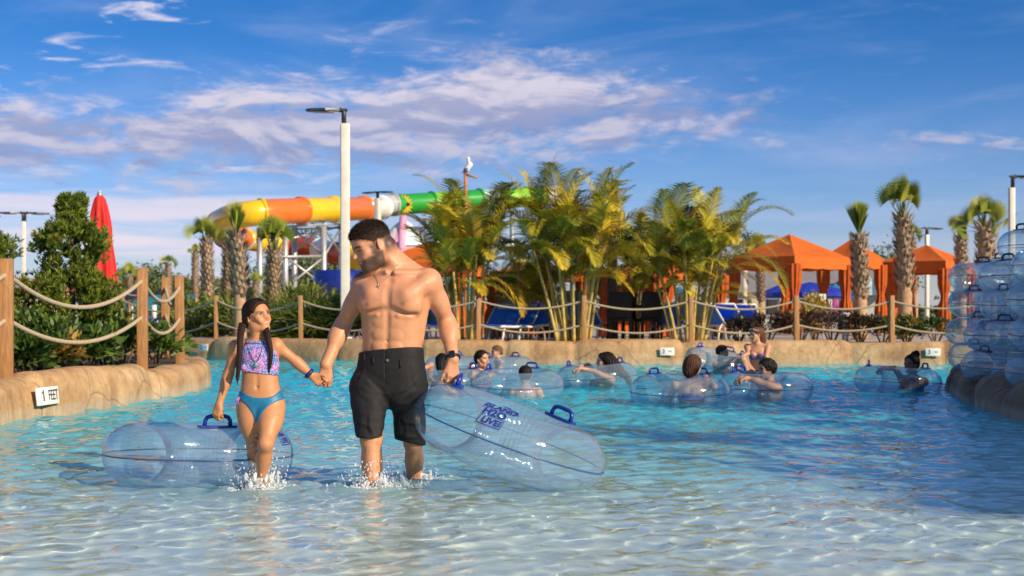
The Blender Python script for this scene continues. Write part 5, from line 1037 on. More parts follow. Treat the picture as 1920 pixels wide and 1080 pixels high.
def build_swimmers():
    SKL = (0.60, 0.33, 0.22); SKM = (0.50, 0.25, 0.15); SKD = (0.22, 0.11, 0.07)
    pur = cloth('purple swim fabric', (0.13, 0.09, 0.22)); blk = cloth('black swim fabric', (0.012, 0.012, 0.016)); pink = cloth('magenta swim fabric', (0.35, 0.04, 0.16)); nav = cloth('navy patterned fabric', (0.03, 0.03, 0.28), col2=(0.25, 0.22, 0.5))
    swimmer('swimmer with wet black hair, mostly hidden behind the man\'s watch hand', 829, 681, 17.0, face=(-0.2, 1, 0), hair=(0.010, 0.008, 0.008), tail=[(829, 676, 16.95, 0.07), (829, 690, 16.90, 0.06), (831, 704, 16.88, 0.045)], skin=SKM, suit=(blk, 0.26, 0.40), armL=((806, 698, 16.9), (789, 694, 16.8)))
    swimmer('girl with wet slicked-back hair and one arm stretched out beside the man\'s hand', 904, 673, 17.9, face=(0.75, -0.62, 0.05), tf=(0.55, -0.8, 0), hair=(0.018, 0.010, 0.008), skin=(0.62, 0.30, 0.15), suit=(pink, 0.25, 0.40), armR=((882, 686, 17.5), (868, 703, 17.3)), armL=((915, 708, 17.6), (890, 707, 17.4)), style='long', h=0.205, sz=0.92)
    swimmer('small fair-haired child facing left above a tube near the far wall', 931, 660, 22.2, h=0.195, face=(-0.9, -0.35, 0), hair=(0.16, 0.085, 0.045), style='short', skin=SKL, sz=0.78, female=False)
    swimmer('swimmer seen from behind through the tube, only dark hair and bare back showing', 985, 703, 16.6, face=(0.1, 1, -0.1), hair=(0.012, 0.008, 0.008), skin=(0.66, 0.36, 0.26), suit=(blk, 0.28, 0.34), style='long', h=0.20, sz=0.95)
    swimmer('girl with very long black hair stretched out on her tube, reaching for its handle', 1132, 678, 18.5, face=(-0.97, -0.15, 0.05), tf=(-0.9, -0.45, 0), lean=(-0.35, 0), hair=(0.012, 0.007, 0.006), skin=(0.50, 0.26, 0.17), suit=(blk, 0.26, 0.40), armR=((1110, 692, 18.7), (1088, 688, 18.6)), armL=((1112, 695, 18.2), (1090, 691, 18.15)), tail=[(1139, 672, 18.5, 0.085), (1150, 686, 18.45, 0.075), (1163, 697, 18.42, 0.055), (1175, 706, 18.40, 0.035), (1180, 719, 18.38, 0.024)])
    swimmer('woman with brown shoulder-length hair and bare back, seen from behind in her tube', 1300, 686, 15.0, face=(0.55, 0.80, -0.12), tf=(0.25, 1, 0), hair=(0.11, 0.045, 0.025), skin=(0.68, 0.40, 0.29), tail=[(1298, 682, 14.97, 0.085), (1294, 692, 14.95, 0.075), (1292, 699, 14.93, 0.05)], suit=(nav, 0.30, 0.36), armR=((1322, 708, 15.2), (1335, 716, 15.0)))
    swimmer('dark curly-haired man looking left over his tube, arms on its handles', 1437, 692, 15.9, face=(-0.93, -0.30, -0.08), tf=(-0.85, -0.3, 0), hair=(0.012, 0.009, 0.008), style='curly', skin=SKM, female=False, armR=((1415, 707, 16.1), (1392, 705, 16.0)), armL=((1420, 714, 15.6), (1400, 709, 15.5)))
    swimmer('man with short hair and dark sunglasses leaning back in a tube by the far wall', 1355, 660, 23.1, face=(0.96, -0.26, 0.02), tf=(0.8, -0.6, 0), hair=(0.05, 0.028, 0.02), style='short', skin=(0.60, 0.30, 0.19), female=False, glasses=True, armR=((1372, 682, 22.8), (1384, 690, 22.6)), armL=((1378, 678, 23.2), (1390, 680, 23.0)), tb='R')
    swimmer('woman in a purple bikini top rising out of the water beside the far wall', 1416, 627, 22.6, face=(-0.80, -0.50, -0.15), tf=(-0.30, -0.95, 0), hair=(0.13, 0.05, 0.025), skin=(0.55, 0.27, 0.155), suit=(pur, 0.26, 0.385, 'v'), suit2=blk, visor=True, armR=((1402, 663, 22.4), (1386, 672, 22.3)), armL=((1438, 662, 22.5), (1441, 684, 22.4)), legs=(((1424, 712, 22.4), (1393, 674, 22.2)), ((1424, 735, 22.7), (1404, 706, 22.25))), tail=[(1424, 622, 22.68, 0.07), (1428, 636, 22.72, 0.06), (1430, 650, 22.74, 0.035)])
    swimmer('shaded swimmer with a topknot and sunglasses reaching left along her tube', 1709, 682, 17.6, face=(-0.80, -0.55, 0.0), tf=(-0.7, -0.6, 0), lean=(-0.10, 0), hair=(0.010, 0.007, 0.007), style='bun', skin=(0.26, 0.12, 0.075), suit=(blk, 0.20, 0.40), glasses=True, armR=((1678, 691, 17.6), (1655, 690, 17.4)), armL=((1700, 706, 17.2), (1692, 716, 17.0)))
if want('swimmers'): build_swimmers()
# ------------------------------------------------------------------ rock ledge, rope fences, depth signs, lamp posts
def build_edge():
    LEDGE = [(9.5, 20.3), (7.2, 19.6), (5.85, 18.7), (5.32, 17.4), (4.95, 15.6), (4.62, 13.6), (4.52, 12.2), (4.85, 10.6), (6.2, 9.3), (9.5, 8.8)]
    PR = [(-0.05, -1.3), (-0.03, -0.4), (0.0, -0.05), (0.02, 0.08), (0.05, 0.18), (0.10, 0.25), (0.20, 0.29), (0.42, 0.27), (0.55, 0.18)]
    led, lp, ln = curb('rock_ledge', LEDGE, PR, '', 21, 0.42, 0.10, M_ROCKD, 1, 0.075, 0.10)
    tag(led, 'brown carved rock ledge under the stack of tubes', 'rock ledge')
    poly_sheet('ledge_top', [tuple(p+n*0.42) for p, n in zip(lp[::6], ln[::6])], 0.225, M_ROCKD, 'flat top of the rock ledge', 'ledge')
    # unseen building added off to the right, shaped to shade this corner of the pool
    wl = mat('stucco', (0.42, 0.33, 0.24), 0.9, var=0.08, scale=3, bump=0.3); A_ = Vector((7.62, 2.60, 0)); d = Vector((3.35, 11.9, 0)).normalized(); n = Vector((d.y, -d.x, 0)); L_ = 12.4; rz = math.atan2(d.y, d.x)
    b = empty('shade_block', A_+d*L_/2+n*3, rz, 'unseen flat-roofed building added right of the pool to shade it', 'building')
    mb = MB(); mb.box((0, 0, 1.15), (L_, 6, 4.4)); mb.build('wall', wl, b); mb = MB(); mb.box((0, 0, 3.46), (L_+0.5, 6.5, 0.22)); mb.build('roof', mat('roof edge', (0.30, 0.22, 0.16), 0.8), b)
    mb = MB(); mb.box((-2.5, 3.02, 1.3), (1.0, 0.06, 2.1)); dr = mb.build('door', mat('teal door', (0.04, 0.20, 0.24), 0.5), b); mb = MB(); mb.sphere((-2.15, 3.07, 1.25), 0.04, 8); mb.build('handle', M_METAL, dr)
    for x in (1.0, 3.6): mb = MB(); mb.box((x, 3.02, 2.4), (1.1, 0.05, 0.8)); mb.build('window', mat('dark glass', (0.02, 0.03, 0.04), 0.1), b)
M_POST = mat('stained timber', (0.40, 0.19, 0.065), 0.65, var=0.2, scale=9, bump=0.25, bscale=40, stretch=(6, 6, 0.6)); M_ROPE = mat('natural rope', (0.52, 0.40, 0.26), 0.9, var=0.15, scale=60, bump=0.5, bscale=200)
def rope_mesh(a, b, sag, r=0.021, n=26):
    pts = catenary(a, b, sag, n); mb = MB(); d = (Vector(b)-Vector(a)).length; N = n*3; pp = catenary(a, b, sag, N); mb.tube(pp, [r*(1+0.10*(i % 2)) for i in range(N+1)], 7); return mb
def build_fences():
    def fence(label, posts, ropes, w, ztops, zbase, rz=None, twist=0.0, rr=0.021):
        f = empty('rope_fence', (posts[0][0], posts[0][1], zbase), 0, label, 'fence'); rd = random.Random(len(posts))
        for i, (x, y) in enumerate(posts):
            mb = MB(); h = ztops[i]-zbase+0.25; mb.box((0, 0, 0), (w, w, h), None, bevel=w*0.07); o = mb.build('post', M_POST, f); o.location = (x-posts[0][0], y-posts[0][1], h/2-0.25); o.rotation_euler = (R(rd.uniform(-0.8, 0.8)), R(rd.uniform(-0.8, 0.8)), R(twist+rd.uniform(-6, 6)))
        for i in range(len(posts)-1):
            for dz, sg in ropes:
                a = Vector((*posts[i], ztops[i]-dz)); b = Vector((*posts[i+1], ztops[i+1]-dz)); m = rope_mesh(a, b, sg*(b-a).length*rd.uniform(0.9, 1.12), rr); m.build('rope', M_ROPE, f, True)
        return f
    far = []
    for px in (60, 230, 407, 565, 728, 895, 1097, 1295, 1495, 1673, 1860):
        t = (px-960)/FPX; q = FP+FN*0.30; k = np.argmin(np.abs(q[:, 0]-t*q[:, 1])); far.append(tuple(q[k]))
    fence('long rope fence with square posts on top of the far pool wall', far, ((0.10, 0.085), (0.56, 0.075)), 0.092, [H+(HORIZON-554)/FPX*y for x, y in far], 0.42, twist=8, rr=0.019)
    pts = [(-5.15, 9.2)]+[tuple(P(px, 0, Y).xy) for px, Y in ((12, 13.2), (267, 16.4), (337, 18.8), (310, 21.2), (220, 22.0), (120, 22.9))]
    fence('short rope fence with timber posts round the planted peninsula at left', pts, ((0.14, 0.10), (0.56, 0.085)), 0.118, [1.44, 1.455, 1.475, 1.455, 1.50, 1.47, 1.45], 0.35, twist=14, rr=0.022)
M_WHITE = mat('white enamel', (0.78, 0.76, 0.72), 0.45, var=0.05, scale=12); M_INK = mat('black lettering', (0.02, 0.02, 0.02), 0.6, var=0.05)
def text_mesh(txt, size, sx=1.0, bold=0.0):
    cu = bpy.data.curves.new('t', 'FONT'); cu.body = txt; cu.size = size; cu.align_x = 'CENTER'; cu.align_y = 'CENTER'; cu.offset = bold; cu.extrude = 0.0008
    o = bpy.data.objects.new('t', cu); COL.objects.link(o); dg = bpy.context.evaluated_depsgraph_get(); me = bpy.data.meshes.new_from_object(o.evaluated_get(dg)); bpy.data.objects.remove(o); me.transform(Matrix.Diagonal((sx, 1, 1, 1))); return me
def build_signs():
    def sign(pos, nrm, w, h, words, label):
        z = Vector(nrm).normalized(); u = Vector((0, 0, 1)); x = u.cross(z).normalized(); y = z.cross(x); rot = Matrix((x, y, z)).transposed().to_euler()
        s = empty('depth_sign', pos, 0, label, 'sign', 'pool depth signs'); s.rotation_euler = rot
        mb = MB(); mb.box((0, 0, 0), (w, h, 0.014), bevel=0.004); mb.build('plate', M_WHITE, s)
        for t, px, sz, sx in words:
            if t == '1': mb = MB(); mb.raw([(px-0.046, 0.028, 0.0085), (px-0.046, 0.016, 0.0085), (px+0.005, 0.044, 0.0085), (px+0.005, 0.058, 0.0085)], [(0, 1, 2, 3)]); mb.build('lettering', M_INK, s)
            o = link('lettering', text_mesh(t, sz, sx, 0.0012*sz/0.12), M_INK, s); o.location = (px, 0, 0.0085)
    def on_path(path, nrm, px, z, off):
        k = np.argmin(np.abs(path[:, 0]-(px-960)/FPX*path[:, 1])+100*(path[:, 1] < 3)); return path[k], nrm[k]
    i = np.argmin(np.abs(LP[:, 1]-13.15)); p_, n_ = LP[i], LN[i]
    sign((p_[0]-n_[0]*0.032, p_[1]-n_[1]*0.032, 0.185), (-n_[0], -n_[1], 0.12), 0.45, 0.165, [('1', -0.09, 0.145, 1.2), ('FEET', 0.105, 0.135, 0.70)], 'white depth sign reading 1 FEET on the near left rock wall')
    for px, num, t, z in ((1250, '3', 'white depth sign reading 3 on the middle of the far wall', 0.245), (1750, '3', 'white depth sign reading 3 beside the stack of tubes', 0.245), (385, '2', 'small white depth sign reading 2 at the left of the far wall', 0.25)):
        k = np.argmin(np.abs(FP[:, 0]-(px-960)/FPX*FP[:, 1])); p_, n_ = FP[k], FN[k]
        sign((p_[0]-n_[0]*0.045, p_[1]-n_[1]*0.045, z), (-n_[0], -n_[1], 0.12), 0.27, 0.15, [(num, -0.07, 0.115, 1.0), ('FEET', 0.06, 0.035, 1.0)], t)
M_POLE = mat('cream painted steel', (0.66, 0.60, 0.52), 0.45, var=0.06, scale=4, bump=0.05); M_LAMPH = mat('dark lamp housing', (0.025, 0.030, 0.036), 0.4, var=0.1); M_LENS = mat('lamp lens', (0.35, 0.36, 0.33), 0.2, var=0.1, scale=30)
def build_lamps():
    def lamp(px, ytop, Y, w, heads, label, hl=0.62, az=0, dark=False):
        b = P(px, 0, Y); zt = H+(HORIZON-ytop)/FPX*Y; o = empty('street_lamp', (b.x, b.y, 0.38), R(az), label, 'street lamp'); h = zt-0.38
        mb = MB(); mb.box((0, 0, h/2), (w, w, h), bevel=w*0.08); mb.build('pole', M_POLE, o); mb = MB(); mb.box((0, 0, 0.06), (w*2.2, w*2.2, 0.12), bevel=0.02); mb.build('base', M_POLE, o)
        k = hl/0.62
        for s in heads:
            mb = MB(); mb.tube([(s*0.02*k, 0, h-0.02), (s*0.02*k, 0, h+0.20*k), (s*0.10*k, 0, h+0.24*k)], 0.042*k, 8)
            pr = [(-0.04, 0.05), (0.10, 0.05), (0.34, 0.145), (0.60, 0.10), (0.66, 0.0)]; V = []; 
            for zz, sc in ((0.215, 1.0), (0.255, 0.94)):
                ring = [(x*k*s, y*k*sc) for x, y in pr]+[(x*k*s, -y*k*sc) for x, y in pr[::-1][1:]]; V += [(x, y, h+zz*k+0.03*k*abs(x)/(0.6*k)*(-0.6)) for x, y in ring]
            n = len(V)//2; mb.raw(V, [tuple(range(n)), tuple(n+i for i in range(n-1, -1, -1))]+[(i, n+i, n+(i+1) % n, (i+1) % n) for i in range(n)])
            hd = mb.build('lamp_head', M_LAMPH, o); mb = MB(); mb.box((s*0.36*k, 0, h+0.188*k), (0.34*k, 0.17*k, 0.012)); mb.build('lens', M_LENS, hd)
    lamp(647, 232, 28.9, 0.185, (-1,), 'tall cream lamp post with one dark head, right behind the man', 0.74, az=10)
    lamp(708, 372, 52, 0.20, (-1, 1), 'twin-headed lamp post in front of the green slide', 0.62, -25); lamp(45, 415, 62, 0.16, (-1, 1), 'thin twin-headed lamp post behind the conifer at left', 1.0, 15)
    lamp(1897, 352, 33, 0.13, (1,), 'cream lamp post above the stack of tubes', 0.7); lamp(1738, 440, 72, 0.18, (-1, 1), 'distant twin-headed lamp post between the palms', 0.9, 20); lamp(1397, 462, 55, 0.15, (-1,), 'single-headed lamp post behind the left orange cabana', 0.55)
if want('env'): build_edge(); build_fences(); build_signs(); build_lamps()
# ------------------------------------------------------------------ plants
M_LEAF = vmat('leaf', 0.45, spec=0.4, transl=0.30); M_BARK = vmat('bark', 0.85, bump=0.6, bscale=60, mott=0.4, mscale=18); M_CANE = vmat('cane', 0.5, mott=0.25, mscale=12)
def vtube(pts, rad, n, col, name, parent, matl=None, bumps=None):
    mb = MB(); mb.tube(pts, rad, n); me = bpy.data.meshes.new(name); me.from_pydata(mb.V, [], mb.F); me.polygons.foreach_set('use_smooth', mb.sm); me.update()
    c = np.array(col); C = np.tile(c, (len(me.vertices), 1)) if c.ndim == 1 else np.repeat(c, n, 0)[:len(me.vertices)]; set_col(me, C); return link(name, me, matl or M_BARK, parent)
def rnd_dirs(r, n): d = r.normal(size=(n, 3)); return d/np.linalg.norm(d, axis=1)[:, None]

def sabal(px, ytop, ytrunk, wpx, Y, label, seed, spread=60, fronds=22, size=1.0, boots=0.62, z0=0.40, group='cabbage palms'):
    r = np.random.default_rng(seed); b = P(px, 0, Y); zt = H+(HORIZON-ytrunk)/FPX*Y; zc = H+(HORIZON-ytop)/FPX*Y; h = zt-z0; w = wpx/FPX*Y/2; Lf = max(0.45, (zc-zt))*1.0
    o = empty('cabbage_palm', (b.x, b.y, z0), r.uniform(0, 6), label, 'palm tree', group); lean = r.normal(0, 0.02, 2)
    n = 18; pts = [Vector((lean[0]*h*(t**2), lean[1]*h*t*t, h*t)) for t in np.linspace(0, 1, n)]; rad = [w*(1.12-0.30*min(1, t*4)*0.6+0.05*math.sin(t*40)) if t < 0.95 else w*0.55 for t in np.linspace(0, 1, n)]
    vtube(pts, [x*0.80 for x in rad], 14, np.array([(0.50, 0.31, 0.17) if t < 0.5 else (0.40, 0.28, 0.18) for t in np.linspace(0, 1, n)])*r.uniform(0.9, 1.1), 'trunk', o)
    # criss-crossed stubs of old leaf bases on the upper trunk
    L = Leaves(); k = 0; z = h*(1-boots)
    while z < h*1.0:
        a = k*2.39996; t = z/h; c = np.array((lean[0]*h*t*t, lean[1]*h*t*t, z)); d = np.array((math.cos(a), math.sin(a), 0)); p0 = c+d*w*0.62; out = d*0.62+np.array((0, 0, 1.0)); sd = np.cross(d, (0, 0, 1)); bl = w*r.uniform(1.0, 1.5)
        col = np.array((0.56, 0.41, 0.27))*r.uniform(0.55, 1.2)
        for s in (-1, 1): L.blades([p0+sd*s*w*0.10], [out+sd*s*-0.30], bl, w*0.34, [d], col, 0.0, 2)
        L.blades([p0], [out*np.array((1.5, 1.5, 1))], bl*0.9, w*0.42, [d], col*0.8, 0.0, 2); z += h*0.0052*(w/0.16); k += 1
    L.build('leaf_stubs', o, matl=M_BARK)
    L = Leaves()
    for i in range(fronds):
        t = (i+0.5)/fronds; an = R(spread)*(t**1.3); a = i*2.39996+r.uniform(-0.3, 0.3); d = np.array((math.sin(an)*math.cos(a), math.sin(an)*math.sin(a), math.cos(an))); base = np.array(pts[-1])+np.array((0, 0, -0.05-0.10*t))*size
        pl = Lf*r.uniform(0.45, 0.66); fan = Lf*r.uniform(0.30, 0.42)
        if spread < 20: pl, fan = Lf*r.uniform(0.20, 0.40), Lf*r.uniform(0.50, 0.75)
        if True:
            L.blades([base], [d], pl, 0.035*size, [np.cross(d, (0.3, 0.5, 0.2))], (0.16, 0.19, 0.05), 0.15, 2)
        tip = base+d*pl*0.96; u = unit(np.cross(d, (r.normal(), r.normal(), 0.2))); m = 20; an2 = np.linspace(-1, 1, m)*R(100 if spread > 32 else 60 if spread > 20 else 20); dirs = np.cos(an2)[:, None]*d+np.sin(an2)[:, None]*u
        nn_ = np.cross(d, u); g = r.uniform(0, 1); col = np.array((0.15, 0.22, 0.03))*(1-g)+np.array((0.36, 0.36, 0.05))*g; col = col*r.uniform(0.75, 1.2); 
        L.blades(np.tile(tip, (m, 1)), dirs+nn_*0.12*np.abs(an2)[:, None], fan*(1-0.25*np.abs(an2)/2), 0.034*size*Lf, np.tile(nn_, (m, 1)), col, 0.30*t+0.05, 3)
    L.build('crown', o); return o
def areca(px, Y, label, seed, stems=13, hcane=1.75, spread=0.55, fl=1.7, z0=0.40, width=0.5, ytop=None):
    r = np.random.default_rng(seed); b = P(px, 0, Y); o = empty('areca_palm', (b.x, b.y, z0), 0, label, 'areca palm', 'areca palm clumps'); L = Leaves()
    for i in range(stems):
        a = i*2.39996+r.uniform(-0.4, 0.4); rr = 0.12+width*math.sqrt((i+0.3)/stems); base = np.array((math.cos(a)*rr*0.62, math.sin(a)*rr*0.45, 0)); ln = spread*(rr/0.6)*r.uniform(0.6, 1.2); hc = hcane*r.uniform(0.62, 1.12)
        tip = base+np.array((math.cos(a)*ln, math.sin(a)*ln*0.8, hc)); pts = [Vector(base+(tip-base)*t+np.array((math.cos(a), math.sin(a), 0))*0.12*(t*t-t)) for t in np.linspace(0, 1, 15)]
        col = np.array([((0.62, 0.45, 0.10) if k % 2 else (0.46, 0.36, 0.11)) for k in range(15)])*r.uniform(0.75, 1.15); vtube(pts, [0.036*(1-0.35*t)*r.uniform(0.95, 1.1) for t in np.linspace(0, 1, 15)], 7, col, 'cane', o, M_CANE)
        d0 = unit(tip-base)
        for j in range(7):
            az = j*2.39996+r.uniform(-0.5, 0.5); el = R(r.uniform(46, 82)) if j < 5 else R(r.uniform(5, 40)); d = np.array((math.cos(az)*math.cos(el), math.sin(az)*math.cos(el), math.sin(el)))+d0*0.25; d = unit(d); fl_ = fl*r.uniform(0.65, 1.12); n = 26; p = tip-d0*0.06*j; pts2 = [p]; dd = d.copy()
            dr = r.uniform(1.1, 2.4)
            for k in range(n): dd = unit(dd+np.array((0, 0, -1.0))*dr/n*(0.35+1.5*k/n)); p = p+dd*fl_/n; pts2.append(p)
            pts2 = np.array(pts2); tn = np.gradient(pts2, axis=0); tn /= np.linalg.norm(tn, axis=1)[:, None]; sd = np.cross(tn, (0, 0, 1.0)); sd /= np.linalg.norm(sd, axis=1)[:, None]+1e-6; upv = np.cross(sd, tn)
            g = r.random(); base_c = np.array((0.20, 0.25, 0.024))*(1-g)+np.array((0.66, 0.48, 0.034))*g
            if r.random() < 0.12: base_c = np.array((0.55, 0.36, 0.035))
            if r.random() < 0.10: base_c = np.array((0.08, 0.115, 0.024))
            L.blades(pts2[:-1], pts2[1:]-pts2[:-1], fl_/n*1.05, 0.020, upv[:-1], np.array((0.30, 0.22, 0.05)), 0, 1)
            for s in (-1, 1):
                for sub in (0.0, 0.5):
                    k0 = np.arange(6, n); q = pts2[k0]+(pts2[np.minimum(k0+1, n)]-pts2[k0])*sub; t = (k0+sub)/n; ll = 0.46*fl_/1.7*np.sin(np.pi*np.clip(t*0.92+0.06, 0, 1))**0.7*r.uniform(0.85, 1.1, len(k0))
                    dirs = sd[k0]*s*0.85+tn[k0]*(0.55+0.5*t[:, None])+upv[k0]*0.35*r.uniform(0.5, 1.3, (len(k0), 1)); C = base_c*r.uniform(0.75, 1.25, (len(k0), 1)); L.blades(q, dirs, ll, 0.024, upv[k0], C, 1.0, 2)
    L.build('fronds', o); return o
def bush(x, y, z0, rx, ry, h, label, seed, n=900, leaf=(0.09, 0.035), cols=((0.035, 0.075, 0.015), (0.10, 0.15, 0.03)), accent=None, name='shrub', cat='shrub', group=None, droop=0.3, strap=False):
    r = np.random.default_rng(seed); o = empty(name, (x, y, z0), 0, label, cat, group)
    for k in range(5): a = k*1.3+seed; vtube([Vector((0.03*math.cos(a), 0.03*math.sin(a), -0.05)), Vector((rx*0.35*math.cos(a), ry*0.35*math.sin(a), h*0.35)), Vector((rx*0.6*math.cos(a), ry*0.6*math.sin(a), h*0.7))], [0.02, 0.014, 0.007], 5, (0.12, 0.08, 0.05), 'stem', o)
    L = Leaves()
    if strap:
        a = r.uniform(0, 6.28, n); el = np.abs(r.normal(0.9, 0.35, n)); d = np.stack((np.cos(a)*np.cos(el), np.sin(a)*np.cos(el), np.sin(el)), -1); p0 = np.stack((r.normal(0, rx*0.3, n), r.normal(0, ry*0.3, n), np.abs(r.normal(0, 0.05, n))), -1)
        g = r.random((n, 1)); C = np.array(cols[0])*(1-g)+np.array(cols[1])*g; L.blades(p0, d, h*r.uniform(0.7, 1.25, n), leaf[1], np.cross(d, rnd_dirs(r, n)), C, 1.3, 3)
    else:
        nc = max(8, n//24); cd_ = rnd_dirs(r, nc); cd_[:, 2] = np.abs(cd_[:, 2])**0.8*np.where(r.random(nc) < 0.85, 1, -0.3); cen = cd_*np.array((rx, ry, h*0.5))*r.uniform(0.55, 1.0, (nc, 1))+np.array((0, 0, h*0.48)); cg = r.random((nc, 1)); k = r.integers(0, nc, n)
        p0 = cen[k]+r.normal(0, 1, (n, 3))*np.array((rx, ry, h*0.5))*0.17; out = p0-np.array((0, 0, h*0.3)); d = out/(np.linalg.norm(out, axis=1)[:, None]+1e-6)+rnd_dirs(r, n)*0.75+np.array((0, 0, 0.25)); g = np.clip(cg[k]*0.7+r.random((n, 1))*0.4, 0, 1); C = np.array(cols[0])*(1-g)+np.array(cols[1])*g
        if accent is not None:
            m = (cg[k, 0] > 1-accent[1]); C[m] = np.array(accent[0])*r.uniform(0.6, 1.2, (m.sum(), 1))
        L.blades(p0, d, leaf[0]*r.uniform(0.7, 1.3, n), leaf[1]*r.uniform(0.8, 1.2, n), rnd_dirs(r, n), C, droop, 2)
    L.build('foliage', o); return o
def conifer(x, y, z0, w, h, label, seed, n=1500):
    r = np.random.default_rng(seed); o = empty('conifer_tree', (x, y, z0), 0, label, 'conifer'); vtube([Vector((0, 0, -0.1)), Vector((0.02, 0, h*0.5)), Vector((-0.01, 0.01, h*0.93))], [0.05, 0.035, 0.012], 8, (0.14, 0.085, 0.05), 'trunk', o)
    L = Leaves(); mb_pts = []
    nb = 120
    for i in range(nb):
        t = (i+0.5)/nb; z = h*(0.06+0.86*t); prof = w*(1-t)**0.62*(0.74+0.26*math.sin(t*17+seed)); a = i*2.39996+r.uniform(-0.3, 0.3); reach = prof*r.uniform(0.80, 1.10)+0.03; el = 0.35+0.5*t; d = np.array((math.cos(a), math.sin(a), el)); tip = np.array((0, 0, z))+d*reach
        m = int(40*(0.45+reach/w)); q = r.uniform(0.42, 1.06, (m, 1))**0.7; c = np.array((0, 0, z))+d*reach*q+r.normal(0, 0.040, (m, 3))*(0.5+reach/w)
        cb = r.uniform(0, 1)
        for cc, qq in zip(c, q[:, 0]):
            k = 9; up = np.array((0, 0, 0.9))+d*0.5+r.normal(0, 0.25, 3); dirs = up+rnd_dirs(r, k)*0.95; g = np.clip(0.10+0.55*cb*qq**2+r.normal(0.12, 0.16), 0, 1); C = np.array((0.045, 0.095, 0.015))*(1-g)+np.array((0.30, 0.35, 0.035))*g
            if r.random() < 0.012: C = np.array((0.28, 0.09, 0.03))
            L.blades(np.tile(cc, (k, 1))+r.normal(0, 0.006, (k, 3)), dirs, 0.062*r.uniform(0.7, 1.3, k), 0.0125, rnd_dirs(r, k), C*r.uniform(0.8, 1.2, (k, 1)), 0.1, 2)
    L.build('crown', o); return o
def tree(x, y, z0, w, h, label, seed, cols=((0.05, 0.085, 0.018), (0.17, 0.21, 0.04)), n=2600, leaf=0.28, group=None):
    r = np.random.default_rng(seed); o = empty('tree', (x, y, z0), 0, label, 'tree', group); vtube([Vector((0, 0, 0)), Vector((0.1, 0, h*0.3)), Vector((0, 0.1, h*0.75))], [w*0.06, w*0.045, w*0.015], 7, (0.13, 0.10, 0.075), 'trunk', o)
    L = Leaves(); nc = 42; c = rnd_dirs(r, nc)*np.array((w/2, w/2, h*0.36))*r.uniform(0.35, 1.0, (nc, 1))+np.array((0, 0, h*0.62)); k = r.integers(0, nc, n); p0 = c[k]+r.normal(0, 1, (n, 3))*np.array((w, w, h))*0.055; g = np.clip(r.random((nc, 1))[k]*0.7+r.random((n, 1))*0.4, 0, 1); C = np.array(cols[0])*(1-g)+np.array(cols[1])*g
    L.blades(p0, rnd_dirs(r, n)+np.array((0, 0, 0.2)), leaf*r.uniform(0.7, 1.4, n), leaf*0.45, rnd_dirs(r, n), C, 0.4, 2); L.build('crown', o); return o
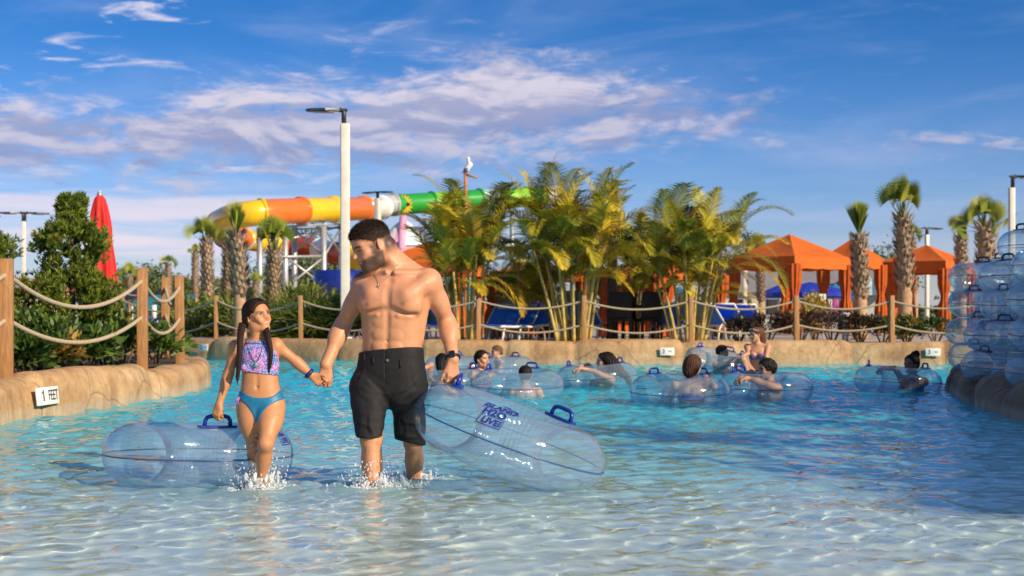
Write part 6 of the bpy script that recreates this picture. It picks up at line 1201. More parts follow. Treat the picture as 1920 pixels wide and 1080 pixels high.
def build_plants():
    for a in ((390, 393, 452, 23, 36.5, 'cabbage palm with a bushy light crown, left end of the row before the slide', 1, 52, 18), (426, 418, 462, 20, 38, 'thinner cabbage palm tucked close behind the stoutest trunk', 2, 30, 12), (452, 374, 442, 34, 30.8, 'stoutest cabbage palm of the row, its tied fronds pointing straight up', 3, 12, 11), (510, 388, 470, 25, 32, 'cabbage palm with dark spiky fan leaves before the yellow slide', 4, 34, 18),
              (366, 450, 474, 13, 56, 'slender distant cabbage palm with a small tuft, right of the closed red umbrella', 5, 70, 14), (318, 470, 496, 11, 64, 'small distant cabbage palm between two fence posts', 6, 75, 14), (243, 484, 520, 13, 50, 'distant cabbage palm with drooping yellow fans beside the closed red umbrella', 7, 100, 16), (476, 503, 530, 10, 62, 'tiny distant cabbage palm above the girl\'s head', 8, 70, 12),
              (1614, 364, 445, 31, 31, 'cabbage palm with only a few upright spears, before the orange cabanas', 9, 9, 7), (1697, 313, 408, 35, 32, 'tallest cabbage palm at right with a round spiky fan on top', 10, 34, 15), (1803, 388, 440, 24, 40, 'short cabbage palm with a thin crown, third from the right edge', 11, 35, 10), (1850, 348, 425, 37, 36, 'cabbage palm with long drooping dark fans beside the stacked tubes', 12, 85, 20), (1716, 410, 446, 13, 58, 'distant cabbage palm peeping from behind the tallest one', 13, 90, 16), (1428, 430, 478, 16, 46, 'cabbage palm behind the left orange cabana, brown old fans hanging', 14, 95, 18)):
        sabal(*a)
    areca(872, 28.9, 'areca palm clump behind the man\'s arm, fronds arching over the slide', 31, 11, 1.95, 0.42, 1.70, width=0.45); areca(1078, 28.6, 'middle areca palm clump, tallest and densest of the three', 32, 13, 1.95, 0.48, 1.72, width=0.50); areca(1292, 28.5, 'areca palm clump beside the left orange cabana, plumes against open sky', 33, 12, 1.66, 0.56, 1.72, width=0.50)
    areca(975, 30.4, 'areca palm clump over the blue loungers, set further back', 34, 4, 1.45, 0.4, 1.3, width=0.35); areca(1185, 30.6, 'areca palm clump over the black dining set, set further back', 35, 4, 1.5, 0.4, 1.3, width=0.35)
    conifer(-5.30, 17.1, 0.31, 0.74, 2.16, 'dense dark green conifer standing behind the near rope', 41); conifer(-6.22, 16.6, 0.31, 0.55, 2.15, 'conifer cut by the left edge of the photo', 42)
    G = 'broad-leaved shrubs behind the left rock wall'; r = random.Random(3)
    for k, (px, Y, rx, h, lab, acc) in enumerate(((45, 14.35, 0.30, 0.42, 'low shrub with yellow flowers next to the nearest fence post', 0.20), (105, 15.0, 0.30, 0.40, 'broad-leaved shrub with ochre leaves right of the nearest post', 0.22), (165, 15.7, 0.32, 0.46, 'plain green broad-leaved shrub under the sagging ropes', 0.06), (228, 16.8, 0.32, 0.50, 'dark broad-leaved shrub just left of the second near post', 0.05), (290, 18.2, 0.30, 0.52, 'broad-leaved shrub just right of the second near post', 0.06), (80, 16.2, 0.40, 0.62, 'taller green shrub at the conifer\'s left foot', 0.0), (200, 17.6, 0.42, 0.66, 'taller green shrub at the conifer\'s right foot', 0.04), (318, 20.2, 0.26, 0.36, 'small dark shrub at the tip of the planted peninsula', 0.0))):
        b = P(px, 0, Y); bush(b.x, b.y, 0.30, rx, 0.30, h, lab, 50+k, 620, (0.115, 0.048), ((0.03, 0.075, 0.014), (0.16, 0.24, 0.04)), ((0.42, 0.27, 0.05), acc), group=G)
    G = 'green plants behind the far fence'; k = 0
    for px, Y, rx, h, lab, strap in ((385, 35.5, 0.8, 0.85, 'spiky clump below the bushy palm', True), (440, 34.5, 0.9, 1.0, 'rounded green shrub behind the girl\'s head', False), (530, 31.6, 0.8, 1.1, 'spiky fountain-like clump left of the fence post between man and girl', True), (600, 31.0, 0.8, 1.15, 'spiky fountain-like clump right of the fence post between man and girl', True), (560, 34.5, 1.0, 1.25, 'rounded shrub behind the spiky clumps', False), (660, 31.0, 0.7, 1.0, 'shrub half hidden by the man\'s arm', False), (500, 33.6, 0.8, 1.0, 'spiky clump at the foot of the dark spiky palm', True), (350, 37.5, 0.8, 0.9, 'green shrub behind the tip of the peninsula', False), (745, 31.0, 0.8, 0.9, 'dark green shrub behind the man\'s waist', False)):
        b = P(px, 0, Y); bush(b.x, b.y, 0.40, rx, 0.6, h, lab, 70+k, 500 if strap else 1000, (0.14, 0.034) if strap else (0.15, 0.06), ((0.06, 0.10, 0.018), (0.28, 0.32, 0.045)), strap=strap, group=G); k += 1
    G = 'shrubs before the orange cabanas'
    for px, Y, rx, h, lab, cols, acc in ((1440, 28.6, 0.45, 0.55, 'dark purple-brown shrub behind the woman in the purple top', ((0.022, 0.016, 0.012), (0.10, 0.055, 0.035)), 0), (1500, 28.5, 0.5, 0.60, 'dark purple-brown shrub round the fence post before the left cabana', ((0.022, 0.014, 0.012), (0.12, 0.05, 0.045)), 0.1), (1528, 29.6, 0.32, 0.95, 'shrub with bright yellow leaves beside the white board', ((0.30, 0.20, 0.02), (0.50, 0.36, 0.03)), 0), (1560, 28.6, 0.5, 0.66, 'dusky purple shrub right of the yellow-leaved one', ((0.04, 0.025, 0.028), (0.19, 0.13, 0.12)), 0), (1612, 28.3, 0.45, 0.52, 'dark brown shrub at the foot of the spear-topped palm', ((0.022, 0.018, 0.010), (0.10, 0.07, 0.03)), 0), (1655, 28.2, 0.4, 0.5, 'low dark shrub left of the last fence post', ((0.022, 0.020, 0.010), (0.09, 0.07, 0.03)), 0), (1700, 28.0, 0.42, 0.48, 'bright green shrub with yellow flowers under the tallest palm', ((0.025, 0.055, 0.012), (0.12, 0.16, 0.03)), 0.14), (1755, 28.0, 0.42, 0.44, 'deep green shrub beside the stacked tubes', ((0.018, 0.045, 0.010), (0.08, 0.13, 0.03)), 0.05), (1385, 29.2, 0.4, 0.5, 'dark shrub behind the man in sunglasses', ((0.02, 0.025, 0.010), (0.09, 0.09, 0.03)), 0)):
        b = P(px, 0, Y); bush(b.x, b.y, 0.40, rx, 0.35, h, lab, 90+k, 560, (0.12, 0.030), cols, ((0.45, 0.30, 0.05), acc), group=G); k += 1
    G = 'trees beyond the park'
    for px, Y, w, h, lab in ((590, 120, 7, 8.5, 'tall tree behind the slide tower'), (655, 115, 6, 7.0, 'tree right of the slide tower, behind the lamp post'), (540, 135, 8, 6.5, 'tree behind the left legs of the slide tower'), (270, 110, 9, 4.6, 'wide low tree right of the distant drooping palm'), (345, 120, 9, 4.2, 'low tree between the two slender palms'), (415, 125, 8, 4.0, 'low tree behind the palm row'), (180, 115, 9, 4.4, 'low tree behind the closed umbrella'), (700, 125, 7, 6, 'tree behind the twin lamp post'), (1395, 110, 6, 7.0, 'tree above the grey roof at its left end'), (1655, 115, 6, 6.2, 'round dark tree between the two cabana roofs')):
        b = P(px, 0, Y); tree(b.x, b.y, 0.36, w, h, lab, 120+k, group=G); k += 1
    for j, (x, y, w, h, lab) in enumerate(((8.6, 3.2, 1.9, 4.6, 'first unseen small tree added to dapple the shade edge'), (9.0, 5.0, 2.1, 5.3, 'second unseen small tree added to dapple the shade edge'), (9.5, 6.7, 1.8, 4.3, 'third unseen small tree added to dapple the shade edge'), (10.0, 8.4, 2.2, 5.2, 'fourth unseen small tree added to dapple the shade edge'), (10.4, 10.1, 1.9, 4.6, 'fifth unseen small tree added to dapple the shade edge'), (10.9, 11.8, 2.1, 5.2, 'sixth unseen small tree added to dapple the shade edge'), (11.4, 13.4, 1.9, 4.7, 'last unseen small tree added at the far end of the shade edge'))): tree(x-0.63, y+0.50, 0.2, w, h, lab, 150+k, n=1100, leaf=0.19, group='unseen trees added to break up the shade'); k += 1  # out-of-view trees added to dapple the edge of the pool's shade
    # far off wood line
    r = np.random.default_rng(77); L = Leaves(); n = 14000; x = r.uniform(-130, 130, n); top = 3.3+1.3*np.sin(x*0.21)+0.9*np.sin(x*0.53+1)+0.6*np.sin(x*1.3); p0 = np.stack((x, 185+r.normal(0, 4, n), 0.3+np.clip(r.random(n)**0.6, 0, 1)*top), -1); g = r.random((n, 1))
    L.blades(p0, rnd_dirs(r, n), 0.9, 0.5, rnd_dirs(r, n), np.array((0.03, 0.055, 0.02))*(1-g)+np.array((0.08, 0.105, 0.035))*g, 0.3, 2); tag(L.build('treeline'), 'far-off wood line along the horizon', 'trees', kind='stuff')
if want('plants'): build_plants()
# ------------------------------------------------------------------ cabanas, slide, loungers, parasols, huts
M_ORANGE = mat('orange canvas', (0.66, 0.135, 0.006), 0.75, var=0.08, scale=5, bump=0.12, bscale=120, transl=0.12); M_ORCUR = mat('orange curtain', (0.56, 0.105, 0.006), 0.8, var=0.15, scale=7, bump=0.15, bscale=90, transl=0.15)
M_FRAME = mat('brown frame', (0.10, 0.05, 0.03), 0.5); M_BLUEF = mat('blue sling fabric', (0.015, 0.19, 0.85), 0.55, var=0.1, scale=10); M_WFR = mat('white tube frame', (0.75, 0.73, 0.70), 0.35, var=0.06)
M_STEEL = mat('galvanised steel', (0.50, 0.50, 0.50), 0.45, metal=0.6, var=0.15, scale=3)
def curtain(name, parent, c, w, h, r_, amp=0.045, tie=0.55):
    """a gathered curtain round a post: fluted, nipped in at the tie"""
    mb = MB(); n = 40; rows = 16; V = []
    for j in range(rows+1):
        t = j/rows; nip = 1-0.45*math.exp(-((t-(1-tie))/0.12)**2) if tie else 1
        for k in range(n):
            a = 2*math.pi*k/n; rr = w/2*nip*(1+0.22*math.cos(a*9+r_.uniform(-0.1, 0.1)+t*0.8)); V.append((c[0]+rr*math.cos(a), c[1]+rr*math.sin(a)*0.8, c[2]+h*(1-t)))
    mb.raw(V, [(j*n+k, (j+1)*n+k, (j+1)*n+(k+1) % n, j*n+(k+1) % n) for j in range(rows) for k in range(n)], 0, True); return mb.build(name, M_ORCUR, parent)
def cabana(pxl, pxn, pxr, Y, yapex, yeave, yval, label, seed, back=False):
    r_ = random.Random(seed); n0 = P(pxn, yeave, Y); a = (pxn-pxl)/FPX*Y; b = (pxr-pxn)/FPX*Y
    for _ in range(4): dl = a_ if _ else a; s_l = (pxn-pxl)/FPX*(Y+b)+0*a; a_ = n0.x-(pxl-960)/FPX*(Y+b); b = (pxr-960)/FPX*(Y+a_)-n0.x; a = a_
    lv = Vector((-a, b, 0)); rv = Vector((b, a, 0)); ze = n0.z; zv = P(pxn, yval, Y).z; cen = Vector((n0.x, Y, 0))+(lv+rv)/2; za = H+(HORIZON-yapex)/FPX*cen.y; z0 = 0.40
    o = empty('cabana', (cen.x, cen.y, z0), 0, label, 'cabana', 'orange fabric cabanas'); L = lambda v, z: Vector((v.x-cen.x, v.y-cen.y, z-z0)); n_ = Vector((n0.x, Y, 0)); C4 = [n_, n_+rv, n_+rv+lv, n_+lv]
    ap = Vector((0, 0, za-z0)); mb = MB(); V = []; F = []; N = 8
    for i in range(4):
        A_, B_ = L(C4[i], ze), L(C4[(i+1) % 4], ze); b0 = len(V)
        for j in range(N+1):
            t = j/N
            for k in range(N+1):
                u = k/N; p = A_.lerp(B_, u).lerp(ap, t); sag = 0.07*math.sin(math.pi*u)*math.sin(math.pi*min(1, t*1.0)); V.append(p-Vector((0, 0, sag*(1-t*0.5))))
        F += [(b0+j*(N+1)+k, b0+j*(N+1)+k+1, b0+(j+1)*(N+1)+k+1, b0+(j+1)*(N+1)+k) for j in range(N) for k in range(N)]
    mb.raw(V, F, 0, False); mb.build('roof', M_ORANGE, o)
    mb = MB(); out = 1.012; 
    for i in range(4):
        A_, B_ = L(C4[i], ze)*1.0, L(C4[(i+1) % 4], ze); A_.x *= out; A_.y *= out; B_.x *= out; B_.y *= out; M_ = 10; V = []
        for zz in (ze-z0+0.012, zv-z0): V += [Vector((*(A_.lerp(B_, k/M_)).xy, zz-(0.012*math.sin(k*2.2+i) if zz < ze-z0 else 0))) for k in range(M_+1)]
        mb.raw(V, [(k, M_+1+k, M_+2+k, k+1) for k in range(M_)])
    mb.build('valance', M_ORANGE, o)
    for i in range(4):
        p = L(C4[i]*1.0, 0); p.x *= 0.95; p.y *= 0.95; h = ze-z0-0.02; mb = MB(); mb.box((p.x, p.y, h/2), (0.07, 0.07, h)); mb.build('post', M_FRAME, o); curtain('curtain', o, (p.x*0.985, p.y*0.985, 0.03), 0.34, zv-z0+0.10, r_)
    mb = MB()
    for i in range(4): A_, B_ = L(C4[i], ze-0.08)*1.0, L(C4[(i+1) % 4], ze-0.08); A_.x *= 0.95; A_.y *= 0.95; B_.x *= 0.95; B_.y *= 0.95; mb.tube([A_, B_], 0.03, 6)
    mb.build('frame', M_FRAME, o)
    if back:
        mb = MB(); A_, B_ = L(C4[2], 0)*0.93, L(C4[3], 0)*0.93; A_.z = B_.z = 0; V = []; M_ = 36
        for zz in (zv-z0, 0.1): V += [A_.lerp(B_, k/M_)+Vector((0, 0, zz))+Vector((0.03*math.sin(k*1.9), 0.04*math.cos(k*1.9), 0)) for k in range(M_+1)]
        mb.raw(V, [(k, M_+1+k, M_+2+k, k+1) for k in range(M_)], 0, True); mb.build('back_curtain', M_ORCUR, o)
    return o
def build_cabanas():
    cabana(1368, 1490, 1594, 38, 439, 480, 503, 'orange cabana with a pointed roof and tied curtains, nearest the areca palms', 1); cabana(1540, 1612, 1655, 42, 447, 482, 503, 'orange cabana standing just behind the spear-topped palm', 2)
    cabana(1648, 1773, 1826, 42, 459, 489, 511, 'orange cabana with a curtained back, behind the tallest palm', 3, True); cabana(690, 862, 908, 36, 455, 492, 515, 'orange cabana behind the man\'s shoulder', 4)
    cabana(918, 1022, 1100, 31.5, 492, 507, 526, 'orange cabana hidden in the middle areca palms, curtain by the loungers', 5, True); cabana(1128, 1232, 1358, 32.5, 488, 503, 524, 'orange cabana in deep shade behind the black dining set', 6, True)
def build_slide():
    YE, OR, RD, WH, GR, LG, GY = [mat(n, c, 0.28, var=0.05, scale=3, coat=0.4) for n, c in (('yellow fibreglass', (0.80, 0.50, 0.01)), ('orange fibreglass', (0.72, 0.16, 0.015)), ('dark red fibreglass', (0.42, 0.055, 0.02)), ('white fibreglass', (0.80, 0.78, 0.74)), ('green fibreglass', (0.02, 0.30, 0.03)), ('lime fibreglass', (0.20, 0.55, 0.03)), ('grey fibreglass', (0.42, 0.43, 0.43)))]
    ART = mat('painted flume', (0.85, 0.85, 0.85), 0.3, scale=1.6, col2=(0.04, 0.40, 0.55))
    o = empty('water_slide', (-25, 80, 0.4), 0, 'tall enclosed tube slide striped orange, yellow, white and green', 'water slide')
    def flume(pts, rad, cols, nseg):
        d, s = path_dense([np.array(P(*p)) for p in pts], 0.15); tot = s[-1]; cut = np.cumsum([c[1] for c in cols]); cut = cut/cut[-1]*tot; a = 0
        for (m, _), b in zip(cols, cut):
            i = np.nonzero((s >= a-0.16) & (s <= b+0.01))[0]; pp = d[i]; mb = MB(); mb.tube(pp, rad, 28, caps=False); q = mb.build('flume_section', m, o, True)
            if len(pp) > 3: mb = MB(); k = min(3, len(pp)-1); mb.tube([pp[0], pp[1]], rad+0.09, 28); mb.build('flange', m, q, True)
            a = b
    flume([(1040, 367, 101), (965, 371, 99), (880, 375, 97), (790, 381, 95), (712, 385, 93)], 0.68, [(WH, 0.6), (GR, 0.8), (LG, 1.3), (ART, 0.9), (GR, 1.1), (LG, 1.0), (GR, 1.7), (GY, 0.5)], 40)
    flume([(716, 389, 90), (680, 391, 86), (610, 393, 81), (540, 396, 78), (475, 400, 76.5), (432, 408, 77.5), (412, 420, 81), (420, 440, 86), (450, 452, 90)], 0.70, [(WH, 1.4), (OR, 1.5), (YE, 1.25), (OR, 1.0), (YE, 2.1), (RD, 0.55), (OR, 0.5), (GY, 0.9), (RD, 1.2)], 40)
    flume([(440, 446, 89), (485, 453, 92), (540, 458, 93), (590, 466, 92), (640, 478, 90), (690, 490, 88)], 0.66, [(OR, 0.8), (YE, 1.3), (OR, 0.3), (YE, 0.7), (RD, 1.4), (WH, 1.0), (RD, 0.9), (YE, 1.0)], 40)
    for px, Y, yt in ((535, 79, 425), (552, 83, 425), (607, 80, 424), (640, 85, 420), (487, 78, 428), (700, 92, 408), (820, 97, 400), (960, 100, 395)):
        b = P(px, 0, Y); zt = H+(HORIZON-yt)/FPX*Y; mb = MB(); mb.tube([(b.x, Y, 0.3), (b.x, Y, zt)], 0.17, 10); mb.build('column', M_STEEL, o, True)
    def br(a, b, r=0.07): mb = MB(); mb.tube([P(*a), P(*b)], r, 6); mb.build('brace', M_STEEL, o, True)
    for a, b in (((535, 425, 79), (607, 421, 80)), ((552, 430, 83), (640, 427, 85)), ((607, 421, 80), (650, 420, 85)), ((487, 482, 78), (607, 480, 80)), ((535, 450, 79), (640, 424, 85)), ((552, 470, 83), (607, 425, 80)), ((552, 430, 83), (607, 480, 80)), ((535, 481, 79), (607, 535, 80)), ((535, 540, 79), (607, 482, 80)), ((607, 482, 80), (640, 426, 85)), ((487, 430, 78), (535, 480, 79)), ((487, 482, 78), (535, 426, 79)), ((607, 425, 80), (640, 478, 85)), ((450, 482, 78), (487, 445, 78)), ((487, 530, 78), (535, 484, 79))): br(a, b)
    # the painted sun on the green flume
    c = P(757, 385, 93.6); sun = MB(); n = 32; V = []
    for zz in (-0.05, 0.05): V += [(c.x+math.cos(a)*(0.62 if k % 2 else 0.42), c.y+zz-0.5*0, c.z+math.sin(a)*(0.75 if k % 2 else 0.52)) for k, a in enumerate([2*math.pi*k/n for k in range(n)])]
    sun.raw(V, [tuple(range(n)), tuple(range(2*n-1, n-1, -1))]+[(k, n+k, n+(k+1) % n, (k+1) % n) for k in range(n)]); sg = sun.build('sun_emblem', YE, o, True)
    mb = MB()
    for s in (-1, 1): mb.sphere((c.x+s*0.18+0.08, c.y-0.07, c.z+0.06), 0.15, 8, sc=(1.1, 0.3, 0.8))
    mb.box((c.x+0.08, c.y-0.07, c.z+0.13), (0.62, 0.04, 0.05)); mb.build('dark_glasses', M_GLASSD, sg, True)
    # pale striped cone roof behind the man's neck
    b = P(757, 0, 62); o2 = empty('striped_tent', (b.x, 62, 0.4), 0, 'pastel striped cone-shaped tent roof with a pink mast', 'tent'); za = H+(HORIZON-412)/FPX*62-0.4; zb = H+(HORIZON-462)/FPX*62-0.4; rad = 45/FPX*62
    cols = [mat('tent '+n, c, 0.6, var=0.05) for n, c in (('white', (0.78, 0.76, 0.74)), ('pale blue', (0.50, 0.66, 0.78)), ('cream yellow', (0.80, 0.68, 0.38)), ('pink', (0.75, 0.35, 0.50)))]
    for k in range(16):
        mb = MB(); V = []
        for j in range(7):
            t = j/6; rr = rad*(1-t)**0.75+0.08
            for q in range(4): a = 2*math.pi*(k+q/3)/16; V.append((rr*math.cos(a), rr*math.sin(a), zb+(za-zb)*t))
        mb.raw(V, [(j*4+q, j*4+q+1, j*4+5+q, j*4+4+q) for j in range(6) for q in range(3)], 0, True); mb.build('roof_panel', cols[(0, 1, 0, 2, 0, 3)[k % 6]], o2)
    mb = MB(); mb.tube([(0, -rad-0.05, 0), (0, -rad-0.05, zb+0.2)], 0.14, 8); mb.build('mast', cols[3], o2); mb = MB(); mb.lathe([(rad*1.02, zb-0.32), (rad*1.02, zb-0.02)], n=32); mb.build('fringe', mat('striped fringe', (0.70, 0.20, 0.10), 0.6, scale=3, col2=(0.2, 0.3, 0.5)), o2); mb = MB(); mb.tube([(0, -rad, zb-0.3), (0, -0.25, za+0.1)], [0.26, 0.16], 8); mb.build('pink_rib', cols[3], o2)
    # blue and pink raft-slide bowl left of the man's shoulder
    b = P(630, 0, 48); bo = empty('slide_runout', (b.x, 48, 0.4), 0, 'dark blue slide basin with pink flume under the lamp post', 'slide'); bo.scale = (0.85, 0.85, 1.22); mb = MB(); pr = [(0.05, 0.55), (0.75, 0.75), (1.0, 1.15), (0.98, 1.68), (0.92, 1.68), (0.90, 1.2)]; mb.lathe(pr, (0.1, 0, 0.0), 28); mb.build('basin', mat('deep blue fibreglass', (0.008, 0.02, 0.22), 0.3, coat=0.3), bo)
    mb = MB(); mb.tube([(-0.75, -0.4, 0.95), (-0.55, -0.75, 0.55), (0.1, -0.95, 0.42), (0.7, -0.8, 0.5)], [0.16, 0.2, 0.22, 0.2], 12); mb.build('pink_flume', mat('pink fibreglass', (0.70, 0.05, 0.26), 0.3, coat=0.3), bo); mb = MB(); mb.tube([(0, 0, 0), (0, 0, 0.5)], 0.15, 10); mb.build('leg', M_STEEL, bo)
def lounger_proto():
    o = empty('sun_lounger'); mb = MB()
    for s in (-1, 1): mb.tube([(s*0.33, -0.95, 0.30), (s*0.33, 0.15, 0.34), (s*0.33, 0.85, 0.78)], 0.022, 7); mb.tube([(s*0.33, -0.80, 0.0), (s*0.33, -0.68, 0.24), (s*0.33, -0.48, 0.30), (s*0.33, -0.28, 0.24), (s*0.33, -0.16, 0.0)], 0.022, 7); mb.tube([(s*0.33, 0.10, 0.0), (s*0.33, 0.20, 0.27), (s*0.33, 0.34, 0.34), (s*0.33, 0.48, 0.26), (s*0.33, 0.58, 0.0)], 0.022, 7)
    for y, z in ((-0.95, 0.30), (0.85, 0.78), (0.15, 0.32)): mb.tube([(-0.33, y, z), (0.33, y, z)], 0.022, 7)
    mb.build('frame', M_WFR, o); mb = MB(); V = []
    prof = [(-0.93, 0.318), (-0.4, 0.325), (0.13, 0.345)]; mb.box((0, -0.40, 0.335), (0.60, 1.06, 0.018), Euler((R(1.5), 0, 0)).to_matrix()); mb.build('seat', M_BLUEF, o)
    mb = MB(); mb.box((0, 0.50, 0.575), (0.60, 0.82, 0.018), Euler((R(32), 0, 0)).to_matrix()); mb.build('backrest', M_BLUEF, o); mb = MB(); mb.box((0, 0.70, 0.722), (0.50, 0.16, 0.03), Euler((R(32), 0, 0)).to_matrix()); mb.build('pillow', M_WFR, o); return o
def build_misc():
    G = 'blue and white sun loungers'; pr = lounger_proto(); first = True
    for px, Y, rz, lab in ((936, 29.6, -18, 'left of the three blue loungers seen between the palm trunks'), (966, 29.8, -18, 'middle of the three blue loungers seen between the palm trunks'), (998, 30.0, -18, 'right of the three blue loungers seen between the palm trunks'), (1262, 30.2, 155, 'blue lounger right of the black dining set'), (1286, 31.4, 150, 'blue lounger among the canes of the palm clump by the cabana'), (1338, 30.8, 150, 'blue lounger left of the curtain behind the man in sunglasses'), (1376, 31.6, 150, 'blue lounger behind the head of the woman in purple'), (1402, 33.0, 160, 'further blue lounger behind the woman in purple'), (828, 30.5, 10, 'blue lounger glimpsed beside the man\'s elbow'), (805, 33.0, 20, 'blue lounger deep behind the man\'s arm'), (626, 32.5, 80, 'blue lounger left of the man\'s forearm'), (1105, 30.2, 160, 'blue lounger at the right foot of the middle palm clump')):
        o = pr if first else copy_tree(pr); first = False; b = P(px, 0, Y); o.location = (b.x, Y, 0.40); o.rotation_euler = (0, 0, R(rz)); tag(o, lab, 'sun lounger', G)
    M_DK = mat('black wicker', (0.014, 0.012, 0.012), 0.6, var=0.2, scale=40, bump=0.3)
    b = P(1190, 0, 30.0); t = empty('dining_table', (b.x, 30.0, 0.40), R(5), 'black outdoor dining table behind the fence ropes', 'table'); mb = MB(); mb.box((0, 0, 0.73), (1.0, 0.8, 0.04), bevel=0.01); mb.build('tabletop', M_DK, t)
    for sx in (-1, 1):
        for sy in (-1, 1): mb = MB(); mb.box((sx*0.44, sy*0.34, 0.355), (0.05, 0.05, 0.71)); mb.build('leg', M_DK, t)
    c0 = None
    for px, Y, rz, lab in ((1166, 29.5, 170, 'black wicker chair at the left end of the dining table'), (1216, 29.6, 195, 'black high-backed wicker chair at the right of the dining table'), (1186, 30.7, 0, 'black wicker chair on the far side of the dining table')):
        if c0 is None:
            c0 = empty('dining_chair'); o = c0; mb = MB(); mb.box((0, 0, 0.44), (0.48, 0.46, 0.06), bevel=0.015); mb.build('seat', M_DK, o); mb = MB(); mb.box((0, 0.22, 0.74), (0.46, 0.04, 0.56), Euler((R(-8), 0, 0)).to_matrix(), bevel=0.012); mb.build('backrest', M_DK, o)
            for sx in (-1, 1):
                for sy in (-1, 1): mb = MB(); mb.box((sx*0.21, sy*0.20, 0.205), (0.04, 0.04, 0.41)); mb.build('leg', M_DK, o)
                mb = MB(); mb.tube([(sx*0.24, 0.22, 0.66), (sx*0.25, -0.18, 0.64), (sx*0.25, -0.2, 0.42)], 0.02, 6); mb.build('armrest', M_DK, o)
        else: o = copy_tree(c0)
        b = P(px, 0, Y); o.location = (b.x, Y, 0.40); o.rotation_euler = (0, 0, R(rz)); tag(o, lab, 'chair', 'black wicker dining chairs')
    # closed red parasol
    RED = mat('red canvas', (0.62, 0.012, 0.010), 0.7, var=0.10, scale=5, bump=0.15, bscale=90); Y = 20.5; b = P(187, 0, Y); u = empty('closed_parasol', (b.x, Y, 0.31), 0, 'tall red parasol folded shut behind the conifer', 'parasol'); z = lambda py: H+(HORIZON-py)/FPX*Y-0.31; mb = MB(); V = []; n = 48; rows = 26
    for j in range(rows+1):
        t = j/rows; zz = z(366)+(z(541)-z(366))*t; rr = np.interp(t, [0, 0.03, 0.12, 0.35, 0.40, 0.44, 0.75, 0.97, 1], [0.035, 0.075, 0.105, 0.155, 0.158, 0.150, 0.172, 0.160, 0.145]); fl = 0.5 if t < 0.05 else 1
        for k in range(n): a = 2*math.pi*k/n; q = rr*(1+0.14*fl*math.cos(a*8+t*1.6)*min(1, t*4)+0.07*math.cos(a*3+t*5)); V.append((q*math.cos(a)+0.075*t*t, q*math.sin(a), zz-(0.05*math.cos(a*4) if j == rows else 0)))
    mb.raw(V, [(j*n+k, (j+1)*n+k, (j+1)*n+(k+1) % n, j*n+(k+1) % n) for j in range(rows) for k in range(n)], 0, True); mb.build('canopy', RED, u); mb = MB(); mb.tube([(0, 0, 0), (0, 0, z(358))], 0.026, 8); mb.build('pole', M_POLE, u); mb = MB(); mb.lathe([(0.02, z(372)), (0.042, z(367)), (0.04, z(363)), (0.022, z(359))], n=12); mb.build('finial', M_STEEL, u)
    mb = MB(); mb.tube([(0.075+0.155*math.cos(a)*1.04, 0.15*math.sin(a)*1.04, z(538)-0.02) for a in np.linspace(0, 2*math.pi, 20, endpoint=False)], 0.018, 6, closed=True); mb.build('hem', M_WHITE, u)
    def parasol(px, Y, ye, ya, wpx, m, lab, n=8):
        b = P(px, 0, Y); o = empty('open_parasol', (b.x, Y, 0.4), 0, lab, 'parasol', 'open blue parasols'); za, ze = [H+(HORIZON-q)/FPX*Y-0.4 for q in (ya, ye)]; rr = wpx/2/FPX*Y; mb = MB(); V = [(0, 0, za)]+[(rr*math.cos(2*math.pi*(k+0.5)/n), rr*math.sin(2*math.pi*(k+0.5)/n), ze) for k in range(n)]+[(rr*math.cos(2*math.pi*(k+0.5)/n), rr*math.sin(2*math.pi*(k+0.5)/n), ze-0.16) for k in range(n)]; mb.raw(V, [(0, 1+k, 1+(k+1) % n) for k in range(n)]+[(1+k, 1+n+k, 1+n+(k+1) % n, 1+(k+1) % n) for k in range(n)]); mb.build('canopy', m, o); mb = MB(); mb.tube([(0, 0, 0), (0, 0, za)], 0.035, 6); mb.build('pole', M_WFR, o)
    NB = mat('royal blue canvas', (0.008, 0.03, 0.40), 0.7); TL = mat('teal canvas', (0.01, 0.22, 0.45), 0.7); NV = mat('navy canvas', (0.008, 0.012, 0.06), 0.7)
    parasol(1520, 55, 549, 528, 165, NB, 'wide royal blue parasol seen under the left orange cabana'); parasol(1460, 60, 551, 534, 80, NB, 'smaller blue parasol at the left under the same cabana'); parasol(1566, 64, 551, 533, 75, TL, 'teal parasol right of the royal blue one'); parasol(248, 46, 552, 540, 60, NV, 'navy parasol behind the rope fence at left'); parasol(1240, 50, 545, 528, 90, TL, 'teal parasol glimpsed between areca canes'); parasol(850, 46, 545, 528, 120, TL, 'teal parasol glimpsed beside the man\'s arm')
    # white board, notice, panels
    def board(px, py, Y, wpx, hpx, m, name, lab, cat):
        b = P(px, py, Y); w, h = wpx/FPX*Y, hpx/FPX*Y; o = empty(name, (b.x, Y, 0.4), 0, lab, cat); mb = MB(); mb.box((0, 0, b.z-0.4), (w, 0.06, h), bevel=0.01); mb.build('panel', m, o)
        for s in (-1, 1): mb = MB(); mb.box((s*(w/2-0.04), 0.05, (b.z-0.4+h/2)/2), (0.05, 0.05, b.z-0.4+h/2)); mb.build('leg', M_STEEL, o)
    LG = mat('pale grey board', (0.55, 0.54, 0.52), 0.6, var=0.08); board(1530, 577, 32, 37, 52, LG, 'screen_board', 'pale grey board standing under the left orange cabana', 'board'); board(1586, 590, 28.4, 14, 7, M_WHITE, 'small_notice', 'tiny white notice on the rope fence between the palms', 'sign'); board(1075, 590, 30.8, 44, 90, mat('grey screen', (0.30, 0.29, 0.27), 0.7, var=0.2), 'privacy_screen', 'grey privacy screen behind the middle palm canes', 'screen')
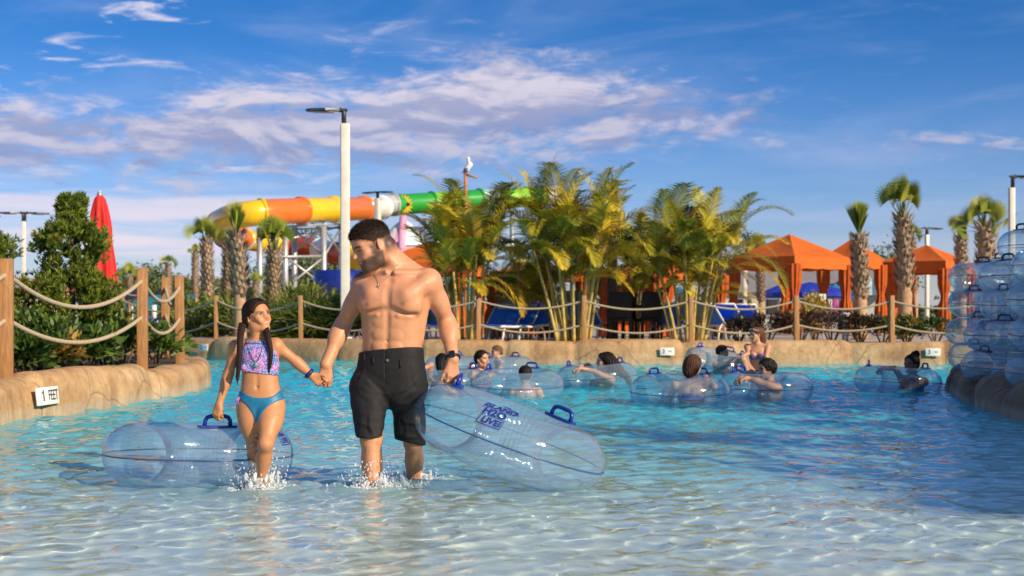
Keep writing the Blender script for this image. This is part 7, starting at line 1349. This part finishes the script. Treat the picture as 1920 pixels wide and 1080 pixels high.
    # play structure with blue posts
    o = empty('play_structure', (P(970, 0, 46).x, 46, 0.4), 0, 'water play structure with blue posts, white painted panels and a cyan slide', 'play structure'); q = lambda px, py: (P(px, py, 46).x-o.location.x, P(px, py, 46).z-0.4); BL = mat('blue posts', (0.01, 0.05, 0.42), 0.4)
    for px in (936, 952, 975, 1003, 1022): x, z_ = q(px, 532); mb = MB(); mb.tube([(x, 0.3*(px % 2), 0), (x, 0.3*(px % 2), z_)], 0.09, 8); mb.build('post', BL, o)
    for (x0, y0, x1, y1), m, nm, dy in (((958, 537, 1008, 552), M_WHITE, 'panel', -0.2), ((958, 547, 1008, 552), mat('teal band', (0.03, 0.42, 0.55), 0.5), 'panel_band', -0.24), ((957, 552, 1008, 558), mat('sand band', (0.70, 0.40, 0.08), 0.5), 'panel_band', -0.22), ((968, 558, 986, 566), M_WHITE, 'panel', -0.2), ((991, 557, 998, 565), M_WHITE, 'panel', -0.2), ((944, 546, 956, 562), M_WHITE, 'panel', -0.1), ((948, 566, 1012, 569), BL, 'deck', 0.0)):
        (a, zt), (b2, zb) = q(x0, y0), q(x1, y1); mb = MB(); mb.box(((a+b2)/2, dy, (zt+zb)/2), (b2-a, 0.05 if nm != 'deck' else 1.2, zt-zb)); mb.build(nm, m, o)
    mb = MB(); x, z_ = q(980, 541); mb.sphere((x, -0.26, z_), 0.10, 8, sc=(1.2, 0.3, 1)); mb.build('painted_bush', mat('lemon paint', (0.70, 0.55, 0.03), 0.5, scale=6, col2=(0.10, 0.35, 0.05)), o)
    mb = MB(); p0 = q(965, 562); p1 = q(975, 576); p2 = q(990, 580); mb.tube([(p0[0], -0.3, p0[1]), (p1[0], -0.8, p1[1]), (p2[0], -1.3, p2[1])], [0.2, 0.24, 0.26], 12); mb.build('slide', mat('cyan fibreglass', (0.02, 0.50, 0.68), 0.3), o)
    mb = MB(); (a, zt), (b2, zb) = q(945, 522), q(1020, 535); mb.lathe([((b2-a)/2*1.05, zb), ((b2-a)/4, (zb+zt)/2), (0.05, zt)], ((a+b2)/2, 0, 0), 4); mb.build('roof', NV, o)
    # grey-roofed building, red and white hut, teal awning
    GRF = mat('grey roof', (0.22, 0.21, 0.22), 0.7, var=0.08, scale=2); b = P(1510, 0, 75); o = empty('park_building', (b.x, 75, 0.4), 0, 'long low building with a grey roof and pale blue gable', 'building'); mb = MB(); mb.box((0, 2.5, 0.95), (9.0, 5, 1.9)); mb.build('wall', mat('pale stucco', (0.42, 0.45, 0.45), 0.8), o)
    mb = MB(); mb.raw([(-4.8, -0.4, 1.75), (4.8, -0.4, 1.75), (4.0, 2.5, 3.15), (-4.0, 2.5, 3.15), (-4.8, 5.4, 1.75), (4.8, 5.4, 1.75)], [(0, 1, 2, 3), (3, 2, 5, 4), (0, 3, 4), (1, 5, 2)]); mb.build('roof', GRF, o); mb = MB(); mb.raw([(1.2, -1.2, 1.6), (4.2, -1.2, 1.6), (2.7, -1.2, 2.9), (1.2, 1.5, 1.6), (4.2, 1.5, 1.6), (2.7, 2.2, 2.9)], [(0, 1, 2), (0, 2, 5, 3), (1, 4, 5, 2)]); mb.build('gable', mat('pale blue gable', (0.45, 0.65, 0.68), 0.6), o)
    for k in range(4): mb = MB(); mb.box((-3.2+k*1.5, -0.02, 1.0), (0.7, 0.06, 0.8)); mb.build('window', M_GLASSD, o)
    for px, cc, nm in ((1567, (0.45, 0.04, 0.30), 'magenta'), (1580, (0.02, 0.40, 0.45), 'turquoise'), (1555, (0.60, 0.62, 0.62), 'white')): board(px, 575, 50, 10, 28, mat(nm+' panel', cc, 0.5), 'tall_panel', 'narrow upright %s panel beyond the cabanas' % nm, 'panel')
    b = P(45, 0, 42); o = empty('snack_hut', (b.x, 42, 0.4), 0, 'small white hut with a red roof and red corner post behind the conifer', 'hut'); mb = MB(); mb.box((0, 1, 0.55), (1.5, 2, 1.1)); mb.build('wall', M_WHITE, o); mb = MB(); mb.box((0, 1, 1.22), (1.75, 2.2, 0.24)); mb.build('roof', mat('red roof', (0.45, 0.03, 0.03), 0.6), o); mb = MB(); mb.box((0.62, -0.05, 0.5), (0.16, 0.1, 1.0)); mb.build('corner_post', mat('red paint', (0.55, 0.04, 0.04), 0.5), o); mb = MB(); mb.box((-0.25, -0.02, 0.62), (0.7, 0.05, 0.45)); mb.build('hatch', M_GLASSD, o)
    b = P(262, 0, 52); o = empty('awning', (b.x, 52, 0.4), 0, 'long low teal awning behind the rope fence at left', 'awning'); mb = MB(); mb.raw([(-1.6, -0.6, 0.95), (1.9, -0.6, 0.95), (1.9, 0.8, 1.3), (-1.6, 0.8, 1.3), (-1.6, -0.6, 0.72), (1.9, -0.6, 0.72)], [(0, 1, 2, 3), (4, 5, 1, 0)]); mb.build('canopy', mat('teal awning', (0.01, 0.20, 0.30), 0.7), o)
    for x in (-1.5, 0.2, 1.8): mb = MB(); mb.tube([(x, -0.55, 0), (x, -0.55, 0.9)], 0.04, 6); mb.build('pole', M_WFR, o)
    b = P(289, 0, 34); o = empty('waste_bin', (b.x, 34, 0.4), 0, 'blue bin with a white lid post behind the second near fence post', 'bin'); mb = MB(); mb.lathe([(0.20, 0.0), (0.24, 0.42), (0.20, 0.46)], n=16); mb.build('body', BL, o); mb = MB(); mb.tube([(0, 0, 0.4), (0, 0, 0.78)], 0.06, 8); mb.build('post', M_WHITE, o)
    # gull on its perch, and the bundled palm spear
    Y = 41; p0 = P(872, 400, Y); p1 = P(873, 326, Y); o = empty('bird_perch', (p0.x, Y, 0.4), 0, 'tall orange perch post with a short cross arm above the palms', 'post'); mb = MB(); mb.tube([(0, 0, 0), (p1.x-p0.x, 0, p1.z-0.4)], 0.05, 8); mb.build('post', mat('orange timber', (0.50, 0.20, 0.07), 0.7), o); mb = MB(); mb.tube([(-0.02, 0, p1.z-0.40), (0.34, -0.1, p1.z-0.52)], 0.04, 6); mb.build('arm', M_POST, o)
    F = Field((p1.x-0.4, Y-0.4, p1.z-0.1), (p1.x+0.5, Y+0.4, p1.z+0.7), 0.011); g = lambda x, z_: np.array((p1.x+x, Y, p1.z+z_)); F.cap(g(0.02, 0.12), g(0.12, 0.26), 0.075, 0.085, 0.02); F.cap(g(0.02, 0.10), g(-0.10, 0.02), 0.06, 0.015, 0.03); F.cap(g(0.13, 0.28), g(0.07, 0.42), 0.05, 0.032, 0.03); F.ell(g(0.075, 0.45), (0.05, 0.042, 0.042), None, 0.02); F.cap(g(0.10, 0.45), g(0.20, 0.38), 0.018, 0.008, 0.01)
    for s in (-1, 1): F.cap(g(0.04, 0.08)+np.array((0, s*0.03, 0)), g(0.05, -0.02)+np.array((0, s*0.03, 0)), 0.012, 0.010, 0.01)
    o = empty('gull', (p1.x, Y, p1.z), 0, 'white bird with grey wings perched above the areca palms', 'bird')
    def bc(V): C = np.tile((0.78, 0.76, 0.74), (len(V), 1)); w = (V[:, 2] < p1.z+0.16) & (V[:, 0] < p1.x+0.07); C[w] = (0.12, 0.13, 0.15); k = V[:, 0] > p1.x+0.125; k &= V[:, 2] > p1.z+0.34; C[k] = (0.6, 0.35, 0.08); k = V[:, 2] < p1.z+0.04; C[k] = (0.5, 0.3, 0.1); return C
    sculpt('body', F, vmat('feathers', 0.7), o, bc)
    b = P(1148, 0, 30.2); o = empty('tied_palm', (b.x, 30.2, 0.4), 0, 'young palm with its brown fronds tied into one spear', 'palm tree'); zt = H+(HORIZON-330)/FPX*30.2-0.4; vtube([Vector((0, 0, 0)), Vector((0, 0, zt-0.75))], [0.13, 0.10], 10, (0.24, 0.17, 0.12), 'trunk', o); r = np.random.default_rng(9); L = Leaves(); n = 40; a = r.uniform(0, 6.28, n); L.blades(np.stack((0.05*np.cos(a), 0.05*np.sin(a), np.full(n, zt-0.85)+r.uniform(-0.1, 0.1, n)), -1), np.stack((0.05*np.cos(a), 0.05*np.sin(a), np.ones(n)), -1)+r.normal(0, 0.03, (n, 3)), r.uniform(0.5, 0.9, n), 0.045, rnd_dirs(r, n), np.array((0.20, 0.11, 0.10))*r.uniform(0.5, 1.3, (n, 1)), 0, 3); L.build('tied_fronds', o)
if want('park'): build_cabanas(); build_slide(); build_misc()
